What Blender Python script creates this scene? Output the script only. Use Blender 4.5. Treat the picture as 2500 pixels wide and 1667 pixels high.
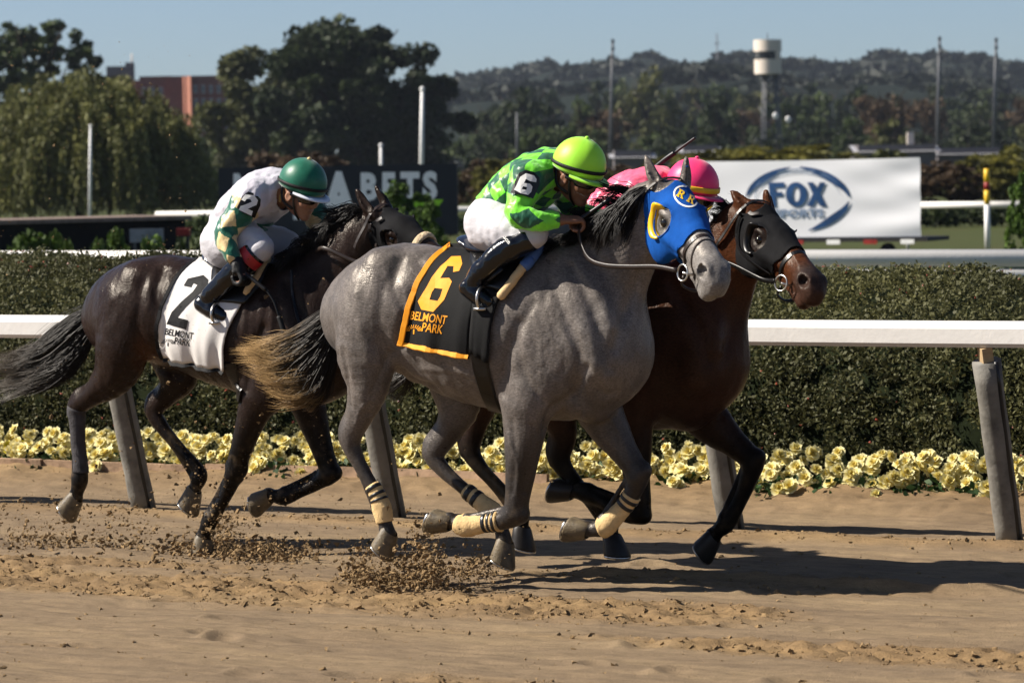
import bpy, bmesh, math, random
import numpy as np
from mathutils import Vector, Matrix
from mathutils.bvhtree import BVHTree

random.seed(7); RNG = np.random.default_rng(7)
for _o in list(bpy.data.objects): bpy.data.objects.remove(_o)
SC = bpy.context.scene
COL = SC.collection

# ------------------------------------------------------------------ camera
F_PX, CAM_H = 8640.0, 1.95                      # focal length in photo pixels (2500 wide), eye height
PITCH, ROLL = math.atan((833.5 - 400) / F_PX), math.radians(-1.03)
cam_d = bpy.data.cameras.new('camera'); cam = bpy.data.objects.new('camera', cam_d); COL.objects.link(cam)
cam_d.sensor_width = 36; cam_d.lens = 36 * F_PX / 2500; cam_d.clip_start = .5; cam_d.clip_end = 9000
R_CAM = Matrix.Rotation(math.pi / 2 - PITCH, 3, 'X') @ Matrix.Rotation(ROLL, 3, 'Z')
cam.matrix_world = Matrix.Translation((0, 0, CAM_H)) @ R_CAM.to_4x4()
cam_d.dof.use_dof = True; cam_d.dof.focus_distance = 16.6; cam_d.dof.aperture_fstop = 5.8
SC.camera = cam

# ------------------------------------------------------------------ light: sun from the left, a little to the camera's side
A_RAIL = math.radians(28.92)
DR = np.array([math.cos(A_RAIL), -math.sin(A_RAIL), 0.])     # along the rail, to the right and nearer
DN = np.array([math.sin(A_RAIL), math.cos(A_RAIL), 0.])      # away from the camera, across the track
SUN_T = -(0.52 * DN + 1.05 * DR) + np.array([0, 0, 1.]); SUN_T /= np.linalg.norm(SUN_T)
sun_d = bpy.data.lights.new('sun', 'SUN'); sun = bpy.data.objects.new('sun', sun_d); COL.objects.link(sun)
sun_d.energy = 4.8; sun_d.angle = math.radians(.53); sun_d.color = (1, .925, .82)
sun.rotation_euler = Vector(SUN_T).to_track_quat('Z', 'Y').to_euler()
W = bpy.data.worlds.new('World'); SC.world = W; W.use_nodes = True
_nt = W.node_tree; _sky = _nt.nodes.new('ShaderNodeTexSky'); _sky.sky_type = 'NISHITA'; _sky.sun_disc = False
_sky.sun_elevation = math.asin(SUN_T[2]); _sky.sun_rotation = math.atan2(SUN_T[0], SUN_T[1])
_sky.air_density = .62; _sky.dust_density = .52; _sky.ozone_density = 3.4; _sky.altitude = 0
_bg = _nt.nodes['Background']; _bg.inputs[1].default_value = .05
_nt.links.new(_sky.outputs[0], _bg.inputs[0])
SC.view_settings.view_transform = 'Standard'; SC.view_settings.look = 'None'
SC.view_settings.exposure = 1.0; SC.view_settings.gamma = 1; SC.view_settings.use_curve_mapping = False
SC.cycles.use_denoising = True
SC.cycles.max_bounces = 5; SC.cycles.diffuse_bounces = 2; SC.cycles.glossy_bounces = 2; SC.cycles.transparent_max_bounces = 6
SC.cycles.volume_bounces = 0; SC.cycles.sample_clamp_indirect = 4

# ------------------------------------------------------------------ pixel -> world helpers (photo pixels, 2500 x 1667)
R_NP = np.array(R_CAM); CAM = np.array([0, 0, CAM_H])
def ray(px, py): return R_NP @ np.array([(px - 1250) / F_PX, (833.5 - py) / F_PX, -1.])
def ground(px, py, z=0.):
    d = ray(px, py); return CAM + d * ((z - CAM_H) / d[2])
def at(px, py, Y):
    d = ray(px, py); return CAM + d * (Y / d[1])
def proj(p):
    q = R_NP.T @ (np.asarray(p) - CAM); return np.array([1250 + F_PX * q[0] / -q[2], 833.5 - F_PX * q[1] / -q[2]])
RAIL_O = ground(352, 1240)
def uv2w(u, v, z=0.): return RAIL_O + DR * u + DN * v + np.array([0, 0, z])

# ------------------------------------------------------------------ objects, tags, materials
def tag(o, label=None, cat=None, group=None, kind=None):
    for k, v in (('label', label), ('category', cat), ('group', group), ('kind', kind)):
        if v: o[k] = v
    return o
def empty(name, loc=(0, 0, 0), rz=0., label=None, cat=None, group=None):
    o = bpy.data.objects.new(name, None); COL.objects.link(o); o.location = loc; o.rotation_euler = (0, 0, rz)
    return tag(o, label, cat, group)
def link(name, me, mat=None, parent=None):
    o = bpy.data.objects.new(name, me); COL.objects.link(o)
    if mat is not None and not me.materials: me.materials.append(mat)
    if parent is not None: o.parent = parent
    return o
def mesh(name, v, f, smooth=True):
    me = bpy.data.meshes.new(name); v = np.asarray(v, np.float32)
    if isinstance(f, np.ndarray):
        n, k = f.shape
        me.vertices.add(len(v)); me.vertices.foreach_set('co', v.ravel())
        me.loops.add(n * k); me.loops.foreach_set('vertex_index', f.astype(np.int32).ravel())
        me.polygons.add(n); me.polygons.foreach_set('loop_start', np.arange(0, n * k, k, dtype=np.int32))
        me.update(calc_edges=True)
    else:
        me.from_pydata([tuple(map(float, p)) for p in v], [], [list(map(int, q)) for q in f]); me.update()
    if smooth: me.polygons.foreach_set('use_smooth', np.ones(len(me.polygons), bool))
    return me
def mobj(name, v, f, mat=None, parent=None, smooth=True): return link(name, mesh(name, v, f, smooth), mat, parent)
def pattr(me, name, arr):
    arr = np.asarray(arr, np.float32)
    if arr.ndim == 1: a = me.attributes.new(name, 'FLOAT', 'POINT'); a.data.foreach_set('value', arr)
    elif arr.shape[1] == 3: a = me.attributes.new(name, 'FLOAT_VECTOR', 'POINT'); a.data.foreach_set('vector', arr.ravel())
    else: a = me.attributes.new(name, 'FLOAT_COLOR', 'POINT'); a.data.foreach_set('color', arr.ravel())

class NT:
    """tiny wrapper to write node trees"""
    def __init__(s, m): s.t = m.node_tree; s.n = s.t.nodes; s.b = s.n['Principled BSDF']
    def new(s, typ, **kw):
        n = s.n.new(typ)
        for k, v in kw.items():
            if k.startswith('i_'):
                key = k[2:].replace('_', ' '); n.inputs[int(key) if key.isdigit() else key].default_value = v
            else: setattr(n, k, v)
        return n
    def l(s, a, b): s.t.links.new(a, b)
    def noise(s, scale, detail=4., rough=.55, vec=None):
        n = s.new('ShaderNodeTexNoise'); n.inputs['Scale'].default_value = scale
        n.inputs['Detail'].default_value = detail; n.inputs['Roughness'].default_value = rough
        if vec is not None: s.l(vec, n.inputs['Vector'])
        return n
    def coord(s, scale=(1, 1, 1), kind='Object'):
        tc = s.new('ShaderNodeTexCoord'); mp = s.new('ShaderNodeMapping'); mp.inputs['Scale'].default_value = scale
        s.l(tc.outputs[kind], mp.inputs['Vector']); return mp.outputs[0]
    def ramp(s, fac, stops):
        r = s.new('ShaderNodeValToRGB'); e = r.color_ramp.elements
        while len(e) < len(stops): e.new(.5)
        for q, (p, c) in zip(e, stops): q.position = p; q.color = (*c[:3], 1)
        s.l(fac, r.inputs[0]); return r.outputs[0]
    def mix(s, a, b, fac, mode='MIX'):
        m = s.new('ShaderNodeMix', data_type='RGBA', blend_type=mode)
        for x, i in ((fac, 0), (a, 6), (b, 7)):
            if isinstance(x, (int, float)): m.inputs[i].default_value = x
            elif isinstance(x, tuple): m.inputs[i].default_value = (*x[:3], 1)
            else: s.l(x, m.inputs[i])
        return m.outputs[2]
    def bump(s, h, strength=.3, dist=.01, prev=None):
        b = s.new('ShaderNodeBump'); b.inputs['Strength'].default_value = strength; b.inputs['Distance'].default_value = dist
        s.l(h, b.inputs['Height'])
        if prev is not None: s.l(prev, b.inputs['Normal'])
        s.l(b.outputs[0], s.b.inputs['Normal']); return b.outputs[0]
def newmat(name, rough=.6, spec=.3, metal=0.):
    m = bpy.data.materials.new(name); m.use_nodes = True; t = NT(m)
    t.b.inputs['Roughness'].default_value = rough; t.b.inputs['Specular IOR Level'].default_value = spec
    t.b.inputs['Metallic'].default_value = metal
    return m, t
def mat(name, c, rough=.6, spec=.3, metal=0., var=.18, scale=8., bump=0., bscale=60., sheen=0., coat=0., c2=None):
    m, t = newmat(name, rough, spec, metal); v = t.coord()
    n = t.noise(scale, 5, .6, v)
    c2 = c2 or tuple(x * (1 - var * 1.6) for x in c); hi = tuple(min(1, x * (1 + var)) for x in c)
    t.l(t.ramp(n.outputs[0], [(.3, c2), (.52, c), (.75, hi)]), t.b.inputs['Base Color'])
    if bump: t.bump(t.noise(bscale, 5, .6, v).outputs[0], bump, .01)
    if sheen: t.b.inputs['Sheen Weight'].default_value = sheen; t.b.inputs['Sheen Roughness'].default_value = .4
    if coat: t.b.inputs['Coat Weight'].default_value = coat; t.b.inputs['Coat Roughness'].default_value = .08
    return m
def leafmat(name, c, var=.45, trans=.25, rough=.6):
    """leaf colour varied by a per-face random attribute 'lv'"""
    m, t = newmat(name, rough, .2); a = t.new('ShaderNodeAttribute', attribute_name='lv')
    lo = tuple(x * (1 - var) for x in c); hi = (min(1, c[0] * (1 + var * 1.2)), min(1, c[1] * (1 + var)), c[2] * (1 + .5 * var))
    col = t.ramp(a.outputs['Fac'], [(0, lo), (.5, c), (1, hi)])
    t.l(col, t.b.inputs['Base Color'])
    if trans:
        tr = t.new('ShaderNodeBsdfTranslucent'); t.l(col, tr.inputs[0]); ms = t.new('ShaderNodeMixShader'); ms.inputs[0].default_value = trans
        out = t.n['Material Output']; t.l(t.b.outputs[0], ms.inputs[1]); t.l(tr.outputs[0], ms.inputs[2]); t.l(ms.outputs[0], out.inputs[0])
    return m

# ------------------------------------------------------------------ shape helpers
def boxv(c, s, R=None):
    c = np.asarray(c, float); s = np.asarray(s, float) / 2
    v = np.array([[x, y, z] for x in (-1, 1) for y in (-1, 1) for z in (-1, 1)], float) * s
    if R is not None: v = v @ np.asarray(R).T
    return v + c, [[0, 1, 3, 2], [4, 6, 7, 5], [0, 4, 5, 1], [2, 3, 7, 6], [0, 2, 6, 4], [1, 5, 7, 3]]
class MB:
    def __init__(s): s.v = []; s.f = []
    def add(s, v, f):
        o = len(s.v); s.v.extend([tuple(p) for p in v]); s.f.extend([[i + o for i in q] for q in f]); return s
    def box(s, c, size, R=None): return s.add(*boxv(c, size, R))
    def tube(s, pts, r, n=8, cap=True): return s.add(*tubev(pts, r, n, cap))
    def obj(s, name, mat=None, parent=None, smooth=False, bevel=0.):
        o = mobj(name, np.array(s.v), s.f, mat, parent, smooth)
        if bevel:
            b = o.modifiers.new('bevel', 'BEVEL'); b.width = bevel; b.segments = 2; b.limit_method = 'ANGLE'
        return o
def frames(P):
    P = np.asarray(P, float); T = np.gradient(P, axis=0); T /= np.linalg.norm(T, axis=1)[:, None] + 1e-12
    ref = np.array([0, 0, 1.]) if abs(T[0][2]) < .9 else np.array([1., 0, 0]); N = []
    n = ref - T[0] * (ref @ T[0]); n /= np.linalg.norm(n)
    for t in T:
        n = n - t * (n @ t); n /= np.linalg.norm(n) + 1e-12; N.append(n)
    N = np.array(N); return T, N, np.cross(T, N)
def tubev(P, r, n=8, cap=True, flat=1.):
    P = np.asarray(P, float); r = np.broadcast_to(np.asarray(r, float), (len(P),)); T, N, B = frames(P)
    a = np.linspace(0, 2 * np.pi, n, endpoint=False)
    v = (P[:, None] + (N[:, None] * np.cos(a)[None, :, None] + B[:, None] * np.sin(a)[None, :, None] * flat) * r[:, None, None]).reshape(-1, 3)
    f = [[i * n + j, i * n + (j + 1) % n, (i + 1) * n + (j + 1) % n, (i + 1) * n + j] for i in range(len(P) - 1) for j in range(n)]
    if cap: f += [list(range(n))[::-1], [(len(P) - 1) * n + j for j in range(n)]]
    return v, f
def crom(P, n):
    """Catmull-Rom through rows of P, n samples"""
    P = np.asarray(P, float); Q = np.vstack([2 * P[0] - P[1], P, 2 * P[-1] - P[-2]]); m = len(P) - 1
    t = np.linspace(0, m, n); i = np.minimum(t.astype(int), m - 1); u = (t - i)[:, None]
    a, b, c, d = Q[i], Q[i + 1], Q[i + 2], Q[i + 3]
    return .5 * (2 * b + (c - a) * u + (2 * a - 5 * b + 4 * c - d) * u ** 2 + (3 * b - a - 3 * c + d) * u ** 3)
def lerp_noise(x, seed=0, oct=4):
    """cheap smooth value noise on an (N,k) array, roughly -1..1"""
    x = np.asarray(x, float); k = x.shape[1]; out = np.zeros(len(x)); amp = 1.; r = np.random.default_rng(seed); tot = 0
    for o in range(oct):
        tab = r.random(4096) * 2 - 1; xi = np.floor(x).astype(np.int64); u = x - xi; u = u * u * (3 - 2 * u); acc = np.zeros(len(x))
        for c in range(1 << k):
            w = np.ones(len(x)); h = np.zeros(len(x), np.int64)
            for d in range(k):
                b = (c >> d) & 1; w = w * (u[:, d] if b else 1 - u[:, d]); h = h * 7919 + (xi[:, d] + b) * (73856093 + 2 * d * 9973)
            acc += w * tab[(h ^ (h >> 7)) & 4095]
        out += amp * acc; tot += amp; amp *= .5; x = x * 2.03 + 17.3
    return out / tot * 1.6
def quads(C, size, rng, up=None, asp=1.6, jit=.35):
    """leaf-sized quads at C, random orientation; returns v, f(N,4)"""
    n = len(C); a = rng.normal(size=(n, 3))
    if up is not None: a = a * .7 + up
    a /= np.linalg.norm(a, axis=1)[:, None]; b = np.cross(a, rng.normal(size=(n, 3))); b /= np.linalg.norm(b, axis=1)[:, None]
    s = (size * (1 + jit * rng.normal(size=n)).clip(.4, 1.8))[:, None]; a = a * s * asp * .5; b = b * s * .5
    v = np.stack([C - a, C + b * .9, C + a, C - b * .9], 1).reshape(-1, 3); return v, np.arange(4 * n).reshape(n, 4)
def leafobj(name, C, size, m, rng, parent=None, up=None, asp=1.6, lv=None):
    v, f = quads(C, size, rng, up, asp); me = mesh(name, v, f, False)
    lv = rng.random(len(C)) if lv is None else np.clip(lv, 0, 1)
    pattr(me, 'lv', np.repeat(lv, 4)); return link(name, me, m, parent)
# ------------------------------------------------------------------ signed-distance sculpting on a grid, meshed with surface nets
class SDF:
    def __init__(s, lo, hi, vox):
        s.lo = np.asarray(lo, np.float32); s.vox = vox
        s.n = np.ceil((np.asarray(hi) - np.asarray(lo)) / vox).astype(int) + 1
        s.F = np.full(s.n, 9., np.float32)
        s.ax = [s.lo[i] + np.arange(s.n[i], dtype=np.float32) * vox for i in range(3)]
    def sl(s, lo, hi):
        a = np.clip(np.floor((np.asarray(lo) - s.lo) / s.vox).astype(int), 0, s.n); b = np.clip(np.ceil((np.asarray(hi) - s.lo) / s.vox).astype(int) + 1, 0, s.n)
        return a, b
    def comb(s, a, b, d, k, sub):
        if (b <= a).any(): return
        q = (slice(a[0], b[0]), slice(a[1], b[1]), slice(a[2], b[2])); G = s.F[q]
        if sub:
            h = np.clip(.5 - .5 * (G + d) / k, 0, 1); s.F[q] = G * (1 - h) - d * h + k * h * (1 - h)
        else:
            h = np.clip(.5 + .5 * (d - G) / k, 0, 1); s.F[q] = d * (1 - h) + G * h - k * h * (1 - h)
    def chain(s, nodes, k=.03, lat=(0, 1, 0), sub=False, dens=.7):
        """nodes: (point, r_in_plane, r_lateral); smooth elliptic limb"""
        P = np.array([[*n[0], n[1], n[2]] for n in nodes], float); L = np.asarray(lat, float)
        ln = np.linalg.norm(np.diff(P[:, :3], axis=0), axis=1).sum(); m = int(np.clip(ln / (dens * P[:, 3:].min() + 1e-4), len(P), 40)) + 1
        Q = crom(P, m); Q[:, 3:] = np.maximum(Q[:, 3:], .004); mg = k + 2 * s.vox
        R = Q[:, 3:].max(1)[:, None]; a, b = s.sl((Q[:, :3] - R).min(0) - mg, (Q[:, :3] + R).max(0) + mg)
        if (b <= a).any(): return
        T = np.full(b - a, 9., np.float32)
        for i in range(m - 1):
            p0, p1 = Q[i], Q[i + 1]; r = max(R[i, 0], R[i + 1, 0]) + mg
            c0, c1 = s.sl(np.minimum(p0[:3], p1[:3]) - r, np.maximum(p0[:3], p1[:3]) + r)
            c0, c1 = np.maximum(c0, a), np.minimum(c1, b)
            if (c1 <= c0).any(): continue
            X = s.ax[0][c0[0]:c1[0], None, None] - p0[0]; Y = s.ax[1][None, c0[1]:c1[1], None] - p0[1]; Z = s.ax[2][None, None, c0[2]:c1[2]] - p0[2]
            ab = p1[:3] - p0[:3]; l2 = ab @ ab + 1e-12; A = ab / math.sqrt(l2)
            l = L - A * (L @ A); l /= np.linalg.norm(l) + 1e-9; N = np.cross(A, l)
            f32 = np.float32; dot = lambda v: X * f32(v[0]) + Y * f32(v[1]) + Z * f32(v[2])
            qa = dot(A); t = np.clip(qa * f32(1 / math.sqrt(l2)), 0, 1); qa = qa - t * f32(math.sqrt(l2))
            rn = f32(p0[3]) + t * f32(p1[3] - p0[3]); rl = f32(p0[4]) + t * f32(p1[4] - p0[4])
            w = np.sqrt((dot(l) / rl) ** 2 + (dot(N) / rn) ** 2 + (qa / ((rl + rn) * f32(.5))) ** 2)
            d = (w - 1) * np.minimum(rl, rn); e0, e1 = c0 - a, c1 - a
            q = (slice(e0[0], e1[0]), slice(e0[1], e1[1]), slice(e0[2], e1[2])); T[q] = np.minimum(T[q], d)
        s.comb(a, b, T, k, sub)
    def ell(s, c, r, R=None, k=.03, sub=False):
        c = np.asarray(c, float); r = np.asarray(r, float); R = np.eye(3) if R is None else np.asarray(R, float); mg = k + 2 * s.vox
        e = np.sqrt(((R * r[None]) ** 2).sum(1)) + mg; a, b = s.sl(c - e, c + e)
        if (b <= a).any(): return
        X = s.ax[0][a[0]:b[0], None, None] - c[0]; Y = s.ax[1][None, a[1]:b[1], None] - c[1]; Z = s.ax[2][None, None, a[2]:b[2]] - c[2]
        w = 0
        for j in range(3): w = w + ((X * R[0, j] + Y * R[1, j] + Z * R[2, j]) / r[j]) ** 2
        s.comb(a, b, ((np.sqrt(w) - 1) * r.min()).astype(np.float32), k, sub)
    def wrinkle(s, amp, scale, seed, stretch=(1, 1, 1)):
        """cloth folds: push the surface by smooth noise near the zero level"""
        I = np.argwhere(np.abs(s.F) < 4 * s.vox + amp); p = s.lo + I * s.vox
        s.F[tuple(I.T)] += (amp * lerp_noise(p * np.asarray(stretch) * scale, seed, 3)).astype(np.float32)
    def mesh(s):
        F = s.F; ins = (F < 0); c = np.zeros(s.n - 1, np.uint8)
        S = lambda i, j, k: (slice(i, s.n[0] - 1 + i), slice(j, s.n[1] - 1 + j), slice(k, s.n[2] - 1 + k))
        cor = [(i, j, k) for i in (0, 1) for j in (0, 1) for k in (0, 1)]
        for q in cor: c += ins[S(*q)]
        act = np.argwhere((c > 0) & (c < 8)); vals = np.stack([F[act[:, 0] + q[0], act[:, 1] + q[1], act[:, 2] + q[2]] for q in cor], 1)
        acc = np.zeros((len(act), 3)); cnt = np.zeros(len(act)); ca = np.array(cor, float)
        for e0 in range(8):
            for e1 in range(e0 + 1, 8):
                if abs(ca[e0] - ca[e1]).sum() != 1: continue
                a, b = vals[:, e0], vals[:, e1]; x = (a < 0) != (b < 0); t = np.where(x, a / np.where(x, a - b, 1), 0)[:, None]
                acc += np.where(x[:, None], ca[e0] + t * (ca[e1] - ca[e0]), 0); cnt += x
        V = s.lo + (act + acc / cnt[:, None]) * s.vox
        idx = np.full(s.n - 1, -1, np.int32); idx[tuple(act.T)] = np.arange(len(act)); fs = []
        for ax in range(3):
            u, w = (ax + 1) % 3, (ax + 2) % 3; A = [slice(None)] * 3; B = [slice(None)] * 3
            A[ax] = slice(0, -1); B[ax] = slice(1, None); x = ins[tuple(A)] != ins[tuple(B)]; E = np.argwhere(x)
            E = E[(E[:, u] > 0) & (E[:, w] > 0) & (E[:, u] < s.n[u] - 1) & (E[:, w] < s.n[w] - 1)]
            sg = ins[tuple(E.T)]; o = []
            for du, dw in ((-1, -1), (0, -1), (0, 0), (-1, 0)):
                g = E.copy(); g[:, u] += du; g[:, w] += dw; o.append(idx[tuple(g.T)])
            q = np.stack(o, 1); q = np.where(sg[:, None], q, q[:, ::-1]); fs.append(q)
        return V, np.vstack(fs)
def relax(V, f, it=2, lam=.5):
    E = np.vstack([f[:, [0, 1]], f[:, [1, 2]], f[:, [2, 3]], f[:, [3, 0]]]); E = np.vstack([E, E[:, ::-1]]); deg = np.bincount(E[:, 0], minlength=len(V))[:, None] + 1e-9
    for i in range(it * 2):
        D = np.stack([np.bincount(E[:, 0], V[E[:, 1], j], len(V)) for j in range(3)], 1) / deg - V; V = V + (lam if i % 2 == 0 else -lam * 1.02) * D
    return V
def vnormals(V, T):
    fn = np.cross(V[T[:, 1]] - V[T[:, 0]], V[T[:, 2]] - V[T[:, 0]]); n = np.zeros_like(V)
    for i in range(3):
        for j in range(3): n[:, j] += np.bincount(T[:, i], fn[:, j], len(V))
    return n / (np.linalg.norm(n, axis=1)[:, None] + 1e-12)
def tri(f): return np.vstack([f[:, [0, 1, 2]], f[:, [0, 2, 3]]])
def clip(V, T, g):
    """keep g > 0 of a triangle mesh, cutting triangles cleanly along g = 0; returns V, T"""
    V = np.asarray(V); keep = g > 0; ks = keep[T].sum(1); out = [T[ks == 3]]; nv = [V]; nn = len(V); cache = {}
    extra = []
    def cut(a, b):
        nonlocal nn
        key = (a, b) if a < b else (b, a)
        if key not in cache:
            t = g[a] / (g[a] - g[b]); extra.append(V[a] + (V[b] - V[a]) * t); cache[key] = nn; nn += 1
        return cache[key]
    ex = []
    for t in T[ks == 1]:
        i = int(np.argmax(keep[t])); a, b, c = t[i], t[(i + 1) % 3], t[(i + 2) % 3]; ex.append((a, cut(a, b), cut(a, c)))
    for t in T[ks == 2]:
        i = int(np.argmin(keep[t])); a, b, c = t[i], t[(i + 1) % 3], t[(i + 2) % 3]; p, q = cut(a, b), cut(a, c); ex += [(p, b, c), (p, c, q)]
    if ex: out.append(np.array(ex))
    if extra: nv.append(np.array(extra))
    V2 = np.vstack(nv); T2 = np.vstack(out).astype(int); u, inv = np.unique(T2, return_inverse=True)
    return V2[u], inv.reshape(-1, 3)
def shell(name, V, T, off, mat, parent, thick=.004):
    N = vnormals(V, T); o = mobj(name, V + N * off, T, mat, parent)
    if thick:
        m = o.modifiers.new('solid', 'SOLIDIFY'); m.thickness = thick; m.offset = 1
    return o

# ------------------------------------------------------------------ local frames: x along the horse, y to its left (away from camera), z up
class Frame:
    def __init__(s, px, py, ang=A_RAIL, o=None):
        s.o = ground(px, py) if o is None else np.asarray(o, float); s.o = s.o * [1, 1, 0]; s.a = ang
        s.R = np.array([[math.cos(ang), math.sin(ang), 0], [-math.sin(ang), math.cos(ang), 0], [0, 0, 1.]])   # columns ex, ey, ez
        s.cam = s.w2l(CAM)
    def w2l(s, p): return (np.asarray(p) - s.o) @ s.R
    def l2w(s, p): return np.asarray(p) @ s.R.T + s.o
    def ray(s, px, py): return ray(px, py) @ s.R
    def hp(s, px, py, y=0.):
        d = s.ray(px, py); return s.cam + d * ((y - s.cam[1]) / d[1])
    def proj(s, p): return proj(s.l2w(p))
    def dirs(s): return s.R
def cast(bvh, o, d):
    h = bvh.ray_cast(Vector(o), Vector(d)); return None if h[0] is None else (np.array(h[0]), np.array(h[1]))
def bvh_of(V, T): return BVHTree.FromPolygons([tuple(p) for p in V], [tuple(map(int, t)) for t in T], all_triangles=True)

def fit_pose(fr, lm, x0, y_fix, wt=None):
    """pose (yaw, pitch, roll, px, py, scale) of a rigid part from local landmarks -> photo pixels; anchor lies on the plane y = y_fix"""
    A = np.array([p for p, _ in lm], float); B = np.array([q for _, q in lm], float)
    def mk(x):
        R = np.array(Matrix.Rotation(x[0], 3, 'Z') @ Matrix.Rotation(x[1], 3, 'Y') @ Matrix.Rotation(x[2], 3, 'X')); return R, fr.hp(x[3], x[4], y_fix), x[5]
    def res(x):
        R, t, sc = mk(x); r = np.array([fr.proj(R @ (a * sc) + t) for a in A]) - B
        return np.concatenate([r.ravel(), [60 * (x[5] - 1.06), 25 * x[2], 12 * (x[0] - x0[0])]])
    x = np.array(x0, float); st = np.array([1e-4, 1e-4, 1e-4, .1, .1, 1e-4])
    for it in range(25):
        r = res(x); J = np.stack([(res(x + np.eye(6)[i] * st[i]) - r) / st[i] for i in range(6)], 1)
        x = x - np.linalg.lstsq(J.T @ J + 1e-3 * np.diag(np.diag(J.T @ J)), J.T @ r, rcond=None)[0]
    R, t, sc = mk(x); print("POSE", [round(float(q),2) for q in x], 'err', np.abs(res(x)[:-3]).reshape(-1, 2).max(1).round(0)); return R, t, sc

# ------------------------------------------------------------------ hair
def hair(name, guides, n, m, parent, rng, spread=.02, r=.0022, seg=9, curl=.012, lenvar=.25, tip=.25, colv=None):
    """strands interpolated between guide curves (each k x 3 points), thin tapered ribbons of three sides"""
    G = np.array([crom(g, seg) for g in guides]); V = []; FA = []; cv = []; base = 0; ng = len(G)
    ncl = max(6, n // 34); cl = [(rng.random() * (ng - 1), 1 - lenvar * rng.random() ** 1.4, rng.normal(size=3) * spread, rng.random(3) * 6.3, .6 + 1.1 * rng.random(), rng.normal(size=3)) for _ in range(ncl)]
    for i in range(n):
        u, L, o, ph, fr_, cdir = cl[rng.integers(ncl)]; stray = rng.random() < .12; u = np.clip(u + rng.normal() * (.35 if stray else .10), 0, ng - 1.001); j = min(int(u), ng - 2); w = u - j; P = G[j] * (1 - w) + G[j + 1] * w
        L = L * (1 - .22 * rng.random()); t = np.linspace(0, 1, seg); s = np.linspace(0, L, seg)
        P = np.stack([np.interp(s, t, P[:, q]) for q in range(3)], 1)
        own = rng.normal(size=3) * spread * (.9 if stray else .42)
        P = P + o * (.25 + 1.1 * s[:, None]) + own * (.5 + .5 * np.sin(3.1 * s[:, None])) + curl * 1.6 * np.sin(ph + s[:, None] * fr_ * 6.3) * s[:, None] + rng.normal(size=3) * curl * .5 * s[:, None] ** 2
        rad = r * (.6 + .8 * rng.random()) * (1 - (1 - tip) * t ** 2); rad[-1] = r * .1
        v, f = tubev(P, rad, 3, False, .6); V.append(v); FA.append(np.array(f) + base); base += len(v)
        c = rng.random() * .3; cv.append(np.repeat(np.clip(s + c - .15, 0, 1), 3))
    me = mesh(name, np.vstack(V), np.vstack(FA)); pattr(me, 'lv', np.concatenate(cv)); return link(name, me, m, parent)
def hairmat(name, c0, c1, c2, rough=.42):
    m, t = newmat(name, rough, .22); a = t.new('ShaderNodeAttribute', attribute_name='lv')
    t.l(t.ramp(a.outputs['Fac'], [(.0, c0), (.45, c1), (.95, c2)]), t.b.inputs['Base Color']); return m
# ------------------------------------------------------------------ horses
HEAD_LM = dict(eye=(.185, -.092, -.03), nostril=(.565, -.052, -.062), chin=(.55, 0, -.15), jaw=(.12, -.05, -.22), ear_near=(-.01, -.055, .05),
               ear_far=(-.01, .055, .05), brow=(.13, 0, .05), tip=(.62, 0, -.09), nose=(.42, 0, .015))
def V3(*a): return np.array(a, float)
class Horse: pass

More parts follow.
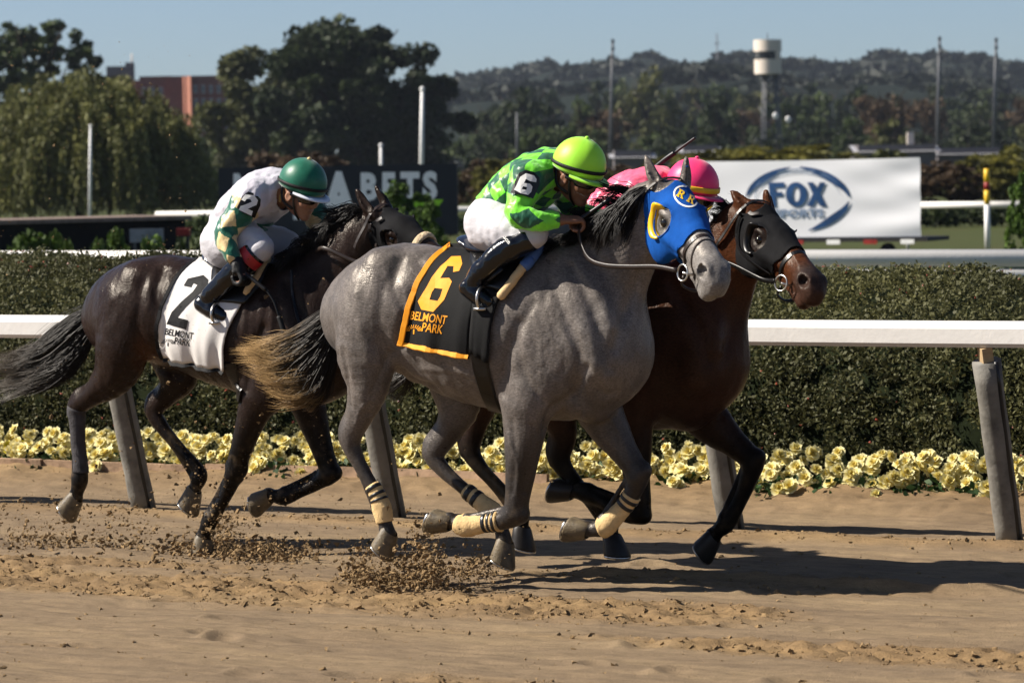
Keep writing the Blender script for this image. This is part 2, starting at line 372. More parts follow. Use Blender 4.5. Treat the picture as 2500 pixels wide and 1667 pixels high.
def build_horse(sp):
    h = Horse(); h.fr = fr = Frame(*sp['anchor']); h.sp = sp; HP = fr.hp
    scale = lambda px, py, y=0: F_PX / ray(0, 0)[1] * ray(0, 0)[1] / (fr.l2w(HP(px, py, y))[1])
    R, T, SCL = fit_pose(fr, [(HEAD_LM[k], q) for k, q in sp['head'].items()], sp['head0'], sp.get('head_y', 0.)); h.R, h.T, h.S = R, T, SCL
    H = lambda p: R @ (np.asarray(p, float) * SCL) + T; h.H = H; hl = R[:, 1]; e = SCL
    s = SDF(sp['lo'], sp['hi'], sp.get('vox', .0095))
    # trunk and neck
    tr = []
    for px, t, b, w in sp['torso']:
        c = HP(px, (t + b) / 2); tr.append((c, (b - t) / 2 / scale(px, 800), w))
    s.chain(tr, .03, dens=.45)
    s.chain([(HP(x, y, z), rn, rl) for x, y, z, rn, rl in sp['neck']] + [(H((.03, 0, -.03)), .10 * e, .068 * e)], .07, dens=.45)
    for c in sp['masses']: s.chain([(HP(x, y, z), rn, rl) for x, y, z, rn, rl in c], .05, dens=.6)
    h.legs = {}
    for k, c in sp['legs'].items():
        nodes = [(HP(x, y, z), rn, rl) for x, y, z, rn, rl in c]; h.legs[k] = nodes; s.chain(nodes, .022, dens=.8)
        if k[1:] == 'hind':                                     # point of the hock and its tendon
            a, b = nodes[sp['hock'][k] - 1], nodes[sp['hock'][k]]; ax = b[0] - a[0]; ax /= np.linalg.norm(ax)
            back = np.cross(ax, V3(0, 1, 0)); back *= -np.sign(back[0]); back = back / np.linalg.norm(back)
            tip = b[0] + back * .056 - ax * .035
            s.chain([(a[0] + back * .045, .02, .018), (tip, .024, .02), (b[0] + back * .03 + ax * .03, .018, .018)], .02)
        # flexor tendon behind the cannon, sesamoid behind the fetlock, accessory bone behind the knee
        fk = sp['fet'][k]; kk = sp['hock'][k] if k[1:] == 'hind' else sp['knee'][k]; kn, ft, up_ = nodes[kk][0], nodes[fk][0], nodes[kk - 1][0]; cd = (ft - kn) / np.linalg.norm(ft - kn); fold = (up_ - kn) / np.linalg.norm(up_ - kn) + cd
        bk = fold if k[1:] == 'fore' else -fold
        if np.linalg.norm(fold) < .25: bk = bk * 0 + V3(-1, 0, 0)
        bk = bk - cd * (bk @ cd); bk /= np.linalg.norm(bk) + 1e-9
        s.chain([(kn + cd * .05 + bk * .03, .013, .013), (kn * .5 + ft * .5 + bk * .031, .0125, .0125), (ft - cd * .02 + bk * .034, .016, .018)], .012)
        s.chain([(ft + bk * .028 - cd * .012, .022, .024), (ft + bk * .03 + cd * .014, .016, .018)], .016)
        if k[1:] == 'fore': s.ell(kn + bk * .045 - cd * .012, (.02, .018, .024), None, .016); s.ell(kn - bk * .018 + cd * .012, (.042, .046, .042), None, .02); s.ell(kn - bk * .02 - cd * .03, (.04, .044, .04), None, .02)
    # head
    s.chain([(H((0, 0, -.02)), .078 * e, .062 * e), (H((.08, 0, -.038)), .094 * e, .082 * e), (H((.17, 0, -.055)), .112 * e, .094 * e), (H((.27, 0, -.055)), .092 * e, .075 * e),
             (H((.37, 0, -.056)), .078 * e, .061 * e), (H((.47, 0, -.062)), .070 * e, .055 * e), (H((.55, 0, -.073)), .066 * e, .058 * e), (H((.60, 0, -.092)), .052 * e, .051 * e)], .03, hl, dens=.3)
    for sg in (-1, 1):
        s.ell(H((.135, sg * .052, -.125)), np.array((.105, .042, .10)) * e, R, .03)
        s.ell(H((.165, sg * .083, .0)), np.array((.05, .022, .022)) * e, R, .02)
        s.chain([(H((.21, sg * .082, -.072)), .013 * e, .013 * e), (H((.36, sg * .056, -.075)), .01 * e, .01 * e)], .03, hl)
        s.ell(H((.565, sg * .04, -.062)), np.array((.050, .030, .043)) * e, R, .018)
        s.ell(H((.188, sg * .098, -.034)), np.array((.027, .018, .02)) * e, R, .012, True)
        s.ell(H((.583, sg * .066, -.06)), np.array((.031, .026, .026)) * e, R @ np.array(Matrix.Rotation(-.5, 3, 'Y')), .008, True)
        s.ell(H((.565, sg * .052, -.055)), np.array((.026, .022, .020)) * e, R, .006, True)
    s.ell(H((.592, 0, -.122)), np.array((.045, .046, .040)) * e, R, .02)
    s.chain([(H((.34, 0, -.13)), .035 * e, .033 * e), (H((.46, 0, -.148)), .031 * e, .034 * e), (H((.55, 0, -.166)), .031 * e, .038 * e)], .03, hl)
    for sg in (-1, 1): s.chain([(H((.455, sg * .064, -.138)), .006, .008), (H((.53, sg * .060, -.153)), .008, .012), (H((.60, sg * .036, -.160)), .008, .014), (H((.645, 0, -.160)), .008, .012)], .008, hl, True)
    s.chain([(H((.60, 0, -.14)), .012 * e, .03 * e), (H((.632, 0, -.128)), .01 * e, .022 * e)], .012, hl)
    for key, sg in (('ear_near', -1), ('ear_far', 1)):
        b = H((-.012, sg * .05, .035)); (tx, ty), dy = sp[key + '_tip']; bp = fr.w2l(fr.l2w(b)); tip = HP(tx, ty, bp[1] + dy); ax = tip - b; L = np.linalg.norm(ax)
        out = hl * sg; out = out - ax / L * (out @ ax / L); out /= np.linalg.norm(out); fw = np.cross(out, ax / L); fw *= np.sign(fw @ R[:, 0]) or 1
        q = lambda t, o=0, f=0: b + ax * t + out * o + fw * f
        s.chain([(q(-.05), .034, .03), (q(.15, .004), .033, .028), (q(.42, .008), .034, .024), (q(.7, .004), .026, .017), (q(.9), .013, .01), (q(1.), .006, .005)], .015, out)
        cv = (out * .55 + fw * .8); s.chain([(q(.22) + cv * .034, .016, .013), (q(.5) + cv * .03, .018, .013), (q(.78) + cv * .022, .010, .008)], .008, out, True)
    Vv, f = s.mesh(); Vv = relax(Vv, f, 2); Tt = tri(f); del s
    # sculpt strokes: px polylines cast on the surface, pushed in (depth < 0) or out
    for path, y, dep, sig in sp.get('strokes', []):
        bv = bvh_of(Vv, Tt) if y == 'new' else (h.bv0 if hasattr(h, 'bv0') else bvh_of(Vv, Tt)); h.bv0 = bv
        pts = [cast(bv, fr.cam, fr.ray(*q)) for q in crom(np.array(path, float), 24)]; pts = np.array([p[0] for p in pts if p is not None])
        if len(pts) < 3: continue
        box = ((Vv > pts.min(0) - 3 * sig) & (Vv < pts.max(0) + 3 * sig)).all(1); ii = np.where(box)[0]; a, b_ = pts[:-1], pts[1:]
        d2 = np.full(len(ii), 9.)
        for p0, p1 in zip(a, b_):
            ab = p1 - p0; t = np.clip((Vv[ii] - p0) @ ab / (ab @ ab + 1e-9), 0, 1); d2 = np.minimum(d2, ((Vv[ii] - p0 - t[:, None] * ab) ** 2).sum(1))
        N = vnormals(Vv, Tt)[ii]; Vv[ii] += N * (dep * np.exp(-d2 / (2 * sig * sig)))[:, None]
    tz = np.clip((Vv[:, 2] - .35) / .5, .25, 1); Vv = Vv + vnormals(Vv, Tt) * ((.0028 * lerp_noise(Vv * [11, 11, 6], 51, 2) + .0014 * lerp_noise(Vv * [34, 34, 20], 52, 2)) * tz)[:, None]
    h.V, h.f, h.Tt = Vv, f, Tt; h.bv = bvh_of(Vv, Tt); h.N = vnormals(Vv, Tt)
    h.hc = ((Vv - T) @ R) / SCL                                  # head coordinates of every vertex
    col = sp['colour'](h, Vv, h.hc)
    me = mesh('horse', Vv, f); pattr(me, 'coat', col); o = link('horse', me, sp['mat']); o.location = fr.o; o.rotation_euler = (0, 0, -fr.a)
    tag(o, sp['label'], 'horse', 'horses racing along the rail'); h.o = o
    # eyes
    for sg in (-1, 1):
        v, ff = sphere_mesh(H((.188, sg * .079, -.034)), .0235 * e, 14, 10); mobj('eye', v, ff, M['eye'], o)
    # hooves
    for k, (cx, cy, sx, sy, tx, ty, y) in sp['hooves'].items():
        c = HP(cx, cy, y); q = HP(sx, sy, y); a = q - c; a /= np.linalg.norm(a); t = HP(cx + tx * 50, cy + ty * 50, y) - c
        t = t - a * (t @ a); t /= np.linalg.norm(t); l = np.cross(a, t); vs = []; nn = 18; fs = []
        rings = [(-.014, .044, .040, 0.), (.0, .054, .049, .002), (.035, .063, .056, .014), (.08, .075, .065, .028), (.09, .075, .066, .03)]
        for hh, rf, rl, sh in rings:
            for j in range(nn):
                th = 2 * math.pi * j / nn; cf = math.cos(th); cf = cf if cf > 0 else cf * .72
                vs.append(c + a * hh + t * (sh + rf * cf) + l * rl * math.sin(th))
        for i in range(len(rings) - 1): fs += [[i * nn + j, i * nn + (j + 1) % nn, (i + 1) * nn + (j + 1) % nn, (i + 1) * nn + j] for j in range(nn)]
        n0 = len(vs); vs.append(c + a * .074 + t * .024); b0 = (len(rings) - 1) * nn; fs += [[b0 + j, b0 + (j + 1) % nn, n0] for j in range(nn)]
        ho = mobj('hoof', np.array(vs), fs, sp.get('hoofmat', M['hoof']), o)
        arc = [c + a * .093 + t * (.03 + .069 * math.cos(th) * (1 if math.cos(th) > 0 else .72)) + l * .060 * math.sin(th) for th in np.linspace(-2.3, 2.3, 22)]
        mobj('horseshoe', *tubev(arc, .007, 6), M['steel'], ho)
    return h
def sphere_mesh(c, r, n=16, m=10, sc=(1, 1, 1)):
    v = [np.asarray(c) + np.array([0, 0, r]) * sc]
    for i in range(1, m):
        for j in range(n):
            a, b = math.pi * i / m, 2 * math.pi * j / n; v.append(np.asarray(c) + np.array([math.sin(a) * math.cos(b), math.sin(a) * math.sin(b), math.cos(a)]) * r * sc)
    v.append(np.asarray(c) - np.array([0, 0, r]) * sc); f = [[0, 1 + j, 1 + (j + 1) % n] for j in range(n)]
    for i in range(m - 2): f += [[1 + i * n + j, 1 + (i + 1) * n + j, 1 + (i + 1) * n + (j + 1) % n, 1 + i * n + (j + 1) % n] for j in range(n)]
    L = 1 + (m - 2) * n; f += [[L + (j + 1) % n, L + j, len(v) - 1] for j in range(n)]; return np.array(v), f

def coatmat(name, rough=.42, sheen=.25, scale=1., spec=.4, dapple=.25):
    m, t = newmat(name, rough, spec); a = t.new('ShaderNodeAttribute', attribute_name='coat'); v = t.coord()
    big = t.noise(9, 5, .6, t.coord((1.3, 1.3, .7))); fine = t.noise(160, 3, .7, t.coord((.35, 1, 1)))
    c = t.mix(a.outputs['Color'], t.mix(a.outputs['Color'], (.25, .23, .21), .0), 0.)
    k = t.ramp(big.outputs[0], [(.3, (1 - dapple,) * 3), (.7, (1 + dapple * .6,) * 3)]); c = t.mix(a.outputs['Color'], k, 1., 'MULTIPLY')
    k2 = t.ramp(fine.outputs[0], [(.3, (.52,) * 3), (.7, (1.5,) * 3)]); c = t.mix(c, k2, 1., 'MULTIPLY')
    t.l(c, t.b.inputs['Base Color'])
    rr = t.new('ShaderNodeMapRange'); rr.inputs[1].default_value = .3; rr.inputs[2].default_value = .7; rr.inputs[3].default_value = rough - .13; rr.inputs[4].default_value = rough + .16
    t.l(t.noise(5, 4, .6, v).outputs[0], rr.inputs[0]); t.l(rr.outputs[0], t.b.inputs['Roughness'])
    b1 = t.bump(big.outputs[0], .30, .025); t.bump(fine.outputs[0], .35, .005, b1)
    t.b.inputs['Sheen Weight'].default_value = sheen; t.b.inputs['Sheen Roughness'].default_value = .35; t.b.inputs['Specular Tint'].default_value = (1, .9, .78, 1)
    return m
M = {}
M['eye'] = mat('eye_black', (.008, .006, .005), .05, .6, var=0)
M['hoof'] = mat('hoof_horn', (.13, .10, .06), .5, .35, var=.35, scale=25, bump=.3, bscale=90, c2=(.05, .04, .03))
M['hoof_black'] = mat('hoof_dark_horn', (.016, .013, .011), .45, .35, var=.3, scale=25)
M['steel'] = mat('steel', (.55, .54, .52), .32, .5, 1., var=.1)
M['coat_grey'] = coatmat('grey_coat', .37, .03, spec=.34, dapple=.34)
M['coat_dark'] = coatmat('dark_brown_coat', .30, .0, spec=.13, dapple=.2)
M['coat_bay'] = coatmat('bay_coat', .34, .0, spec=.10, dapple=.2)

def sstep(x, a, b): t = np.clip((x - a) / (b - a), 0, 1); return (t * t * (3 - 2 * t))[:, None]
def mixc(a, b, t): return a * (1 - t) + np.array(b) * t
def rgba(c): return np.hstack([c, np.ones((len(c), 1))])
def dusty(c, V, amt=.35, seed=9):
    n = np.clip(lerp_noise(V * 26, seed, 3) * 1.2 - .05, 0, 1) * (1 - sstep(V[:, 2], .25, .85))[:, 0]; return mixc(c, (.13, .09, .052), (n * amt)[:, None])
def col_grey(h, V, hc):
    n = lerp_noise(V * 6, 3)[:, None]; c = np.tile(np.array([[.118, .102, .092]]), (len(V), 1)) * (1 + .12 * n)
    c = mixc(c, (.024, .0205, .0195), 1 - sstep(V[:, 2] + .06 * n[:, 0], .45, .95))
    hd = sstep(hc[:, 0], .02, .2) * sstep(V[:, 2], 1.05, 1.3); c = mixc(c, (.20, .182, .168), hd)
    c = mixc(c, (.165, .152, .142), sstep(hc[:, 0], .42, .56) * hd); d = np.linalg.norm(hc - [.575, -.07, -.06], axis=1); c = mixc(c, (.03, .026, .025), (1 - sstep(d, .018, .042)) * hd)
    d = np.linalg.norm((hc - [.187, -.09, -.034]) / [1.3, 1, 1], axis=1); c = mixc(c, (.02, .018, .017), (1 - sstep(d, .022, .05)) * hd)
    er = (hc[:, 0] < .04) & (hc[:, 2] > .09) & (V[:, 2] > 1.5); t = sstep(hc[:, 2], .17, .235) * er[:, None]; c = mixc(c, (.012, .011, .011), t); return rgba(dusty(c, V))
def col_dark(h, V, hc):
    n = lerp_noise(V * 5, 4)[:, None]; c = np.tile(np.array([[.0185, .0115, .0095]]), (len(V), 1)) * (1 + .3 * n)
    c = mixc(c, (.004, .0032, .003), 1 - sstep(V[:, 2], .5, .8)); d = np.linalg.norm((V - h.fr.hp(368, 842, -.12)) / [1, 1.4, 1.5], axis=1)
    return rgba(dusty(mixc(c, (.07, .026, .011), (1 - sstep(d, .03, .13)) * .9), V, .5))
def col_bay(h, V, hc):
    n = lerp_noise(V * 5, 5)[:, None]; c = np.tile(np.array([[.040, .019, .012]]), (len(V), 1)) * (1 + .3 * n)
    hd = sstep(hc[:, 0], -.42, .05) * sstep(V[:, 2], 1.18, 1.5); c = mixc(c, (.062, .021, .0085), hd); d = np.linalg.norm(hc - [.187, -.085, -.034], axis=1); c = mixc(c, (.012, .008, .007), (1 - sstep(d, .045, .085)) * hd); c = mixc(c, (.03, .022, .02), sstep(hc[:, 0], .44, .55) * hd)
    return rgba(dusty(mixc(c, (.004, .0033, .003), 1 - sstep(V[:, 2], .5, .85)), V, .2))

GREY = dict(anchor=(1223, 1432), mat=M['coat_grey'], colour=col_grey, lo=(-.95, -.5, -.02), hi=(1.55, .45, 2.15), hoofmat=M['hoof'],
    label='grey racehorse in a blue hood and black number 6 cloth, nearest the camera',
    head0=[-.35, .95, 0, 1615, 455, 1.], head_y=-.03,
    head=dict(eye=(1634, 522), nostril=(1722, 661), chin=(1708, 722), ear_near=(1597, 468), ear_far=(1672, 440), tip=(1757, 690), brow=(1672, 478), jaw=(1612, 632)),
    ear_near_tip=((1574, 379), .0), ear_far_tip=((1676, 382), .0),
    torso=[(850, 700, 850, .12), (900, 642, 895, .20), (985, 594, 905, .265), (1080, 604, 948, .245), (1160, 612, 985, .28), (1240, 612, 1004, .29), (1320, 604, 1020, .275),
           (1395, 632, 1030, .25), (1465, 700, 1010, .21), (1510, 780, 955, .15)],
    neck=[(1425, 760, 0, .275, .17), (1490, 655, -.01, .205, .115), (1545, 570, -.02, .165, .09), (1588, 515, -.03, .135, .08)],
    masses=[[(1375, 660, -.09, .12, .07), (1425, 790, -.14, .14, .075), (1450, 890, -.15, .105, .075)], [(1375, 660, .09, .12, .07), (1425, 790, .14, .14, .075), (1450, 890, .15, .105, .075)],
            [(1385, 760, -.14, .14, .07), (1330, 890, -.175, .155, .085), (1285, 985, -.18, .12, .085)], [(1455, 880, .14, .14, .08), (1450, 960, .16, .13, .09)],
            [(1470, 900, -.07, .1, .09), (1440, 985, -.07, .08, .08)], [(1500, 900, .07, .1, .09), (1450, 985, .07, .08, .08)],
            [(935, 660, -.13, .11, .10), (905, 770, -.15, .17, .115)], [(960, 660, .13, .11, .10), (980, 780, .15, .17, .115), (1040, 860, .15, .16, .11)]],
    legs=dict(nhind=[(925, 720, -.14, .19, .12), (896, 845, -.16, .16, .115), (899, 935, -.155, .108, .085), (878, 1012, -.145, .068, .058), (856, 1070, -.14, .052, .042), (868, 1112, -.135, .038, .034), (894, 1160, -.13, .031, .028), (921, 1207, -.13, .032, .03), (932, 1240, -.13, .041, .037), (941, 1278, -.13, .034, .032), (946, 1302, -.13, .042, .038)],
              fhind=[(1085, 850, .14, .16, .1), (1120, 975, .15, .115, .085), (1098, 1045, .145, .07, .055), (1060, 1105, .13, .052, .042), (1078, 1142, .125, .038, .034), (1125, 1186, .12, .031, .028), (1172, 1224, .12, .034, .03), (1208, 1256, .12, .043, .038), (1225, 1295, .12, .035, .032), (1230, 1322, .12, .042, .038)],
              nfore=[(1290, 950, -.18, .14, .085), (1280, 1060, -.178, .1, .072), (1272, 1140, -.175, .076, .06), (1264, 1208, -.17, .06, .052), (1256, 1250, -.165, .056, .05), (1228, 1270, -.165, .044, .04), (1185, 1276, -.16, .036, .033), (1138, 1282, -.16, .046, .04), (1112, 1276, -.155, .034, .032), (1098, 1270, -.155, .04, .037)],
              ffore=[(1440, 960, .16, .13, .085), (1484, 1040, .16, .1, .072), (1522, 1100, .16, .068, .056), (1555, 1155, .155, .053, .047), (1546, 1200, .15, .042, .038), (1520, 1240, .15, .035, .032), (1478, 1283, .14, .045, .04), (1450, 1292, .14, .034, .032), (1433, 1290, .14, .04, .037)]),
    knee=dict(nfore=4, ffore=3), hock=dict(nhind=4, fhind=3), fet=dict(nhind=8, fhind=7, nfore=7, ffore=6),
    hooves=dict(nh=(948, 1298, 922, 1330, .4, 1, -.13), fh=(1231, 1322, 1212, 1360, .6, .8, .12), nf=(1098, 1272, 1066, 1256, -.5, .8, -.155), ff=(1433, 1291, 1398, 1274, -.3, .9, .14)),
    strokes=[([(1440, 600), (1480, 680), (1515, 760)], 0, -.008, .02), ([(1400, 640), (1460, 720), (1500, 800)], 0, .006, .018), ([(1100, 880), (1150, 925), (1200, 960)], 0, .004, .01), ([(1240, 1060), (1262, 1130), (1262, 1200)], 0, .005, .008), ([(1480, 1010), (1515, 1060), (1540, 1120)], 0, .005, .008), ([(1430, 900), (1470, 960), (1500, 960)], 0, -.008, .014), ([(1400, 960), (1420, 1000), (1410, 1030)], 0, -.008, .012), ([(870, 720), (880, 800), (900, 880)], 0, .006, .02), ([(1020, 640), (1060, 680), (1075, 740)], 0, -.006, .02), ([(840, 860), (850, 930), (855, 990)], 0, -.006, .012), ([(1395, 650), (1440, 740), (1478, 850), (1490, 900)], 0, -.016, .022), ([(1345, 690), (1385, 780), (1415, 870), (1400, 940)], 0, -.010, .018),
             ([(1265, 790), (1235, 880), (1228, 960)], 0, -.016, .02), ([(1300, 740), (1262, 830), (1285, 920), (1330, 985)], 0, -.006, .014), ([(1560, 670), (1530, 760), (1500, 850)], 0, -.016, .02),
             ([(975, 640), (960, 700), (985, 760), (972, 840)], 0, -.012, .02), ([(935, 690), (925, 780), (940, 870)], 0, -.008, .02), ([(985, 905), (1010, 925), (1060, 945)], 0, -.012, .02), ([(955, 860), (915, 940), (900, 1010)], 0, -.008, .014),
             ([(1040, 700), (1060, 780), (1050, 860)], 0, .008, .03), ([(1010, 720), (1000, 790), (985, 840)], 0, -.010, .02), ([(1250, 1030), (1258, 1120), (1250, 1200)], 0, -.006, .01), ([(1300, 1040), (1292, 1130), (1282, 1200)], 0, -.006, .01),
             ([(1330, 1050), (1345, 1000), (1400, 960), (1430, 900)], 0, -.014, .016), ([(1180, 920), (1110, 905), (1030, 900)], 0, .004, .012),
             ([(1330, 760), (1345, 820), (1370, 860), (1362, 900)], 0, .0022, .007), ([(1360, 730), (1372, 800), (1395, 850)], 0, .0022, .007), ([(1300, 770), (1320, 800), (1318, 840)], 0, .0022, .007), ([(1345, 820), (1320, 850), (1322, 890)], 0, .0022, .007),
             ([(905, 975), (880, 1000), (868, 1040)], 0, .005, .006), ([(1700, 600), (1690, 640), (1700, 665)], 0, .0022, .007), ([(1655, 620), (1680, 650), (1690, 690)], 0, .004, .007)])
DARK = dict(anchor=(500, 1340), mat=M['coat_dark'], colour=col_dark, lo=(-1.0, -.5, -.02), hi=(1.65, .5, 2.0), hoofmat=M['hoof'],
    label='near-black racehorse under the white number 2 cloth, running last behind the grey',
    head0=[-.35, .8, 0, 905, 535, 1.], head_y=0.,
    head=dict(eye=(968, 580), ear_near=(910, 522), ear_far=(942, 505), brow=(965, 530), nose=(1040, 592)), ear_near_tip=((868, 461), .0), ear_far_tip=((917, 454), .0),
    torso=[(262, 705, 850, .12), (300, 662, 885, .19), (345, 634, 888, .25), (402, 622, 892, .265), (470, 632, 908, .255), (540, 645, 938, .275), (620, 650, 965, .28), (690, 642, 990, .265), (745, 655, 1000, .24), (800, 720, 980, .2), (840, 790, 930, .15)],
    neck=[(745, 775, 0, .275, .17), (800, 695, -.0, .205, .115), (850, 628, -.0, .158, .09), (888, 578, -.0, .13, .08)],
    masses=[[(690, 700, -.09, .12, .07), (735, 830, -.15, .14, .075), (755, 920, -.15, .10, .075)], [(690, 700, .09, .12, .07), (735, 830, .15, .14, .075), (755, 920, .15, .10, .075)],
            [(700, 800, -.15, .14, .07), (665, 900, -.175, .14, .085), (640, 960, -.18, .12, .08)], [(340, 690, -.13, .12, .1), (315, 790, -.15, .18, .115)], [(370, 690, .13, .12, .1), (390, 800, .15, .17, .115)],
            [(770, 800, .13, .13, .08), (745, 930, .16, .12, .085)]],
    legs=dict(nhind=[(335, 745, -.14, .2, .12), (305, 840, -.165, .165, .118), (278, 915, -.155, .115, .088), (228, 962, -.145, .06, .055), (190, 992, -.14, .052, .042), (189, 1035, -.135, .038, .034), (192, 1090, -.13, .034, .032), (197, 1138, -.13, .035, .033), (196, 1172, -.13, .044, .039), (188, 1200, -.13, .035, .033), (184, 1214, -.13, .042, .038)],
              fhind=[(415, 830, .14, .17, .1), (436, 912, .15, .115, .085), (412, 958, .145, .066, .055), (377, 1000, .13, .05, .042), (396, 1042, .125, .037, .034), (437, 1092, .12, .031, .028), (478, 1138, .12, .033, .03), (488, 1162, .12, .042, .037), (477, 1188, .12, .034, .032), (471, 1200, .12, .04, .037)],
              nfore=[(650, 930, -.18, .14, .08), (618, 1010, -.178, .085, .066), (592, 1090, -.17, .06, .052), (573, 1150, -.165, .051, .046), (560, 1190, -.16, .038, .036), (540, 1230, -.16, .033, .03), (514, 1272, -.16, .042, .038), (500, 1298, -.16, .034, .032), (494, 1312, -.16, .04, .037)],
              ffore=[(740, 945, .16, .12, .08), (765, 1030, .16, .08, .06), (788, 1100, .16, .058, .05), (802, 1152, .16, .05, .045), (772, 1180, .155, .037, .034), (732, 1200, .15, .032, .03), (694, 1213, .15, .042, .037), (670, 1210, .145, .034, .032), (656, 1208, .145, .04, .037)]),
    knee=dict(nfore=3, ffore=3), hock=dict(nhind=4, fhind=3), fet=dict(nhind=8, fhind=7, nfore=6, ffore=6),
    hooves=dict(nh=(184, 1212, 158, 1232, .35, .95, -.13), fh=(472, 1196, 452, 1222, .3, .9, .12), nf=(494, 1314, 484, 1342, .9, .3, -.16), ff=(656, 1208, 630, 1212, .0, .9, .145)),
    strokes=[([(395, 660), (380, 720), (405, 790), (385, 860)], 0, -.014, .02), ([(345, 690), (335, 790), (350, 880)], 0, -.008, .02), ([(345, 880), (390, 900), (440, 915)], 0, -.014, .02),
             ([(700, 690), (745, 790), (770, 880)], 0, -.014, .02), ([(640, 800), (615, 880), (600, 950)], 0, -.014, .02), ([(680, 760), (700, 840), (690, 920)], 0, -.009, .018), ([(640, 740), (630, 820)], 0, .006, .012), ([(665, 750), (660, 840)], 0, .006, .012), ([(600, 740), (595, 810)], 0, .006, .012),
             ([(330, 900), (280, 950), (230, 975)], 0, -.008, .014)])
BAY = dict(anchor=(1600, 1402), mat=M['coat_bay'], colour=col_bay, lo=(-1.45, -.5, -.02), hi=(1.25, .45, 2.05), hoofmat=M['hoof_black'],
    label='bay racehorse in a black hood, between the grey horse and the rail',
    head0=[-.3, .75, 0, 1835, 500, 1.], head_y=-.02,
    head=dict(eye=(1872, 578), nostril=(1962, 684), chin=(1945, 742), ear_near=(1820, 520), ear_far=(1880, 506), tip=(1998, 712), brow=(1893, 522), jaw=(1822, 668), nose=(1962, 622)),
    ear_near_tip=((1784, 465), .0), ear_far_tip=((1869, 463), .0),
    torso=[(1040, 700, 860, .12), (1085, 650, 895, .2), (1140, 628, 905, .26), (1220, 635, 930, .25), (1300, 645, 965, .275), (1400, 650, 1000, .285), (1500, 645, 1030, .28), (1580, 640, 1048, .265), (1650, 690, 1050, .24), (1710, 750, 1020, .2), (1752, 815, 970, .155)],
    neck=[(1690, 790, 0, .265, .17), (1745, 690, 0, .205, .115), (1790, 605, -.01, .165, .09), (1822, 552, -.02, .13, .08)],
    masses=[[(1640, 700, -.09, .12, .07), (1690, 820, -.15, .14, .075), (1705, 910, -.15, .10, .075)], [(1640, 700, .09, .12, .07), (1690, 820, .15, .14, .075), (1715, 910, .15, .11, .075)],
            [(1640, 800, -.15, .14, .07), (1570, 930, -.175, .14, .085), (1535, 1000, -.18, .12, .08)], [(1110, 700, -.13, .12, .1), (1110, 800, -.15, .18, .115)], [(1130, 700, .13, .12, .1), (1130, 800, .15, .18, .11)],
            [(1710, 880, .14, .13, .08), (1700, 980, .16, .12, .085)], [(1740, 920, 0, .1, .12), (1690, 1000, 0, .08, .11)]],
    legs=dict(nhind=[(1240, 830, -.14, .18, .11), (1330, 960, -.15, .12, .09), (1375, 1050, -.14, .07, .056), (1366, 1118, -.13, .053, .043), (1395, 1165, -.125, .038, .034), (1435, 1210, -.12, .031, .028), (1470, 1250, -.12, .034, .03), (1488, 1275, -.12, .042, .037), (1492, 1300, -.12, .035, .032), (1492, 1312, -.12, .042, .038)],
              fhind=[(1130, 830, .14, .18, .11), (1170, 950, .15, .12, .09), (1160, 1030, .145, .068, .055), (1148, 1095, .13, .052, .042), (1172, 1140, .125, .037, .034), (1215, 1185, .12, .031, .028), (1252, 1225, .12, .034, .03), (1272, 1252, .12, .042, .037), (1274, 1278, .12, .035, .032), (1272, 1290, .12, .042, .038)],
              nfore=[(1535, 980, -.17, .13, .08), (1548, 1080, -.165, .09, .068), (1555, 1170, -.16, .064, .054), (1560, 1245, -.16, .054, .047), (1520, 1250, -.155, .042, .038), (1470, 1222, -.15, .034, .032), (1428, 1202, -.15, .044, .038), (1405, 1198, -.15, .035, .032), (1394, 1197, -.15, .04, .037)],
              ffore=[(1690, 980, .16, .13, .085), (1745, 1040, .16, .1, .07), (1790, 1080, .16, .07, .056), (1835, 1125, .155, .054, .047), (1826, 1175, .15, .042, .038), (1805, 1225, .15, .034, .032), (1775, 1275, .14, .043, .038), (1752, 1296, .14, .035, .032), (1742, 1306, .14, .041, .037)]),
    knee=dict(nfore=3, ffore=3), hock=dict(nhind=3, fhind=3), fet=dict(nhind=7, fhind=7, nfore=6, ffore=6),
    hooves=dict(nh=(1492, 1308, 1490, 1342, .8, .5, -.12), fh=(1272, 1288, 1263, 1322, .6, .8, .12), nf=(1396, 1197, 1374, 1186, -.3, .9, -.15), ff=(1740, 1308, 1708, 1330, .15, .95, .14)),
    strokes=[([(1640, 690), (1700, 790), (1730, 880)], 0, -.012, .02), ([(1815, 720), (1790, 800), (1765, 880)], 0, -.012, .02), ([(1930, 610), (1950, 650), (1945, 690)], 0, .004, .007)])
HG = build_horse(GREY); HD = build_horse(DARK); HB = build_horse(BAY)
# ------------------------------------------------------------------ tack and riders
M['leather_black'] = mat('black_leather', (.006, .0055, .0055), .32, .35, var=.3, scale=30)
M['leather_brown'] = mat('brown_leather', (.02, .012, .009), .4, .45, var=.3, scale=30)
M['boot'] = mat('polished_boot', (.002, .0024, .0045), .16, .4, var=.1, coat=.2)
M['blue_cloth'] = mat('blue_hood_cloth', (.003, .066, .30), .85, .12, var=.15, bump=.3, bscale=300)
M['black_cloth'] = mat('black_cloth', (.0035, .0035, .0038), .8, .25, var=.25, bump=.3, bscale=350)
M['black_hood'] = mat('black_hood_cloth', (.005, .005, .006), .8, .12, var=.25, bump=.25, bscale=350)
M['white_cloth'] = mat('white_number_cloth', (.68, .655, .63), .8, .2, var=.05, bump=.2, bscale=350)
M['amber'] = mat('amber_applique', (.85, .33, .012), .6, .25, var=.08, bump=.2, bscale=300)
M['yellow_vinyl'] = mat('yellow_vinyl', (.80, .48, .012), .3, .4, var=.05)
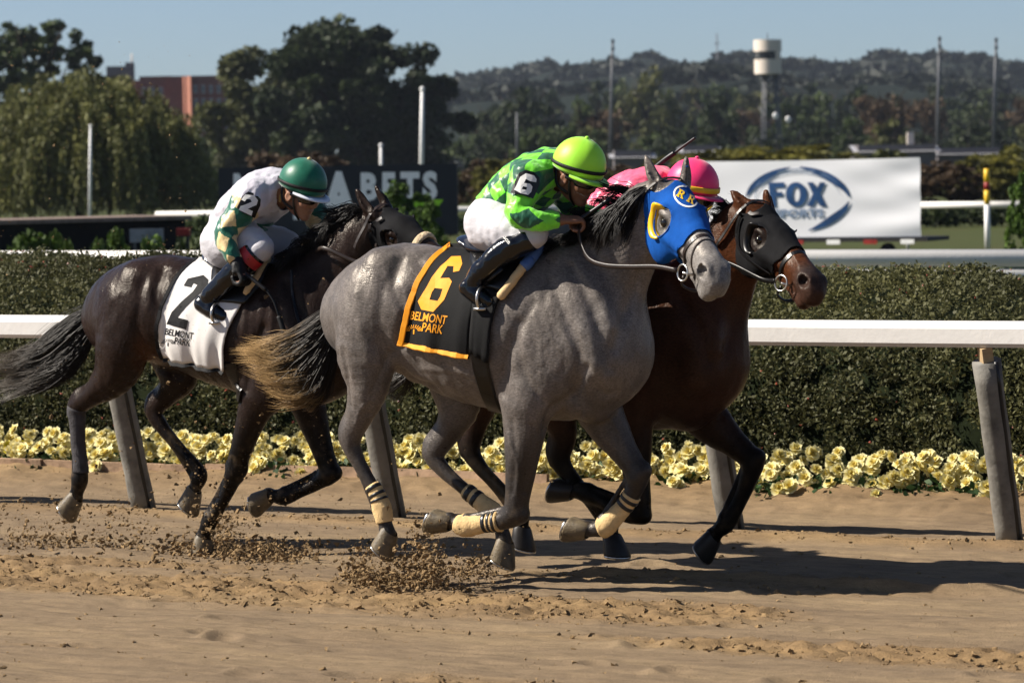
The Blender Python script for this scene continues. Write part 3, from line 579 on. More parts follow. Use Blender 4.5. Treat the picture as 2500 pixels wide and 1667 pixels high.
M['breeches'] = mat('white_breeches', (.48, .47, .50), .6, .25, var=.05, bump=.4, bscale=34)
M['skin'] = mat('brown_skin', (.20, .095, .055), .45, .35, var=.12, scale=30)
M['skin2'] = mat('tan_skin', (.30, .155, .10), .45, .35, var=.12, scale=30)
M['goggle'] = mat('goggle_lens', (.008, .007, .008), .06, .7, var=0)
M['glove'] = mat('black_glove', (.005, .005, .0055), .55, .3, var=.3, bump=.3, bscale=200)
M['white_print'] = mat('white_print', (.8, .79, .76), .6, .2, var=.04)
M['black_print'] = mat('black_print', (.005, .005, .006), .7, .2, var=.1)
M['gold_silk'] = mat('gold_silk', (.62, .46, .20), .3, .5, var=.15)
M['yellow_silk'] = mat('yellow_silk', (.80, .50, .03), .45, .3, var=.08)
M['tan_foam'] = mat('tan_foam_pad', (.62, .43, .22), .8, .15, var=.1, bump=.3, bscale=120)
M['blue_pad'] = mat('blue_pad', (.07, .14, .34), .6, .25, var=.12)
M['sheepskin'] = mat('sheepskin', (.66, .52, .34), .95, .1, var=.25, scale=40, bump=1., bscale=90)
M['bandage'] = mat('cream_bandage', (.66, .46, .22), .8, .2, var=.22, scale=14, bump=.5, bscale=90)
M['bandage_grey'] = mat('grey_bandage', (.05, .047, .05), .8, .2, var=.3, scale=14, bump=.5, bscale=90)
M['tape_black'] = mat('black_tape', (.015, .015, .016), .35, .4, var=.1)
M['red_band'] = mat('red_band', (.42, .02, .025), .4, .4, var=.1)

def ribbon(P, N, w, t, close=False):
    P, N = np.asarray(P, float), np.asarray(N, float)
    T = (np.roll(P, -1, 0) - np.roll(P, 1, 0)) if close else np.gradient(P, axis=0); T /= np.linalg.norm(T, axis=1)[:, None] + 1e-9
    N = N - T * (N * T).sum(1)[:, None]; N /= np.linalg.norm(N, axis=1)[:, None] + 1e-9; B = np.cross(T, N); w = np.broadcast_to(w, (len(P),))[:, None] / 2
    v = np.stack([P + B * w, P + B * w * .8 + N * t, P - B * w * .8 + N * t, P - B * w], 1).reshape(-1, 3); n = len(P)
    f = [[i * 4 + j, i * 4 + (j + 1) % 4, ((i + 1) % n) * 4 + (j + 1) % 4, ((i + 1) % n) * 4 + j] for i in range(n if close else n - 1) for j in range(4)]
    if not close: f += [[3, 2, 1, 0], [n * 4 - 4, n * 4 - 3, n * 4 - 2, n * 4 - 1]]
    return v, f
def smooth_path(P, it=2):
    P = np.array(P)
    for _ in range(it): P[1:-1] = P[1:-1] * .5 + (P[:-2] + P[2:]) * .25
    return P
def px_strap(name, h, bv, pts, w, t, m, parent, off=.002, n=30):
    q = [cast(bv, h.fr.cam, h.fr.ray(*p)) for p in crom(np.array(pts, float), n)]; q = [x for x in q if x is not None]
    if len(q) < 3: return None
    P = smooth_path([a + b * off for a, b in q]); N = smooth_path([b for _, b in q], 4); return mobj(name, *ribbon(P, N, w, t), m, parent, False)
def head_loop(name, h, x0, slope, w, t, m, off=.002, n=40, zc=-.06, a0=0, a1=2 * math.pi, bv=None):
    """a strap round the head: plane x = x0 + slope * (z - zc) in head coordinates"""
    P = []; N = []; full = a1 - a0 > 6.2
    for a in np.linspace(a0, a1, n, endpoint=not full):
        d = np.array([0, math.cos(a), math.sin(a)]); d[0] = slope * d[2]; c = np.array([x0, 0, zc]); o = c + d * .3
        hit = cast(bv or h.bv, h.H(o), h.R @ (-d / np.linalg.norm(d)))
        if hit is not None: P.append(hit[0] + hit[1] * off); N.append(h.R @ d)
    return mobj(name, *ribbon(smooth_path(P, 3), smooth_path(N, 10), w, t * .7, full), m, h.o, False)
def head_side(name, h, pts, w, t, m, sg=-1, off=.002, n=24, bv=None):
    P = []; N = []
    for x, z in crom(np.array(pts, float), n):
        hit = cast(bv or h.bv, h.H((x, sg * .4, z)), h.R @ np.array([0, -sg, 0.]))
        if hit is not None: P.append(hit[0] + hit[1] * off); N.append(hit[1])
    return mobj(name, *ribbon(smooth_path(P, 3), smooth_path(N, 10), w, t * .7), m, h.o, False) if len(P) > 3 else None
def ring(c, nrm, r, rad, m, name, parent, n=20):
    nrm = np.asarray(nrm, float) / np.linalg.norm(nrm); a = np.cross(nrm, [.3, .2, .9]); a /= np.linalg.norm(a); b = np.cross(nrm, a)
    P = [c + (a * math.cos(t) + b * math.sin(t)) * r for t in np.linspace(0, 2 * math.pi, n)]; return mobj(name, *tubev(P, rad, 6, False), m, parent)
def px_curve(name, fr, pts, r, m, parent=None, n=30, k=6, flat=1.):
    """hanging strap or rod through (px, py, y) points"""
    P = crom(np.array([fr.hp(*p) for p in pts]), n); return mobj(name, *tubev(P, r, k, True, flat), m, parent)
def decal(name, h, bv, polys, off, m, parent, step=14., text=None, text2px=None, jump=.12, bold=.012):
    """flat print: filled px polygons (even-odd holes) or text, cast on a surface; geometry sits just proud of the cloth"""
    if text is None:
        cu = bpy.data.curves.new('c', 'CURVE'); cu.dimensions = '2D'; cu.fill_mode = 'BOTH'
        for p in polys:
            sp = cu.splines.new('POLY'); sp.points.add(len(p) - 1); sp.use_cyclic_u = True
            for i, (x, y) in enumerate(p): sp.points[i].co = (x / 100, -y / 100, 0, 1)
    else:
        cu = bpy.data.curves.new('c', 'FONT'); cu.body = text; cu.fill_mode = 'BOTH'; cu.offset = bold; cu.resolution_u = 3
    ob = bpy.data.objects.new('tmp', cu); COL.objects.link(ob); dg = bpy.context.evaluated_depsgraph_get(); me = bpy.data.meshes.new_from_object(ob.evaluated_get(dg))
    bpy.data.objects.remove(ob); bpy.data.curves.remove(cu); bm = bmesh.new(); bm.from_mesh(me); bpy.data.meshes.remove(me)
    for v in bm.verts:
        x, y = (v.co.x * 100, -v.co.y * 100) if text is None else text2px(v.co.x, v.co.y); v.co = (x, y, 0)
    if not bm.verts: return None
    xs = [v.co.x for v in bm.verts]; ys = [v.co.y for v in bm.verts]
    for ax, lo, hi in ((0, min(xs), max(xs)), (1, min(ys), max(ys))):
        q = lo + step
        while q < hi:
            co = [0, 0, 0]; no = [0, 0, 0]; co[ax] = q; no[ax] = 1
            bmesh.ops.bisect_plane(bm, geom=bm.verts[:] + bm.edges[:] + bm.faces[:], plane_co=co, plane_no=no); q += step
    bmesh.ops.triangulate(bm, faces=bm.faces[:]); bm.verts.ensure_lookup_table()
    V = np.zeros((len(bm.verts), 3)); ok = np.ones(len(V), bool); fr = h if isinstance(h, Frame) else h.fr
    for i, v in enumerate(bm.verts):
        hit = cast(bv, fr.cam, fr.ray(v.co.x, v.co.y))
        if hit is None: ok[i] = False
        else:
            nn = hit[1] if hit[1] @ fr.ray(v.co.x, v.co.y) < 0 else -hit[1]; V[i] = hit[0] + nn * off
    F_ = [[q.index for q in f.verts] for f in bm.faces if all(ok[q.index] for q in f.verts)]; bm.free()
    F_ = [f for f in F_ if max(np.linalg.norm(V[f[a]] - V[f[a - 1]]) for a in range(3)) < jump]
    # face the camera
    F_ = [f if np.cross(V[f[1]] - V[f[0]], V[f[2]] - V[f[0]]) @ (fr.cam - V[f[0]]) > 0 else f[::-1] for f in F_]
    return mobj(name, V, F_, m, parent, False) if F_ else None
def zp(ox, oy, sc, pts): return [(ox + x / sc, oy + y / sc) for x, y in pts]
def textmap(x0, y0, dx, dy, sx, sy, shear=0.): return lambda x, y: (x0 + (x * dx[0] * sx) + y * dy[0] * sy + shear * y, y0 + x * dx[1] * sx + y * dy[1] * sy)

def cloth_patch(name, h, left, right, nu, nv, off, m, label, cat, fold=0., mirror=True, thick=.006, phase=0., cloth=None):
    """sheet lying on the horse: near half cast from pixel curves, far half its mirror image; returns object, near BVH"""
    Lc = crom(np.array(left, float), nv); Rc = crom(np.array(right, float), nv); P = np.zeros((nv, nu, 3))
    for i in range(nv):
        last = None
        for j in range(nu):
            u = j / (nu - 1); q = Lc[i] * (1 - u) + Rc[i] * u; hit = cast(h.bv, h.fr.cam, h.fr.ray(*q))
            if hit is None:
                p = h.fr.hp(q[0], q[1], -.02); hn = np.array([0, -.5, .85])
            else: p, hn = hit
            vv = i / (nv - 1); P[i, j] = p + hn * off + hn * fold * (vv ** 1.6) * (1 + math.sin(u * 15 + phase + 2 * vv) + .5 * math.sin(u * 31 + 1.3 * phase))
    for _ in range(2): P[1:-1, 1:-1] = P[1:-1, 1:-1] * .4 + (P[:-2, 1:-1] + P[2:, 1:-1] + P[1:-1, :-2] + P[1:-1, 2:]) * .15
    V = P.reshape(-1, 3); f = [[i * nu + j, (i + 1) * nu + j, (i + 1) * nu + j + 1, i * nu + j + 1] for i in range(nv - 1) for j in range(nu - 1)]
    nearT = tri(np.array(f)); nb = bvh_of(V, nearT)
    if mirror:
        o = len(V); V = np.vstack([V, V * [1, -1, 1]]); f = f + [[a + o for a in q[::-1]] for q in f] + [[j, j + 1, o + j + 1, o + j] for j in range(nu - 1)]
    ob = mobj(name, V, f, m); ob.location = h.fr.o; ob.rotation_euler = (0, 0, -h.fr.a)
    md = ob.modifiers.new('solid', 'SOLIDIFY'); md.thickness = thick; md.offset = 0
    if label: tag(ob, label, cat)
    return ob, nb, P

def dome(c, R, rx, ry, rz, n=36, m=12, z0=-.25):
    vs = []; f = []
    for i in range(m + 1):
        th = (math.pi / 2 - math.asin(z0)) * i / m
        for j in range(n):
            ph = 2 * math.pi * j / n; g = 1 - .010 * abs(math.cos(ph * 3)) ** 14 * min(1, i / 3)
            vs.append(np.array(c) + R @ (np.array([rx * math.sin(th) * math.cos(ph), ry * math.sin(th) * math.sin(ph), rz * math.cos(th)]) * g))
    f = [[i * n + j, (i + 1) * n + j, (i + 1) * n + (j + 1) % n, i * n + (j + 1) % n] for i in range(m) for j in range(n)]; return np.array(vs), f
def basis(fwd, roll=0.):
    f = np.array(fwd, float); f /= np.linalg.norm(f); l = np.cross([0, 0, 1], f); l /= np.linalg.norm(l); u = np.cross(f, l)
    return np.stack([f, l * math.cos(roll) + u * math.sin(roll), u * math.cos(roll) - l * math.sin(roll)], 1)

def build_rider(h, sp):
    fr = h.fr; HP = fr.hp; r = Horse(); r.sp = sp; N3 = lambda L: [(HP(x, y, z), a, b) for x, y, z, a, b in L]; N2 = lambda L: [(HP(x, y, z), a, a) for x, y, z, a in L]
    mir = lambda L: [(p * [1, -1, 1], a, b) for p, a, b in L]
    torso = N3(sp['torso']); armn = N2(sp['arm_n']); armf = N2(sp['arm_f']) if 'arm_f' in sp else mir(armn); thn = N2(sp['thigh_n']); thf = N2(sp['thigh_f']) if 'thigh_f' in sp else mir(thn)
    shn = N2(sp['shin_n']); ftn = N2(sp['foot_n']); shf = mir(shn); ftf = mir(ftn); hc = HP(*sp['head']); HR = basis(sp['face'], sp.get('roll', 0.)); Hd = lambda p: hc + HR @ np.array(p, float)
    r.hc, r.HR = hc, HR; allp = np.array([n[0] for n in torso + armn + armf + thn + thf + shn + ftn + shf + ftf] + [hc]); lo, hi = allp.min(0) - .24, allp.max(0) + .24
    k8 = lambda L, f: [(p, a * f, b * f) for p, a, b in L]
    def limb_hand(s, arm):
        w, p = arm[-1][0], arm[-2][0]; d = w - p; d /= np.linalg.norm(d); dn = np.array([0, 0, -1.]) + .35 * np.array([-1, 0, 0]); dn -= d * (dn @ d); dn /= np.linalg.norm(dn); l = np.cross(d, dn)
        s.chain([(w - d * .02, .026, .03), (w + d * .03, .019, .036), (w + d * .07, .018, .042)], .012, l)
        for i in range(4):
            o = w + l * (i - 1.5) * .0195 + d * .072; L = (.9, 1., .96, .8)[i]
            s.chain([(o - d * .02, .0105, .0105), (o + d * .028 * L, .0105, .0105), (o + d * .038 * L + dn * .026, .0095, .0095), (o + d * .018 * L + dn * .046, .009, .009), (o - d * .012 + dn * .042, .0085, .0085)], .004, l)
        sg = -1 if l[1] * np.sign(w[1] or -1) > 0 else 1                     # thumb on the inner side
        s.chain([(w + d * .02 + l * sg * .03 + dn * .01, .014, .014), (w + d * .055 + l * sg * .047 + dn * .022, .0115, .0115), (w + d * .085 + l * sg * .03 + dn * .042, .0095, .0095)], .008, l)
        return w + d * .085 + dn * .03
    # one continuous body
    s = SDF(lo, hi, .0062)
    s.chain(k8(torso, .86), .04); s.chain([(torso[-1][0], .056, .056), (Hd((-.015, 0, -.05)), .054, .056)], .03)
    for a in (armn, armf): s.chain(k8(a, .72), .03)
    for t in (thn, thf): s.chain(k8(t, .88), .04)
    for a, b in ((shn, ftn), (shf, ftf)): s.chain(k8(a, .8), .02); s.chain(k8(b, .8), .02)
    r.grip_n = limb_hand(s, armn); r.grip_f = limb_hand(s, armf)
    s.ell(Hd((-.01, 0, .03)), (.096, .075, .098), HR, .02); s.ell(Hd((.03, 0, -.045)), (.066, .058, .078), HR, .025); s.ell(Hd((.07, 0, -.105)), (.024, .026, .02), HR, .02)
    s.chain([(Hd((.09, 0, .012)), .010, .010), (Hd((.112, 0, -.022)), .013, .013), (Hd((.104, 0, -.034)), .014, .018)], .01, HR[:, 1])
    s.ell(Hd((.088, 0, -.064)), (.016, .024, .007), HR, .006); s.ell(Hd((.086, 0, -.078)), (.015, .021, .007), HR, .006)
    s.chain([(Hd((.102, -.024, -.071)), .003, .003), (Hd((.106, 0, -.0705)), .003, .003), (Hd((.102, .024, -.071)), .003, .003)], .004, HR[:, 2], True)
    for sg in (-1, 1):
        s.ell(Hd((.075, sg * .036, -.03)), (.022, .02, .018), HR, .02); s.ell(Hd((.09, sg * .032, .006)), (.014, .018, .012), HR, .012, True)
        s.ell(Hd((-.005, sg * .076, -.022)), (.024, .008, .032), HR @ np.array(Matrix.Rotation(.15, 3, 'Y')), .006); s.ell(Hd((.0, sg * .086, -.02)), (.012, .008, .018), HR, .004, True)
    V, f = s.mesh(); V = relax(V, f, 1); o = mobj('person', V, f, sp['skin']); o.location = fr.o; o.rotation_euler = (0, 0, -fr.a); tag(o, sp['label'], 'person', 'jockeys riding in the race'); r.o = o; r.fr = fr
    for sg in (-1, 1): mobj('eye', *sphere_mesh(Hd((.083, sg * .032, .006)), .0125, 10, 8), M['eye'], o)
    bodyT = tri(f)
    # shirt
    s = SDF(lo, hi, .0068); s.chain(torso, .04)
    for a in (armn, armf): s.chain(a, .035)
    s.chain([(armn[0][0], .08, .08), (torso[-2][0], .08, .08), (armf[0][0], .08, .08)], .05)
    s.wrinkle(.009, 10, 3 + sp['seed'], (1, 1, 1)); s.wrinkle(.0045, 28, 9, (1.3, 1, .8)); V, f = s.mesh(); V = relax(V, f, 1); T = tri(f)
    ax = torso[-1][0] - torso[0][0]; ax /= np.linalg.norm(ax); up = np.array([0, 0, 1.]) - ax * ax[2]; up /= np.linalg.norm(up); waist = torso[0][0] + ax * sp.get('waist', .035); nk = torso[-1][0]
    g = (V - waist) @ ax; nd = Hd((-.015, 0, -.05)) - nk; nd /= np.linalg.norm(nd); dn_ = np.linalg.norm(V - nk, axis=1); g = np.where(dn_ < .11, np.minimum(g, (nk + nd * .035 - V) @ nd), g)
    for a in (armn, armf):
        w, d = a[-1][0], a[-1][0] - a[-2][0]; d /= np.linalg.norm(d); near = np.linalg.norm(V - w, axis=1) < .11; g = np.where(near, np.minimum(g + .5, (w - d * .005 - V) @ d), g)
        far = (np.min([np.linalg.norm(V - crom(np.array([n[0] for n in a]), 20)[i], axis=1) for i in range(6, 20)], 0) < .10) & ~near; g = np.where(far, np.abs(g) + .2, g)
    V, T = clip(V, T, g); arms = np.zeros(len(V)); pat = np.zeros(len(V)); tors = np.array([n[0] for n in torso]); tp = crom(tors, 40); dt = np.min([np.linalg.norm(V - p, axis=1) for p in tp], 0) / .15
    tq = crom(tors, 160); D_ = np.stack([np.linalg.norm(V - p, axis=1) for p in tq]); kq = D_.argmin(0); cq = np.concatenate([[0], np.cumsum(np.linalg.norm(np.diff(tq, axis=0), axis=1))]); tg = np.gradient(tq, axis=0); tg /= np.linalg.norm(tg, axis=1)[:, None]; q = V - tq[kq]; u = cq[kq] + (q * tg[kq]).sum(1); e_ = np.cross(tg[kq], [0, 1, 0]); vv = np.arctan2(-(q * e_).sum(1) * np.sign(e_[:, 2] * -1 + 1e-9), -q[:, 1]) * .165; S = sp.get('check', .085); pat = np.sin(math.pi * u / S + .6) * np.sin(math.pi * vv / S + .4)
    for a in (armn, armf):
        ap = crom(np.array([n[0] for n in a]), 60); D = np.stack([np.linalg.norm(V - p, axis=1) for p in ap]); k = D.argmin(0); da = D.min(0) / .066; ii = (da < dt) & (k > sp.get('k0', 6))
        arms[ii] = 1; cl = np.concatenate([[0], np.cumsum(np.linalg.norm(np.diff(ap, axis=0), axis=1))]); tang = np.gradient(ap, axis=0); tang /= np.linalg.norm(tang, axis=1)[:, None]
        rel = V - ap[k]; e1 = np.cross(tang[k], [0, 1, 0]); e1 /= np.linalg.norm(e1, axis=1)[:, None] + 1e-9; ang = np.arctan2((rel * e1).sum(1), -rel[:, 1]); L = sp.get('dia', .105)
        su = (cl[k] / L) % 1 - .5; sv = ((ang / (2 * math.pi)) * sp.get('ndia', 3) + .5) % 1 - .5; pd = sp.get('dth', .46) - (np.abs(su) + np.abs(sv)); pat = np.where(ii, pd * 2.2, pat)
    me = mesh('jersey', V, T); pattr(me, 'pat', pat); pattr(me, 'ck', np.stack([u / S + .2, vv / S + .13, arms], 1)); j = link('jersey', me, sp['silk'], o); md = j.modifiers.new('solid', 'SOLIDIFY'); md.thickness = .004; r.jersey_bv = bvh_of(V, T)
    # breeches
    s = SDF(lo, hi, .007); s.chain([(torso[0][0], torso[0][1], torso[0][2]), *k8(torso[1:3], .93)], .03)
    for t in (thn, thf): s.chain(t, .05)
    for a in (shn, shf): s.chain([(n[0], n[1] * .85, n[2] * .85) for n in a[:2]], .03)
    s.wrinkle(.004, 12, 5 + sp['seed'], (1, 1, 2.2)); V, f = s.mesh(); V = relax(V, f, 1); V, T = clip(V, tri(f), np.where(np.min([np.linalg.norm(V - p, axis=1) for t in (thn, thf) for p in crom(np.array([n[0] for n in t]), 14)], 0) < .75 * np.min([np.linalg.norm(V - p, axis=1) for p in tp], 0) + .03, .2, .055 - (V - waist) @ ax)); shell('breeches', V, T, -.001, M['breeches'], o, 0)
    for a, b in ((shn, ftn), (shf, ftf)):
        s = SDF(lo, hi, .0068); s.chain(a, .02); s.chain(b, .025); s.wrinkle(.004, 22, 2); V, f = s.mesh(); V = relax(V, f, 1); d = a[0][0] - a[1][0]; d /= np.linalg.norm(d)
        V, T = clip(V, tri(f), (a[0][0] + d * .012 - V) @ d); bo = shell('boot', V, T, 0, M['boot'], o, .004)
        if a is shn: r.boot_bv = bvh_of(V, T); r.boot = bo
        if sp.get('cuff'):
            c0 = a[0][0]; P = np.array([c0 - d * q for q in (0, .015, .03, .05)]); mobj('boot_cuff', *tubev(P, a[0][1] * 1.1, 20, False), sp['cuff'], bo)
    # head gear
    hcn = Hd((.0, 0, .052)); v, ff = dome(hcn, HR, .129, .114, .126); hm = mobj('helmet', v, ff, sp['cap'], o); md = hm.modifiers.new('solid', 'SOLIDIFY'); md.thickness = .004
    mobj('button', *sphere_mesh(hcn + HR[:, 2] * .128, .011, 10, 8, (1, 1, .8)), sp.get('button', sp['cap']), hm)
    P = []; N = []
    for ph in np.linspace(0, 2 * math.pi, 48, endpoint=False):
        z = -.004 + .022 * math.cos(ph + math.pi) * -1 * sp.get('bandtilt', .4); k = math.sqrt(1 - (z / .128) ** 2); P.append(hcn + HR @ np.array([.1335 * k * math.cos(ph), .1175 * k * math.sin(ph), z])); N.append(HR @ np.array([math.cos(ph), math.sin(ph), 0]))
    mobj('cap_band', *ribbon(P, N, .017 if not sp.get('wideband') else .026, .0025, True), sp['band'], hm); r.hcn = hcn
    vs = []; fs = []; nb = 25
    for i, ph in enumerate(np.linspace(-1.25, 1.25, nb)):
        k = .040 * math.cos(ph * 1.2) ** .8; b = np.array([.130 * math.cos(ph), .114 * math.sin(ph), -.03]); e = b + np.array([k * math.cos(ph * .6), k * math.sin(ph * .6), -.006 - k * .12])
        vs += [hcn + HR @ b, hcn + HR @ e, hcn + HR @ (e - [0, 0, .005]), hcn + HR @ (b - [0, 0, .005])]
    fs = [[i * 4 + a, i * 4 + (a + 1) % 4, i * 4 + 4 + (a + 1) % 4, i * 4 + 4 + a] for i in range(nb - 1) for a in range(4)]; mobj('brim', np.array(vs), fs, sp.get('brim', sp['cap']), hm)
    vs = []; fs = []; nb = 31
    for ph in np.linspace(-1.5, 1.5, nb):
        hgt = .027 - .008 * math.exp(-(ph / .16) ** 2) if abs(ph) < 1.05 else .011; c = np.array([.112 * math.cos(ph) + .002, .086 * math.sin(ph), .0]); n_ = np.array([math.cos(ph), math.sin(ph), 0])
        vs += [Hd(c + [0, 0, hgt]), Hd(c + n_ * .006 + [0, 0, hgt * .6]), Hd(c + n_ * .006 - [0, 0, hgt * .7]), Hd(c - [0, 0, hgt])]
    fs = [[i * 4 + a, i * 4 + a + 1, i * 4 + 5 + a, i * 4 + 4 + a] for i in range(nb - 1) for a in range(3)]; mobj('goggles', np.array(vs), fs, M['goggle'], o)
    for sg in (-1, 1):
        P = crom(np.array([Hd((.03, sg * .088, .03)), Hd((.035, sg * .078, -.03)), Hd((.045, sg * .055, -.09)), Hd((.055, sg * .02, -.128))]), 12); mobj('chin_strap', *tubev(P, .007, 6, True, .4), M['leather_black'], o)
        P = crom(np.array([Hd((-.07, sg * .07, .02)), Hd((-.03, sg * .082, -.05)), Hd((.035, sg * .066, -.075))]), 10); mobj('chin_strap', *tubev(P, .007, 6, True, .4), M['leather_black'], o)
    P = [nk + nd * .034 + (np.cross(nd, [0, 1, 0]) * math.cos(t) + np.array([0, 1, 0]) * math.sin(t)) * .062 for t in np.linspace(0, 2 * math.pi, 22)]; mobj('collar', *tubev(np.array(P), .012, 6, False), sp['collar'], o)
    ab = crom(np.array([[*n[0], n[1]] for n in armn]), 40); tv, tf = tubev(ab[:, :3], ab[:, 3] * 1.17, 28, False); r.arm_bv = bvh_of(tv, tri(np.array(tf)))
    r.armn, r.armf, r.shn, r.ftn, r.torso = armn, armf, shn, ftn, torso; r.ftf = ftf
    return r
def silkmat(name, ca, cb, arm_a, arm_b, rough=.38):
    m, t = newmat(name, rough, .4); p = t.new('ShaderNodeAttribute', attribute_name='pat'); a = t.new('ShaderNodeAttribute', attribute_name='ck'); xyz = t.new('ShaderNodeSeparateXYZ'); t.l(a.outputs['Vector'], xyz.inputs[0]); sn = []
    for i in (0, 1):
        q = t.new('ShaderNodeMath', operation='MULTIPLY'); q.inputs[1].default_value = math.pi; t.l(xyz.outputs[i], q.inputs[0]); w = t.new('ShaderNodeMath', operation='SINE'); t.l(q.outputs[0], w.inputs[0]); sn.append(w)
    pr = t.new('ShaderNodeMath', operation='MULTIPLY'); t.l(sn[0].outputs[0], pr.inputs[0]); t.l(sn[1].outputs[0], pr.inputs[1])
    st = lambda x, e: t.ramp(x, [(e - .004, (0, 0, 0)), (e + .004, (1, 1, 1))])
    mr = t.new('ShaderNodeMapRange'); mr.inputs[1].default_value = -1; mr.inputs[2].default_value = 1; t.l(p.outputs['Fac'], mr.inputs[0]); k = st(mr.outputs[0], .5); mr2 = t.new('ShaderNodeMapRange'); mr2.inputs[1].default_value = -1; mr2.inputs[2].default_value = 1; t.l(pr.outputs[0], mr2.inputs[0])
    c = t.mix(t.mix(ca, cb, st(mr2.outputs[0], .5)), t.mix(arm_a, arm_b, k), st(xyz.outputs[2], .5)); v = t.coord(); n = t.noise(16, 4, .6, v); c = t.mix(c, t.ramp(n.outputs[0], [(.3, (.82,) * 3), (.7, (1.08,) * 3)]), 1., 'MULTIPLY')
    t.l(c, t.b.inputs['Base Color']); b = t.bump(t.noise(42, 3, .5, t.coord((1, 1, .5))).outputs[0], .35, .012); t.bump(t.noise(600, 1, .5, v).outputs[0], .12, .002, b)
    t.b.inputs['Sheen Weight'].default_value = .25; return m
LIME, DKG = (.20, .78, .035), (.008, .10, .045)
M['lime_cap'] = mat('lime_cap_satin', (.36, .80, .04), .45, .35, var=.05, scale=10, bump=.1, bscale=300, sheen=.3)
M['green_cap'] = mat('green_cap_satin', (.005, .115, .065), .4, .35, var=.12, scale=30, bump=.1, bscale=300, sheen=.3)
M['pink_cap'] = mat('pink_cap_satin', (.88, .035, .17), .4, .35, var=.08, scale=10, bump=.1, bscale=300, sheen=.3)
M['black_band'] = mat('black_elastic', (.01, .01, .01), .6, .25, var=.1)
RIDER6 = dict(seed=1, skin=M['skin'], silk=silkmat('green_check_silk', DKG, LIME, LIME, DKG), cap=M['lime_cap'], band=M['black_band'], collar=mat('lime_collar', LIME, .5), check=.072, dia=.165, ndia=2., dth=.36, k0=9,
    label='jockey in lime and dark green checked silks with a lime cap, armband number 6',
    torso=[(1207, 538, 0, .125, .16), (1243, 492, 0, .125, .155), (1290, 452, 0, .132, .17), (1332, 424, -.01, .108, .155), (1362, 412, -.02, .062, .075)],
    arm_n=[(1290, 440, -.18, .084), (1272, 490, -.24, .070), (1264, 524, -.285, .056), (1310, 538, -.27, .049), (1366, 537, -.20, .037)],
    thigh_n=[(1205, 552, -.09, .125), (1250, 566, -.175, .095), (1306, 572, -.205, .062)], shin_n=[(1290, 582, -.215, .060), (1228, 617, -.245, .056), (1182, 655, -.268, .047), (1160, 680, -.268, .042)],
    foot_n=[(1142, 702, -.268, .036), (1172, 724, -.268, .038), (1192, 736, -.262, .03)], head=(1406, 428, -.045), face=(.93, -.16, -.38))
RIDER2 = dict(seed=2, skin=M['skin2'], silk=silkmat('white_silk', (.54, .52, .58), (.54, .52, .58), (.006, .105, .06), (.66, .50, .24)), cap=M['green_cap'], band=M['black_band'], brim=mat('white_brim', (.7, .72, .8), .5), collar=M['gold_silk'], dia=.115, ndia=3.,
    label='jockey in white silks with green and gold diamond sleeves and a dark green cap', cuff=M['red_band'], button=M['gold_silk'],
    torso=[(556, 585, 0, .122, .16), (588, 530, 0, .125, .16), (632, 488, 0, .135, .175), (668, 466, -.01, .112, .16), (697, 462, -.02, .062, .075)],
    arm_n=[(616, 484, -.18, .082), (580, 530, -.25, .07), (552, 572, -.30, .056), (562, 610, -.325, .048), (578, 640, -.33, .037)],
    arm_f=[(735, 470, .16, .08), (768, 520, .19, .066), (778, 565, .19, .055), (770, 600, .16, .046), (766, 622, .12, .036)],
    thigh_n=[(556, 598, -.09, .125), (600, 588, -.17, .1), (638, 606, -.21, .068)], thigh_f=[(590, 600, .09, .12), (690, 600, .17, .09), (735, 640, .22, .065)],
    shin_n=[(620, 620, -.235, .062), (580, 657, -.262, .056), (534, 702, -.268, .048), (514, 722, -.268, .043)], foot_n=[(492, 742, -.268, .037), (525, 762, -.268, .039), (548, 771, -.262, .03)],
    head=(733, 470, -.045), face=(.92, -.14, -.36))
RIDER_P = dict(seed=3, skin=M['skin'], silk=silkmat('pink_silk', (.88, .10, .20), (.88, .10, .20), (.88, .10, .20), (.88, .10, .20)), cap=M['pink_cap'], band=M['yellow_silk'], wideband=True, bandtilt=0., collar=M['yellow_silk'],
    label='jockey in pink silks and a pink cap with a yellow band, on the bay horse', dia=.2, ndia=2.,
    torso=[(1452, 555, 0, .122, .16), (1500, 510, 0, .125, .16), (1556, 478, 0, .13, .17), (1605, 462, -.01, .105, .155), (1640, 460, -.02, .062, .075)],
    arm_n=[(1560, 480, -.17, .08), (1550, 535, -.2, .066), (1548, 575, -.2, .055), (1600, 590, -.17, .046), (1650, 585, -.11, .036)],
    thigh_n=[(1445, 570, -.09, .125), (1490, 590, -.17, .1), (1545, 600, -.23, .068)], shin_n=[(1530, 610, -.25, .06), (1475, 645, -.26, .055), (1425, 690, -.265, .047), (1405, 712, -.265, .042)],
    foot_n=[(1385, 732, -.265, .036), (1415, 752, -.265, .038), (1437, 762, -.26, .03)], head=(1686, 478, -.04), face=(.96, -.12, -.22))
R6 = build_rider(HG, RIDER6); R2 = build_rider(HD, RIDER2); RP = build_rider(HB, RIDER_P)
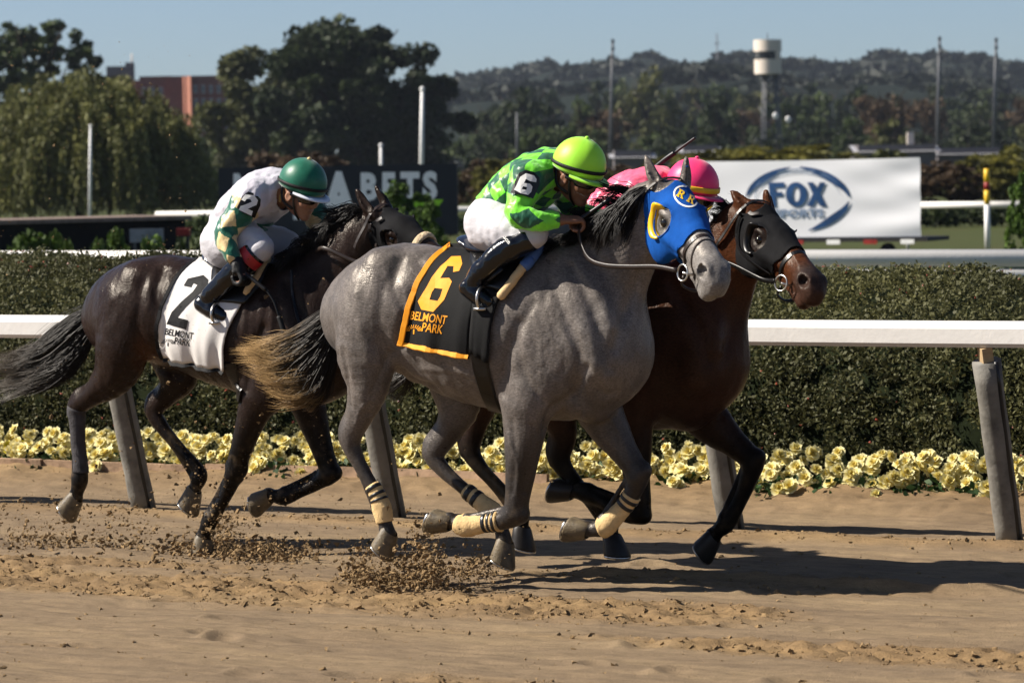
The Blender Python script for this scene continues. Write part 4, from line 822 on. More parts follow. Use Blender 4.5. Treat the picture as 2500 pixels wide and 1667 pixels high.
# ------------------------------------------------------------------ hoods, bridles, saddles, cloths, wraps, hair, whips
def make_hood(h, m, rear=-.02, front=.37):
    hc = h.hc; d = lambda p: np.linalg.norm(hc - np.array(p), axis=1)
    g = np.minimum.reduce([front + .62 * np.minimum(hc[:, 2] + .04, 0) - hc[:, 0], hc[:, 0] - rear + .42 * np.minimum(hc[:, 2] - .02, 0),
        d((-.015, -.052, .06)) - .058, d((-.015, .052, .06)) - .058, d((.187, -.09, -.034)) - .056, d((.187, .09, -.034)) - .056, np.minimum(.42 - np.abs(hc[:, 1]) * 2, .3 - np.abs(hc[:, 2])), hc[:, 2] + .235])
    V, T = clip(h.V, h.Tt, g); ob = shell('hood', V, T, .005, m, h.o, .004); N = vnormals(V, T); bv = bvh_of(V + N * .0095, T)
    return ob, bv
def edge_tube(ob, bv, h, f, r, m, name):
    """piping along a closed head-space curve f(t) cast sideways onto the hood"""
    P = []
    for t in np.linspace(0, 2 * math.pi, 40):
        x, z, sg = f(t); hit = cast(bv, h.H((x, sg * .4, z)), h.R @ np.array([0, -sg, 0.]))
        if hit: P.append(hit[0] + hit[1] * .001)
    if len(P) > 5: mobj(name, *tubev(smooth_path(P), r, 6, False), m, ob)
def blinker(h, bv, ob, m, sg, a0, a1, out=.035, r0=.052):
    P0 = []; n = 24; vs = []
    for a in np.linspace(a0, a1, n):
        x, z = .187 + r0 * math.cos(a), -.034 + r0 * math.sin(a); hit = cast(bv, h.H((x, sg * .4, z)), h.R @ np.array([0, -sg, 0.])) or cast(h.bv, h.H((x, sg * .4, z)), h.R @ np.array([0, -sg, 0.]))
        b = hit[0] if hit else h.H((x, sg * .09, z)); nrm = h.R @ np.array([math.cos(a) * .55, sg * .85, math.sin(a) * .55]); rd = h.R @ np.array([math.cos(a), 0, math.sin(a)])
        w = out * min(1, 4 * min(a - a0, a1 - a) / (a1 - a0) + .45)
        vs += [b - rd * .002, b + rd * .009, b + nrm * w + rd * .012, b + nrm * w + rd * .004]
    f = [[i * 4 + k, i * 4 + (k + 1) % 4, i * 4 + 4 + (k + 1) % 4, i * 4 + 4 + k] for i in range(n - 1) for k in range(4)] + [[3, 2, 1, 0], [n * 4 - 4, n * 4 - 3, n * 4 - 2, n * 4 - 1]]
    mobj('blinker_cup', np.array(vs), f, m, ob)
def bridle(h, m, bv=None, nose=.385, fig8=True, cheek=True, ringc=(.455, -.082, -.125)):
    b = head_loop('noseband', h, nose, .25, .026, .005, m, bv=None)
    if fig8: head_loop('drop_noseband', h, .455, -.30, .014, .004, m)
    head_loop('throat_latch', h, -.03, .12, .018, .004, m, off=.012, zc=-.1, bv=None)
    for sg in (-1, 1):
        if cheek: head_side('cheek_strap', h, [(.0, .04), (.045, -.10), (.24, -.135), (.44, -.135)], .015, .004, m, sg, off=.011, bv=bv)
        c = h.H((ringc[0], sg * -ringc[1], ringc[2])); ring(c, h.R @ np.array([.25, sg, .1]), .036, .0042, M['steel'], 'bit_ring', h.o)
        mobj('bit', *tubev(np.array([c, h.H((.475, sg * .03, -.125))]), .006, 6), M['steel'], h.o)
    c = h.H((.44, 0, -.19)); P = [h.H((.455, -.075, -.14)), h.H((.43, -.06, -.19)), h.H((.425, 0, -.215)), h.H((.43, .06, -.19)), h.H((.455, .075, -.14))]
    mobj('chin_strap', *tubev(crom(np.array(P), 24), .010, 6, True, .5), m, h.o)
    return h.H((ringc[0] - .03, ringc[1] - .012, ringc[2] - .005))
def leg_wrap(h, leg, t0, t1, m, grow=.007, tapes=(), tm=None, seed=0):
    nodes = h.legs[leg]; A = np.array([[*p, a, b] for p, a, b in nodes]); n = 26; full = crom(A, 400); tt = np.linspace(t0, t1, n) / (len(A) - 1) * 399
    Q = np.stack([np.interp(tt, np.arange(400), full[:, k]) for k in range(5)], 1)
    def tube(Q, g, k=20, ns=.0):
        T = np.gradient(Q[:, :3], axis=0); T /= np.linalg.norm(T, axis=1)[:, None]; L = np.array([0, 1, 0]) - T * T[:, 1:2]; L /= np.linalg.norm(L, axis=1)[:, None]; N = np.cross(T, L); a = np.linspace(0, 2 * np.pi, k, endpoint=False)
        w = 1 + ns * lerp_noise(np.stack([np.repeat(np.arange(len(Q)) * .7, k), np.tile(np.cos(a) * 2, len(Q)), np.tile(np.sin(a) * 2, len(Q))], 1), seed, 2).reshape(len(Q), k)
        v = Q[:, None, :3] + N[:, None] * (np.cos(a)[None, :, None] * (Q[:, 3, None, None] + g) * w[:, :, None]) + L[:, None] * (np.sin(a)[None, :, None] * (Q[:, 4, None, None] + g) * w[:, :, None])
        f = [[i * k + j, i * k + (j + 1) % k, (i + 1) * k + (j + 1) % k, (i + 1) * k + j] for i in range(len(Q) - 1) for j in range(k)]; f += [list(range(k))[::-1], [(len(Q) - 1) * k + j for j in range(k)]]
        return v.reshape(-1, 3), f
    o = mobj('leg_wrap', *tube(Q, grow, ns=.05), m, h.o)
    for c, w in tapes:
        t2 = np.linspace(c - w, c + w, 4) / (len(A) - 1) * 399; q = np.stack([np.interp(t2, np.arange(400), full[:, k]) for k in range(5)], 1); mobj('tape', *tube(q, grow + .003), tm or M['tape_black'], o)
def mirror_child(o, parent):
    v = np.array([q.co for q in o.data.vertices]) * [1, -1, 1]; f = [list(p.vertices)[::-1] for p in o.data.polygons]; return mobj(o.name.split('.')[0], v, f, o.data.materials[0], parent, False)
def saddle(h, seat, flapL, flapR, girth, m, label, stir=None):
    o, nb, P = cloth_patch('saddle', h, flapL, flapR, 10, 14, .022, m, label, 'saddle', 0, True, .008)
    s = SDF(h.fr.hp(*seat[1][:2], 0) - np.array([.4, .3, .25]), h.fr.hp(*seat[1][:2], 0) + np.array([.4, .3, .25]), .01)
    s.chain([(h.fr.hp(x, y, 0), a, b) for x, y, a, b in seat], .03); V, f = s.mesh(); mobj('seat', V, f, M['saddle_navy'], o)
    if girth:
        g = px_strap('girth', h, h.bv, girth, .085, .008, M['leather_black'], o, off=.006); mirror_child(g, o)
    return o
M['saddle_navy'] = mat('navy_saddle_leather', (.012, .016, .03), .22, .5, var=.15, coat=.4)

# ---- grey horse
hood, hbv = make_hood(HG, M['blue_cloth'])
for sg in (-1, 1):
    blinker(HG, hbv, hood, M['yellow_vinyl'], sg, 1.75, 4.95)
    edge_tube(hood, hbv, HG, lambda t, s=sg: (.187 + .060 * math.cos(t), -.034 + .060 * math.sin(t), s), .003, M['blue_cloth'], 'piping')
el = lambda a, b, n=40: [(1675 + a * math.cos(t) * .86 - b * math.sin(t) * .5, 480 + a * math.cos(t) * .5 + b * math.sin(t) * .86) for t in np.linspace(0, 2 * math.pi, n, endpoint=False)]
decal('logo_ring', HG, hbv, [el(33, 25), el(29, 21)], .002, M['white_print'], hood, 8)
RR = [(0, 0), (5, 0), (5, 1.3), (4, 1.5), (4, 4.6), (5.2, 4.6), (7.6, 1.4), (7.2, 1.2), (7.2, 0), (11, 0), (11, 1.4), (10, 1.6), (7.3, 5.2), (9, 6.5), (9.3, 8.5), (8.2, 10.4), (6, 11), (0, 11), (0, 9.6), (1.2, 9.4), (1.2, 1.6), (0, 1.4)]
RH = [(4, 6.3), (4, 9.4), (5.5, 9.4), (6.4, 8.9), (6.5, 7.0), (5.6, 6.3)]
def rr(cx, cy, s, a=.5): return [[(cx + s * ((x - 5) * math.cos(a) + (y - 5.5) * math.sin(a)), cy + s * ((x - 5) * math.sin(a) - (y - 5.5) * math.cos(a))) for x, y in P] for P in (RR, RH)]
decal('logo_letter', HG, hbv, rr(1662, 474, 1.75), .002, M['yellow_vinyl'], hood, 6); decal('logo_letter', HG, hbv, rr(1687, 487, 1.75), .002, M['yellow_vinyl'], hood, 6)
bit = bridle(HG, M['leather_brown'], hbv, cheek=False)
def rein(h, rider, start, pts, r, m, name='rein'):
    y0, y1 = start[1], rider.grip_n[1]; n = len(pts); P = [start] + [h.fr.hp(x, y, y0 + (y1 - y0) * (i + 1) / (n + 1)) for i, (x, y) in enumerate(pts)] + [rider.grip_n]
    mobj(name, *tubev(crom(np.array(P), 40), r, 6, True, .35), m, h.o)
rein(HG, R6, bit, [(1600, 651), (1540, 651), (1480, 648), (1440, 634), (1420, 602), (1413, 570)], .0115, M['leather_brown'])
cl6, cb6, cp6 = cloth_patch('saddle_cloth', HG, [(1097, 600), (1050, 640), (1009, 708), (990, 770), (976, 840)], [(1200, 606), (1180, 660), (1160, 745), (1150, 800), (1147, 874)], 22, 26, .010, M['black_cloth'],
    'black saddle cloth with a yellow border and the number 6', 'saddle cloth', .006)
def border(o, h, P, edges, w, m):
    for pts in edges:
        pts = np.array(pts); c = pts.mean(0); N = np.array([0, -1., .2])
        nn = np.array([np.cross(np.gradient(pts, axis=0)[i], [1, 0, 0]) for i in range(len(pts))]); nn *= np.sign(-nn[:, 1:2]); nn /= np.linalg.norm(nn, axis=1)[:, None] + 1e-9
        mobj('border', *ribbon(pts - [0, .005, 0], np.tile([0.15, -.9, .3], (len(pts), 1)), w, .004), m, o, False)
border(cl6, HG, cp6, [cp6[:, 0] + [.012, 0, 0], cp6[-1] + [0, 0, .01]], .03, M['amber'])
n6 = zp(550, 550, 2.851, [(1545, 252), (1575, 222), (1640, 220), (1652, 272), (1630, 322), (1588, 330), (1592, 290), (1550, 288), (1500, 372), (1562, 370), (1580, 395), (1527, 520), (1450, 605), (1370, 587), (1345, 530), (1400, 440), (1440, 365), (1500, 290)])
n6h = zp(550, 550, 2.851, [(1460, 440), (1517, 445), (1500, 498), (1480, 530), (1425, 520), (1440, 470)])
decal('number_six', HG, cb6, [n6, n6h], .005, M['amber'], cl6)
def belmont(h, bv, x0, y0, w, m, par, ang):
    c, s = math.cos(ang), math.sin(ang); k = w / 4.05
    decal('lettering', h, bv, None, .005, m, par, 12, 'BELMONT', lambda x, y: (x0 + k * x * c + k * 1.45 * y * .22, y0 + k * x * s - k * 1.45 * y))
    decal('lettering', h, bv, None, .005, m, par, 12, 'PARK', lambda x, y: (x0 + w * .36 + k * 1.05 * x * c + k * 1.5 * y * .2, y0 + w * .36 + k * x * s - k * 1.5 * y))
    cx, cy, R = x0 + w * .14, y0 + w * .33, w * .22; P = [[(cx - R * .10, cy + R * .55), (cx + R * .06, cy + R * .6), (cx + R * .10, cy - R * .1), (cx - R * .06, cy - R * .1)]]
    for i in range(11):
        a = math.pi * (1.02 + .96 * i / 10); d = np.array([math.cos(a) * 1.15, math.sin(a) * .85]); nrm = np.array([-d[1], d[0]]) * .06; q = np.array([cx + .1 * R * (i - 5) / 5, cy + .1 * R])
        P.append([tuple(q + R * (d * .40 + nrm * .6)), tuple(q + R * (d * 1. + nrm)), tuple(q + R * (d * 1. - nrm)), tuple(q + R * (d * .40 - nrm * .6))])
    decal('tree_logo', h, bv, P, .005, m, par, 10)
belmont(HG, cb6, 1001, 779, 80, M['amber'], cl6, .14)
sd6 = saddle(HG, [(1158, 594, .028, .12), (1185, 606, .03, .13), (1230, 610, .03, .12), (1290, 604, .035, .10)], [(1150, 601), (1152, 640), (1170, 700)], [(1322, 612), (1290, 660), (1232, 716)],
             [(1170, 850), (1178, 910), (1198, 975), (1215, 1004), (1225, 1010)], M['leather_black'], 'black racing saddle with a navy seat under the lime-capped jockey')
fl, fb, _ = cloth_patch('saddle_flap', HG, [(1168, 690), (1156, 760), (1150, 860)], [(1226, 722), (1204, 790), (1196, 884)], 8, 14, .016, M['black_cloth'], None, None, .004); fl.location = (0, 0, 0); fl.rotation_euler = (0, 0, 0); fl.parent = sd6
def pad(h, pts, r, m, par):
    q = [cast(h.bv, h.fr.cam, h.fr.ray(*p)) for p in crom(np.array(pts, float), 20)]; P = np.array([a[0] + a[1] * (.016 + r * .4) for a in q if a]); R = np.full(len(P), r); R[0] = R[-1] = r * .6
    o = mobj('pad_roll', *tubev(P, R, 10), m, par); return o
pad(HG, [(1330, 606), (1306, 638), (1280, 662)], .028, M['blue_pad'], sd6); pad(HG, [(1285, 654), (1258, 690), (1224, 732)], .021, M['tan_foam'], sd6)
def stirrup(rd, par, top):
    a, b, c = rd.ftn[0][0], rd.ftn[1][0], rd.ftn[2][0]; d = (c - a) / np.linalg.norm(c - a); ctr = b + d * .01; P = []
    for t in np.linspace(-2.5, 2.5, 20): P.append(ctr + np.array([0, 1, 0]) * .062 * math.sin(t) + np.array([0, 0, 1]) * (.055 * math.cos(t) - .0) + d * .01)
    mobj('stirrup', *tubev(np.array(P), .007, 6), M['steel'], par); lo_ = ctr + np.array([0, 0, -.044]); mobj('stirrup_tread', *boxv(lo_ + d * .01, (.05, .10, .012)), M['steel'], par)
    mobj('stirrup_leather', *tubev(np.array([ctr + [0, .0, .055], rd.fr.hp(*top)]), .012, 6, True, .3), M['leather_black'], par)
stirrup(R6, sd6, (1225, 655, -.27))
leg_wrap(HG, 'nhind', 6.5, 8.9, M['bandage'], .007, [(6.65, .08), (7.0, .08), (7.35, .08)], seed=1)
leg_wrap(HG, 'fhind', 5.25, 7.3, M['bandage'], .007, [(5.45, .1), (5.8, .1)], seed=2)
leg_wrap(HG, 'nfore', 5.2, 7.75, M['bandage'], .007, [(5.42, .07), (5.68, .06), (5.95, .09)], seed=3)
leg_wrap(HG, 'ffore', 4.2, 6.35, M['bandage'], .006, [(4.45, .09), (4.8, .09)], seed=4)
# armband of rider 6, boot letters
def badge(rd, name, poly, par): return decal(name, rd.fr, rd.arm_bv, poly, .006, M['leather_black'], par, 10, None, None, .3)
z1 = lambda L: zp(1080, 300, 3.136, L)
ab = badge(R6, 'armband', [z1([(527, 540), (548, 478), (590, 388), (640, 364), (700, 380), (738, 420), (740, 470), (715, 530), (690, 582), (620, 560)])], R6.o)
decal('number_six', R6.fr, R6.arm_bv, [z1([(556, 518), (600, 420), (640, 392), (700, 408), (716, 436), (712, 458), (672, 452), (640, 436), (626, 466), (668, 470), (684, 492), (676, 530), (650, 556), (600, 545)]), z1([(618, 492), (646, 497), (640, 518), (608, 512)])], 0.0095, M['white_print'], ab)
decal('lettering', R6.fr, R6.boot_bv, None, .006, M['white_print'], R6.boot, 8, 'GGB', lambda x, y: (1228 + 7.2 * x + 9 * y * .75, 580 + 8.5 * x - 9 * y * .6))
WH = lambda name, fr, segs, label: None
def whip(fr, segs, label):
    o = None
    for i, (nm, pts, r, m) in enumerate(segs):
        q = px_curve(nm, fr, pts, r, m, o, 16, 8)
        if o is None: o = q; o.location = fr.o; o.rotation_euler = (0, 0, -fr.a); tag(o, label, 'whip', 'riding whips')
gy = R6.grip_n[1]
whip(HG.fr, [('riding_whip', [(1398, 546, gy), (1430, 527, gy + .03), (1490, 486, gy + .06)], .011, M['leather_black'])], 'black riding whip lying along the mane in the bare hand of the lime-capped jockey')

# ---- dark horse
hood2, hbv2 = make_hood(HD, M['black_hood'])
for sg in (-1, 1): blinker(HD, hbv2, hood2, M['black_hood'], sg, 1.9, 4.6, .02)
bit2 = bridle(HD, M['leather_brown'], hbv2, fig8=False); sk = head_loop('sheepskin_noseband', HD, .36, .2, .05, .035, M['sheepskin']); sk.modifiers.new('r', 'SUBSURF').levels = 1; sk.modifiers['r'].render_levels = 2
head_side('cheek_strap', HD, [(-.0, .06), (.02, -.05), (.03, -.2)], .018, .004, M['leather_brown'], -1, .012, bv=hbv2); head_side('browband', HD, [(-.0, .05), (.05, .03), (.075, .045)], .018, .004, M['leather_brown'], -1, .012, bv=hbv2)
px_curve('rein', HD.fr, [(912, 652, -.12), (860, 636, -.14), (795, 607, -.15), (770, 612, -.1)], .012, M['leather_brown'], HD.o, flat=.35)
px_strap('neck_strap', HD, HD.bv, [(712, 660), (714, 710), (722, 760), (738, 812)], .014, .004, M['leather_black'], HD.o)
cl2, cb2, cp2 = cloth_patch('saddle_cloth', HD, [(484, 634), (436, 680), (396, 764), (388, 820), (404, 872)], [(640, 652), (600, 730), (566, 790), (550, 840), (552, 902)], 30, 26, .010, M['white_cloth'],
    'white saddle cloth with the black number 2, wrinkled at its front edge', 'saddle cloth', .011, phase=2.)
border(cl2, HD, cp2, [cp2[:, 0] - [.006, 0, 0], cp2[-1] - [0, 0, .006]], .022, M['black_print'])
decal('number_two', HD, cb2, [zp(0, 550, 2.613, [(1175, 388), (1200, 345), (1300, 322), (1330, 350), (1322, 400), (1262, 450), (1190, 520), (1135, 588), (1204, 606), (1190, 664), (1068, 630), (1100, 555), (1160, 490), (1235, 425), (1262, 385), (1235, 372), (1222, 398)])], .006, M['black_print'], cl2)
belmont(HD, cb2, 403, 816, 62, M['black_print'], cl2, .17)
sd2 = saddle(HD, [(534, 634, .026, .12), (556, 645, .03, .13), (600, 650, .03, .12), (652, 646, .035, .10)], [(526, 640), (520, 690), (535, 740)], [(662, 652), (640, 700), (600, 745)],
             [(560, 885), (575, 930), (585, 960), (590, 968)], M['leather_black'], 'black racing saddle on the white number 2 cloth')
pad(HD, [(705, 632), (664, 640), (636, 680), (603, 724)], .02, M['tan_foam'], sd2); stirrup(R2, sd2, (570, 690, -.28))
leg_wrap(HD, 'nhind', 4.1, 7.4, M['bandage_grey'], .006, seed=5)
za = lambda L: zp(400, 380, 2.904, L)
ab2 = badge(R2, 'armband', [za([(520, 372), (560, 290), (600, 258), (650, 270), (684, 310), (680, 350), (640, 440), (560, 410)])], R2.o)
decal('number_two', R2.fr, R2.arm_bv, [za([(552, 318), (580, 280), (640, 285), (664, 318), (650, 350), (592, 378), (626, 392), (614, 424), (532, 388), (545, 362), (622, 330), (612, 312), (588, 312), (575, 330)])], 0.0095, M['white_print'], ab2)
decal('chest_emblem', R2.fr, R2.jersey_bv, [za([(650, 470), (700, 480), (760, 470), (850, 430), (905, 510), (840, 515), (790, 525), (700, 530)]), za([(690, 490), (740, 495), (830, 460), (870, 500), (800, 508), (745, 520)])], .008, M['green_cap'], R2.o)
gv = lambda rd: None
for rd, armn, gp in ((R2, R2.armn, R2.grip_n), (R2, R2.armf, R2.grip_f)):
    w = armn[-1][0]; s = SDF(w - .16, w + .16, .0062); p = armn[-2][0]; d = w - p; d /= np.linalg.norm(d); c = (w * .35 + gp * .65)
    s.chain([(w - d * .03, .036, .036), (w + d * .01, .034, .036), (w + d * .05, .026, .046)], .02); dn = np.array([-.35, 0, -1.]); dn -= d * (dn @ d); dn /= np.linalg.norm(dn); l = np.cross(d, dn)
    for i in range(4):
        o_ = w + l * (i - 1.5) * .0205 + d * .072; s.chain([(o_ - d * .02, .013, .013), (o_ + d * .03, .0132, .0132), (o_ + d * .04 + dn * .027, .012, .012), (o_ + d * .018 + dn * .048, .0115, .0115), (o_ - d * .012 + dn * .044, .011, .011)], .004, l)
    s.chain([(w + d * .02 + l * .03, .017, .017), (w + d * .055 + l * .049 + dn * .022, .014, .014), (w + d * .086 + l * .032 + dn * .044, .012, .012)], .008, l)
    s.chain([(w + d * .02 - l * .03, .016, .016), (w + d * .05 - l * .04 + dn * .015, .013, .013)], .008, l)
    V, f = s.mesh(); mobj('glove', V, f, M['glove'], R2.o)
gy = R2.grip_n[1]
whip(HD.fr, [('riding_whip', [(598, 668, gy), (622, 686, gy), (650, 708, gy)], .011, M['leather_black']), ('shaft', [(650, 708, gy), (668, 735, gy), (682, 776, gy)], .006, M['leather_black']), ('flap', [(681, 772, gy), (690, 800, gy), (698, 830, gy)], .014, M['glove'])],
     'black riding whip hanging from the gloved hand of the green-capped jockey')

# ---- bay horse
hood3, hbv3 = make_hood(HB, M['black_hood'])
for sg in (-1, 1): blinker(HB, hbv3, hood3, M['leather_black'], sg, 1.9, 4.9, .03)
bit3 = bridle(HB, M['leather_black'], hbv3, fig8=False); head_side('cheek_strap', HB, [(-.0, .06), (.0, -.05), (.01, -.2)], .018, .004, M['leather_black'], -1, .012, bv=hbv3); head_side('browband', HB, [(-.0, .05), (.05, .03), (.08, .045)], .02, .005, M['leather_brown'], -1, .012, bv=hbv3)
rein(HB, RP, bit3, [(1860, 682), (1800, 652), (1752, 632), (1700, 610)], .0115, M['leather_black'])
sd3 = saddle(HB, [(1400, 640, .026, .12), (1425, 650, .03, .13), (1470, 655, .03, .12), (1520, 648, .035, .10)], [(1395, 648), (1390, 700), (1400, 745)], [(1530, 655), (1510, 700), (1470, 745)], None, M['leather_black'], 'black racing saddle under the pink jockey'); stirrup(RP, sd3, (1440, 700, -.28))
whip(HB.fr, [('riding_whip', [(1598, 411, .05), (1625, 389, .05), (1648, 373, .05)], .0125, M['leather_black']), ('shaft', [(1648, 373, .05), (1672, 355, .05), (1698, 336, .05)], .0065, M['leather_black']), ('grip', [(1530, 462, .05), (1560, 438, .05), (1598, 411, .05)], .005, M['tan_foam'])],
     'black riding whip held up behind the pink jockey, tan at its thin end')
decal('lettering', RP.fr, None or bvh_of(*(lambda o: (np.array([v.co for v in o.data.vertices]), tri(np.array([list(p.vertices) for p in o.data.polygons]))))([c for c in RP.o.children_recursive if c.name.startswith('cap_band')][0])), None, .003, M['black_print'], RP.o, 6, 'JO', lambda x, y: (1716 + 16 * x, 483 + 3 * x - 15 * y))

# ---- manes and tails
M['hair_black'] = hairmat('black_hair', (.005, .0045, .0045), (.007, .006, .006), (.012, .010, .009), .5)
M['hair_blond'] = hairmat('black_to_blond_tail', (.006, .005, .0045), (.020, .014, .009), (.46, .29, .12), .5)
M['hair_brown'] = hairmat('brown_black_tail', (.005, .004, .0035), (.012, .009, .007), (.06, .046, .032), .42)
rg = np.random.default_rng(11)
def on_side(h, pts, offs):
    out = []
    for (x, y), o in zip(pts, offs):
        hit = cast(h.bv, h.fr.cam, h.fr.ray(x, y)); out.append(hit[0] + hit[1] * o if hit is not None and o < .2 else h.fr.hp(x, y, -.03 - min(o, .1)))
    return np.array(out)
G = [on_side(HG, p, (.0, .03, .03, .022)) for p in ([(1586, 462), (1560, 490), (1535, 540), (1520, 600)], [(1560, 468), (1530, 500), (1500, 550), (1486, 612)], [(1535, 488), (1505, 520), (1472, 560), (1456, 604)],
     [(1505, 510), (1475, 540), (1440, 570), (1425, 600)], [(1470, 534), (1440, 556), (1408, 580), (1390, 612)], [(1430, 558), (1400, 580), (1370, 596), (1350, 625)], [(1380, 585), (1350, 600), (1330, 615), (1310, 640)])]
hair('mane', G, 2400, M['hair_black'], HG.o, rg, .014, .0034, 9, .014, .45)
G = [np.array([HG.fr.hp(*p) for p in L]) for L in ([(1590, 455, 0), (1560, 440, -.02), (1535, 438, -.04), (1515, 445, -.05)], [(1550, 472, 0), (1520, 455, -.04), (1490, 455, -.06), (1468, 470, -.06)], [(1500, 505, 0), (1470, 490, -.04), (1445, 490, -.06), (1425, 500, -.05)], [(1440, 545, 0), (1415, 525, -.05), (1400, 510, -.06), (1390, 500, -.06)])]
hair('mane', G, 220, M['hair_black'], HG.o, rg, .016, .002, 9, .016, .5)
tl = lambda h, L: [np.array([h.fr.hp(*p) for p in g]) for g in L]
G = tl(HG, [[(824, 738, 0), (780, 770, -.03), (715, 812, -.06), (655, 832, -.09), (590, 828, -.1)], [(824, 755, 0), (778, 795, -.04), (715, 842, -.08), (655, 862, -.1), (560, 852, -.13)], [(824, 770, 0), (775, 830, -.05), (712, 880, -.09), (655, 888, -.11), (568, 868, -.13)],
            [(824, 785, 0), (782, 868, -.05), (735, 925, -.09), (680, 935, -.11), (610, 895, -.12)], [(826, 795, 0), (792, 905, -.04), (752, 965, -.07), (705, 968, -.1), (630, 900, -.12)], [(828, 800, 0), (802, 920, -.02), (775, 975, -.04), (730, 978, -.07), (662, 990, -.09)]])
hair('tail', G, 3200, M['hair_blond'], HG.o, rg, .013, .0021, 11, .020, .3)
G = tl(HD, [[(236, 742, 0), (190, 770, -.02), (130, 815, -.04), (60, 862, -.06), (-30, 872, -.08)], [(234, 765, 0), (175, 815, -.03), (110, 868, -.05), (50, 896, -.07), (-30, 905, -.1)], [(234, 785, 0), (178, 850, -.04), (115, 905, -.06), (50, 930, -.08), (-30, 940, -.1)], [(236, 800, 0), (190, 880, -.03), (130, 935, -.06), (60, 960, -.08), (-30, 975, -.09)]])
hair('tail', G, 2600, M['hair_brown'], HD.o, rg, .017, .002, 11, .022, .35)
G = tl(HB, [[(1050, 740, 0), (1000, 830, -.0), (950, 905, 0), (880, 940, 0)], [(1050, 760, 0), (1010, 870, -.0), (960, 940, 0), (870, 965, 0)], [(1055, 780, 0), (1030, 900, -.0), (990, 955, 0), (900, 985, 0)]])
hair('tail', G, 500, M['hair_brown'], HB.o, rg, .02, .0024, 10, .02, .3)
G = [np.array([HD.fr.hp(*p) for p in L]) for L in ([(915, 527, 0), (885, 508, -.02), (860, 505, -.03), (835, 520, -.05)], [(885, 540, 0), (850, 520, -.03), (820, 520, -.05), (790, 545, -.06)], [(850, 565, 0), (815, 545, -.04), (790, 550, -.06), (765, 575, -.07)], [(815, 592, 0), (785, 575, -.05), (760, 590, -.08), (740, 615, -.09)], [(775, 608, 0), (745, 602, -.06), (715, 625, -.1), (690, 660, -.13)], [(725, 625, 0), (700, 630, -.08), (680, 655, -.13), (660, 690, -.16)])]
hair('mane', G, 1700, M['hair_black'], HD.o, rg, .018, .0028, 9, .02, .5)
G = [np.array([HB.fr.hp(*p) for p in L]) for L in ([(1822, 512, 0), (1795, 500, -.02), (1778, 485, -.02), (1768, 468, -.03)], [(1800, 528, 0), (1772, 520, -.03), (1752, 510, -.03), (1738, 502, -.03)], [(1780, 552, 0), (1755, 545, -.04), (1735, 545, -.05), (1725, 560, -.06)], [(1760, 575, 0), (1740, 580, -.06), (1728, 600, -.08), (1722, 625, -.09)], [(1735, 600, 0), (1720, 615, -.08), (1712, 640, -.1), (1708, 665, -.1)])]
hair('mane', G, 700, M['hair_black'], HB.o, rg, .014, .0024, 9, .016, .5)
# ------------------------------------------------------------------ setting: track, bed, hedge, rail, infield
WF = Frame(0, 0, 0., (0, 0, 0)); WF.cam = CAM.copy(); WF.R = np.eye(3); WF.o = np.zeros(3)
rng = np.random.default_rng(21)
def w2uv(p): q = np.asarray(p) - RAIL_O; return float(q @ DR), float(q @ DN)
def in_uv(o): o.location = RAIL_O; o.rotation_euler = (0, 0, -A_RAIL); return o
def soil(name, c0, c1, c2, fine=1.):
    m, t = newmat(name, .85, .25); v = t.coord((.35, 1.6, 1)); big = t.noise(1.6, 6, .65, v); v2 = t.coord((.5, 2.5, 1)); mid = t.noise(9, 5, .65, v2); fn = t.noise(150, 4, .7, t.coord())
    a = t.new('ShaderNodeAttribute', attribute_name='rough')
    c = t.ramp(big.outputs[0], [(.32, c0), (.5, c1), (.68, c2)]); c = t.mix(c, t.ramp(mid.outputs[0], [(.3, (.72,) * 3), (.55, (1,) * 3), (.75, (1.16,) * 3)]), 1., 'MULTIPLY')
    c = t.mix(c, t.ramp(fn.outputs[0], [(.28, (.6,) * 3), (.5, (1,) * 3), (.75, (1.25,) * 3)]), .75, 'MULTIPLY')
    c = t.mix(c, t.mix(c, (1.10, 1.0, .80), 1., 'MULTIPLY'), a.outputs['Fac']); t.l(c, t.b.inputs['Base Color'])
    b = t.bump(mid.outputs[0], .35, .03); t.bump(fn.outputs[0], .8 * fine, .010, b); return m
M['dirt'] = soil('track_dirt', (.172, .121, .073), (.222, .157, .092), (.255, .182, .102))
M['clod'] = mat('dirt_clods', (.235, .156, .077), .9, .15, var=.35, scale=40, bump=.5, bscale=150)
M['grass'] = mat('infield_grass', (.046, .056, .017), .9, .1, var=.3, scale=.8, c2=(.06, .055, .022))
gb = [ground(0, 1255), ground(500, 1264), ground(1100, 1287), ground(1800, 1318), ground(2480, 1352)]
LIP = np.polyfit(*np.array([w2uv(p) for p in gb]).T, 1)
def ridge_line(p0, p1): a, b = w2uv(ground(*p0)), w2uv(ground(*p1)); k = (b[1] - a[1]) / (b[0] - a[0]); return a[1] - k * a[0], k, a[0], b[0]
RIDGES = [(*ridge_line((1330, 1402), (2600, 1462)), .045, .05), (*ridge_line((90, 1350), (380, 1356)), .03, .06), (*ridge_line((700, 1362), (1150, 1372)), .03, .07), (*ridge_line((0, 1466), (900, 1500)), .02, .035), (*ridge_line((2000, 1560), (2500, 1590)), .02, .04)]
PRINTS = [(rng.uniform(-3.5, 8.4), rng.uniform(-6.6, -1.3), rng.normal() * .4, rng.uniform(.8, 1.2)) for _ in range(110)]
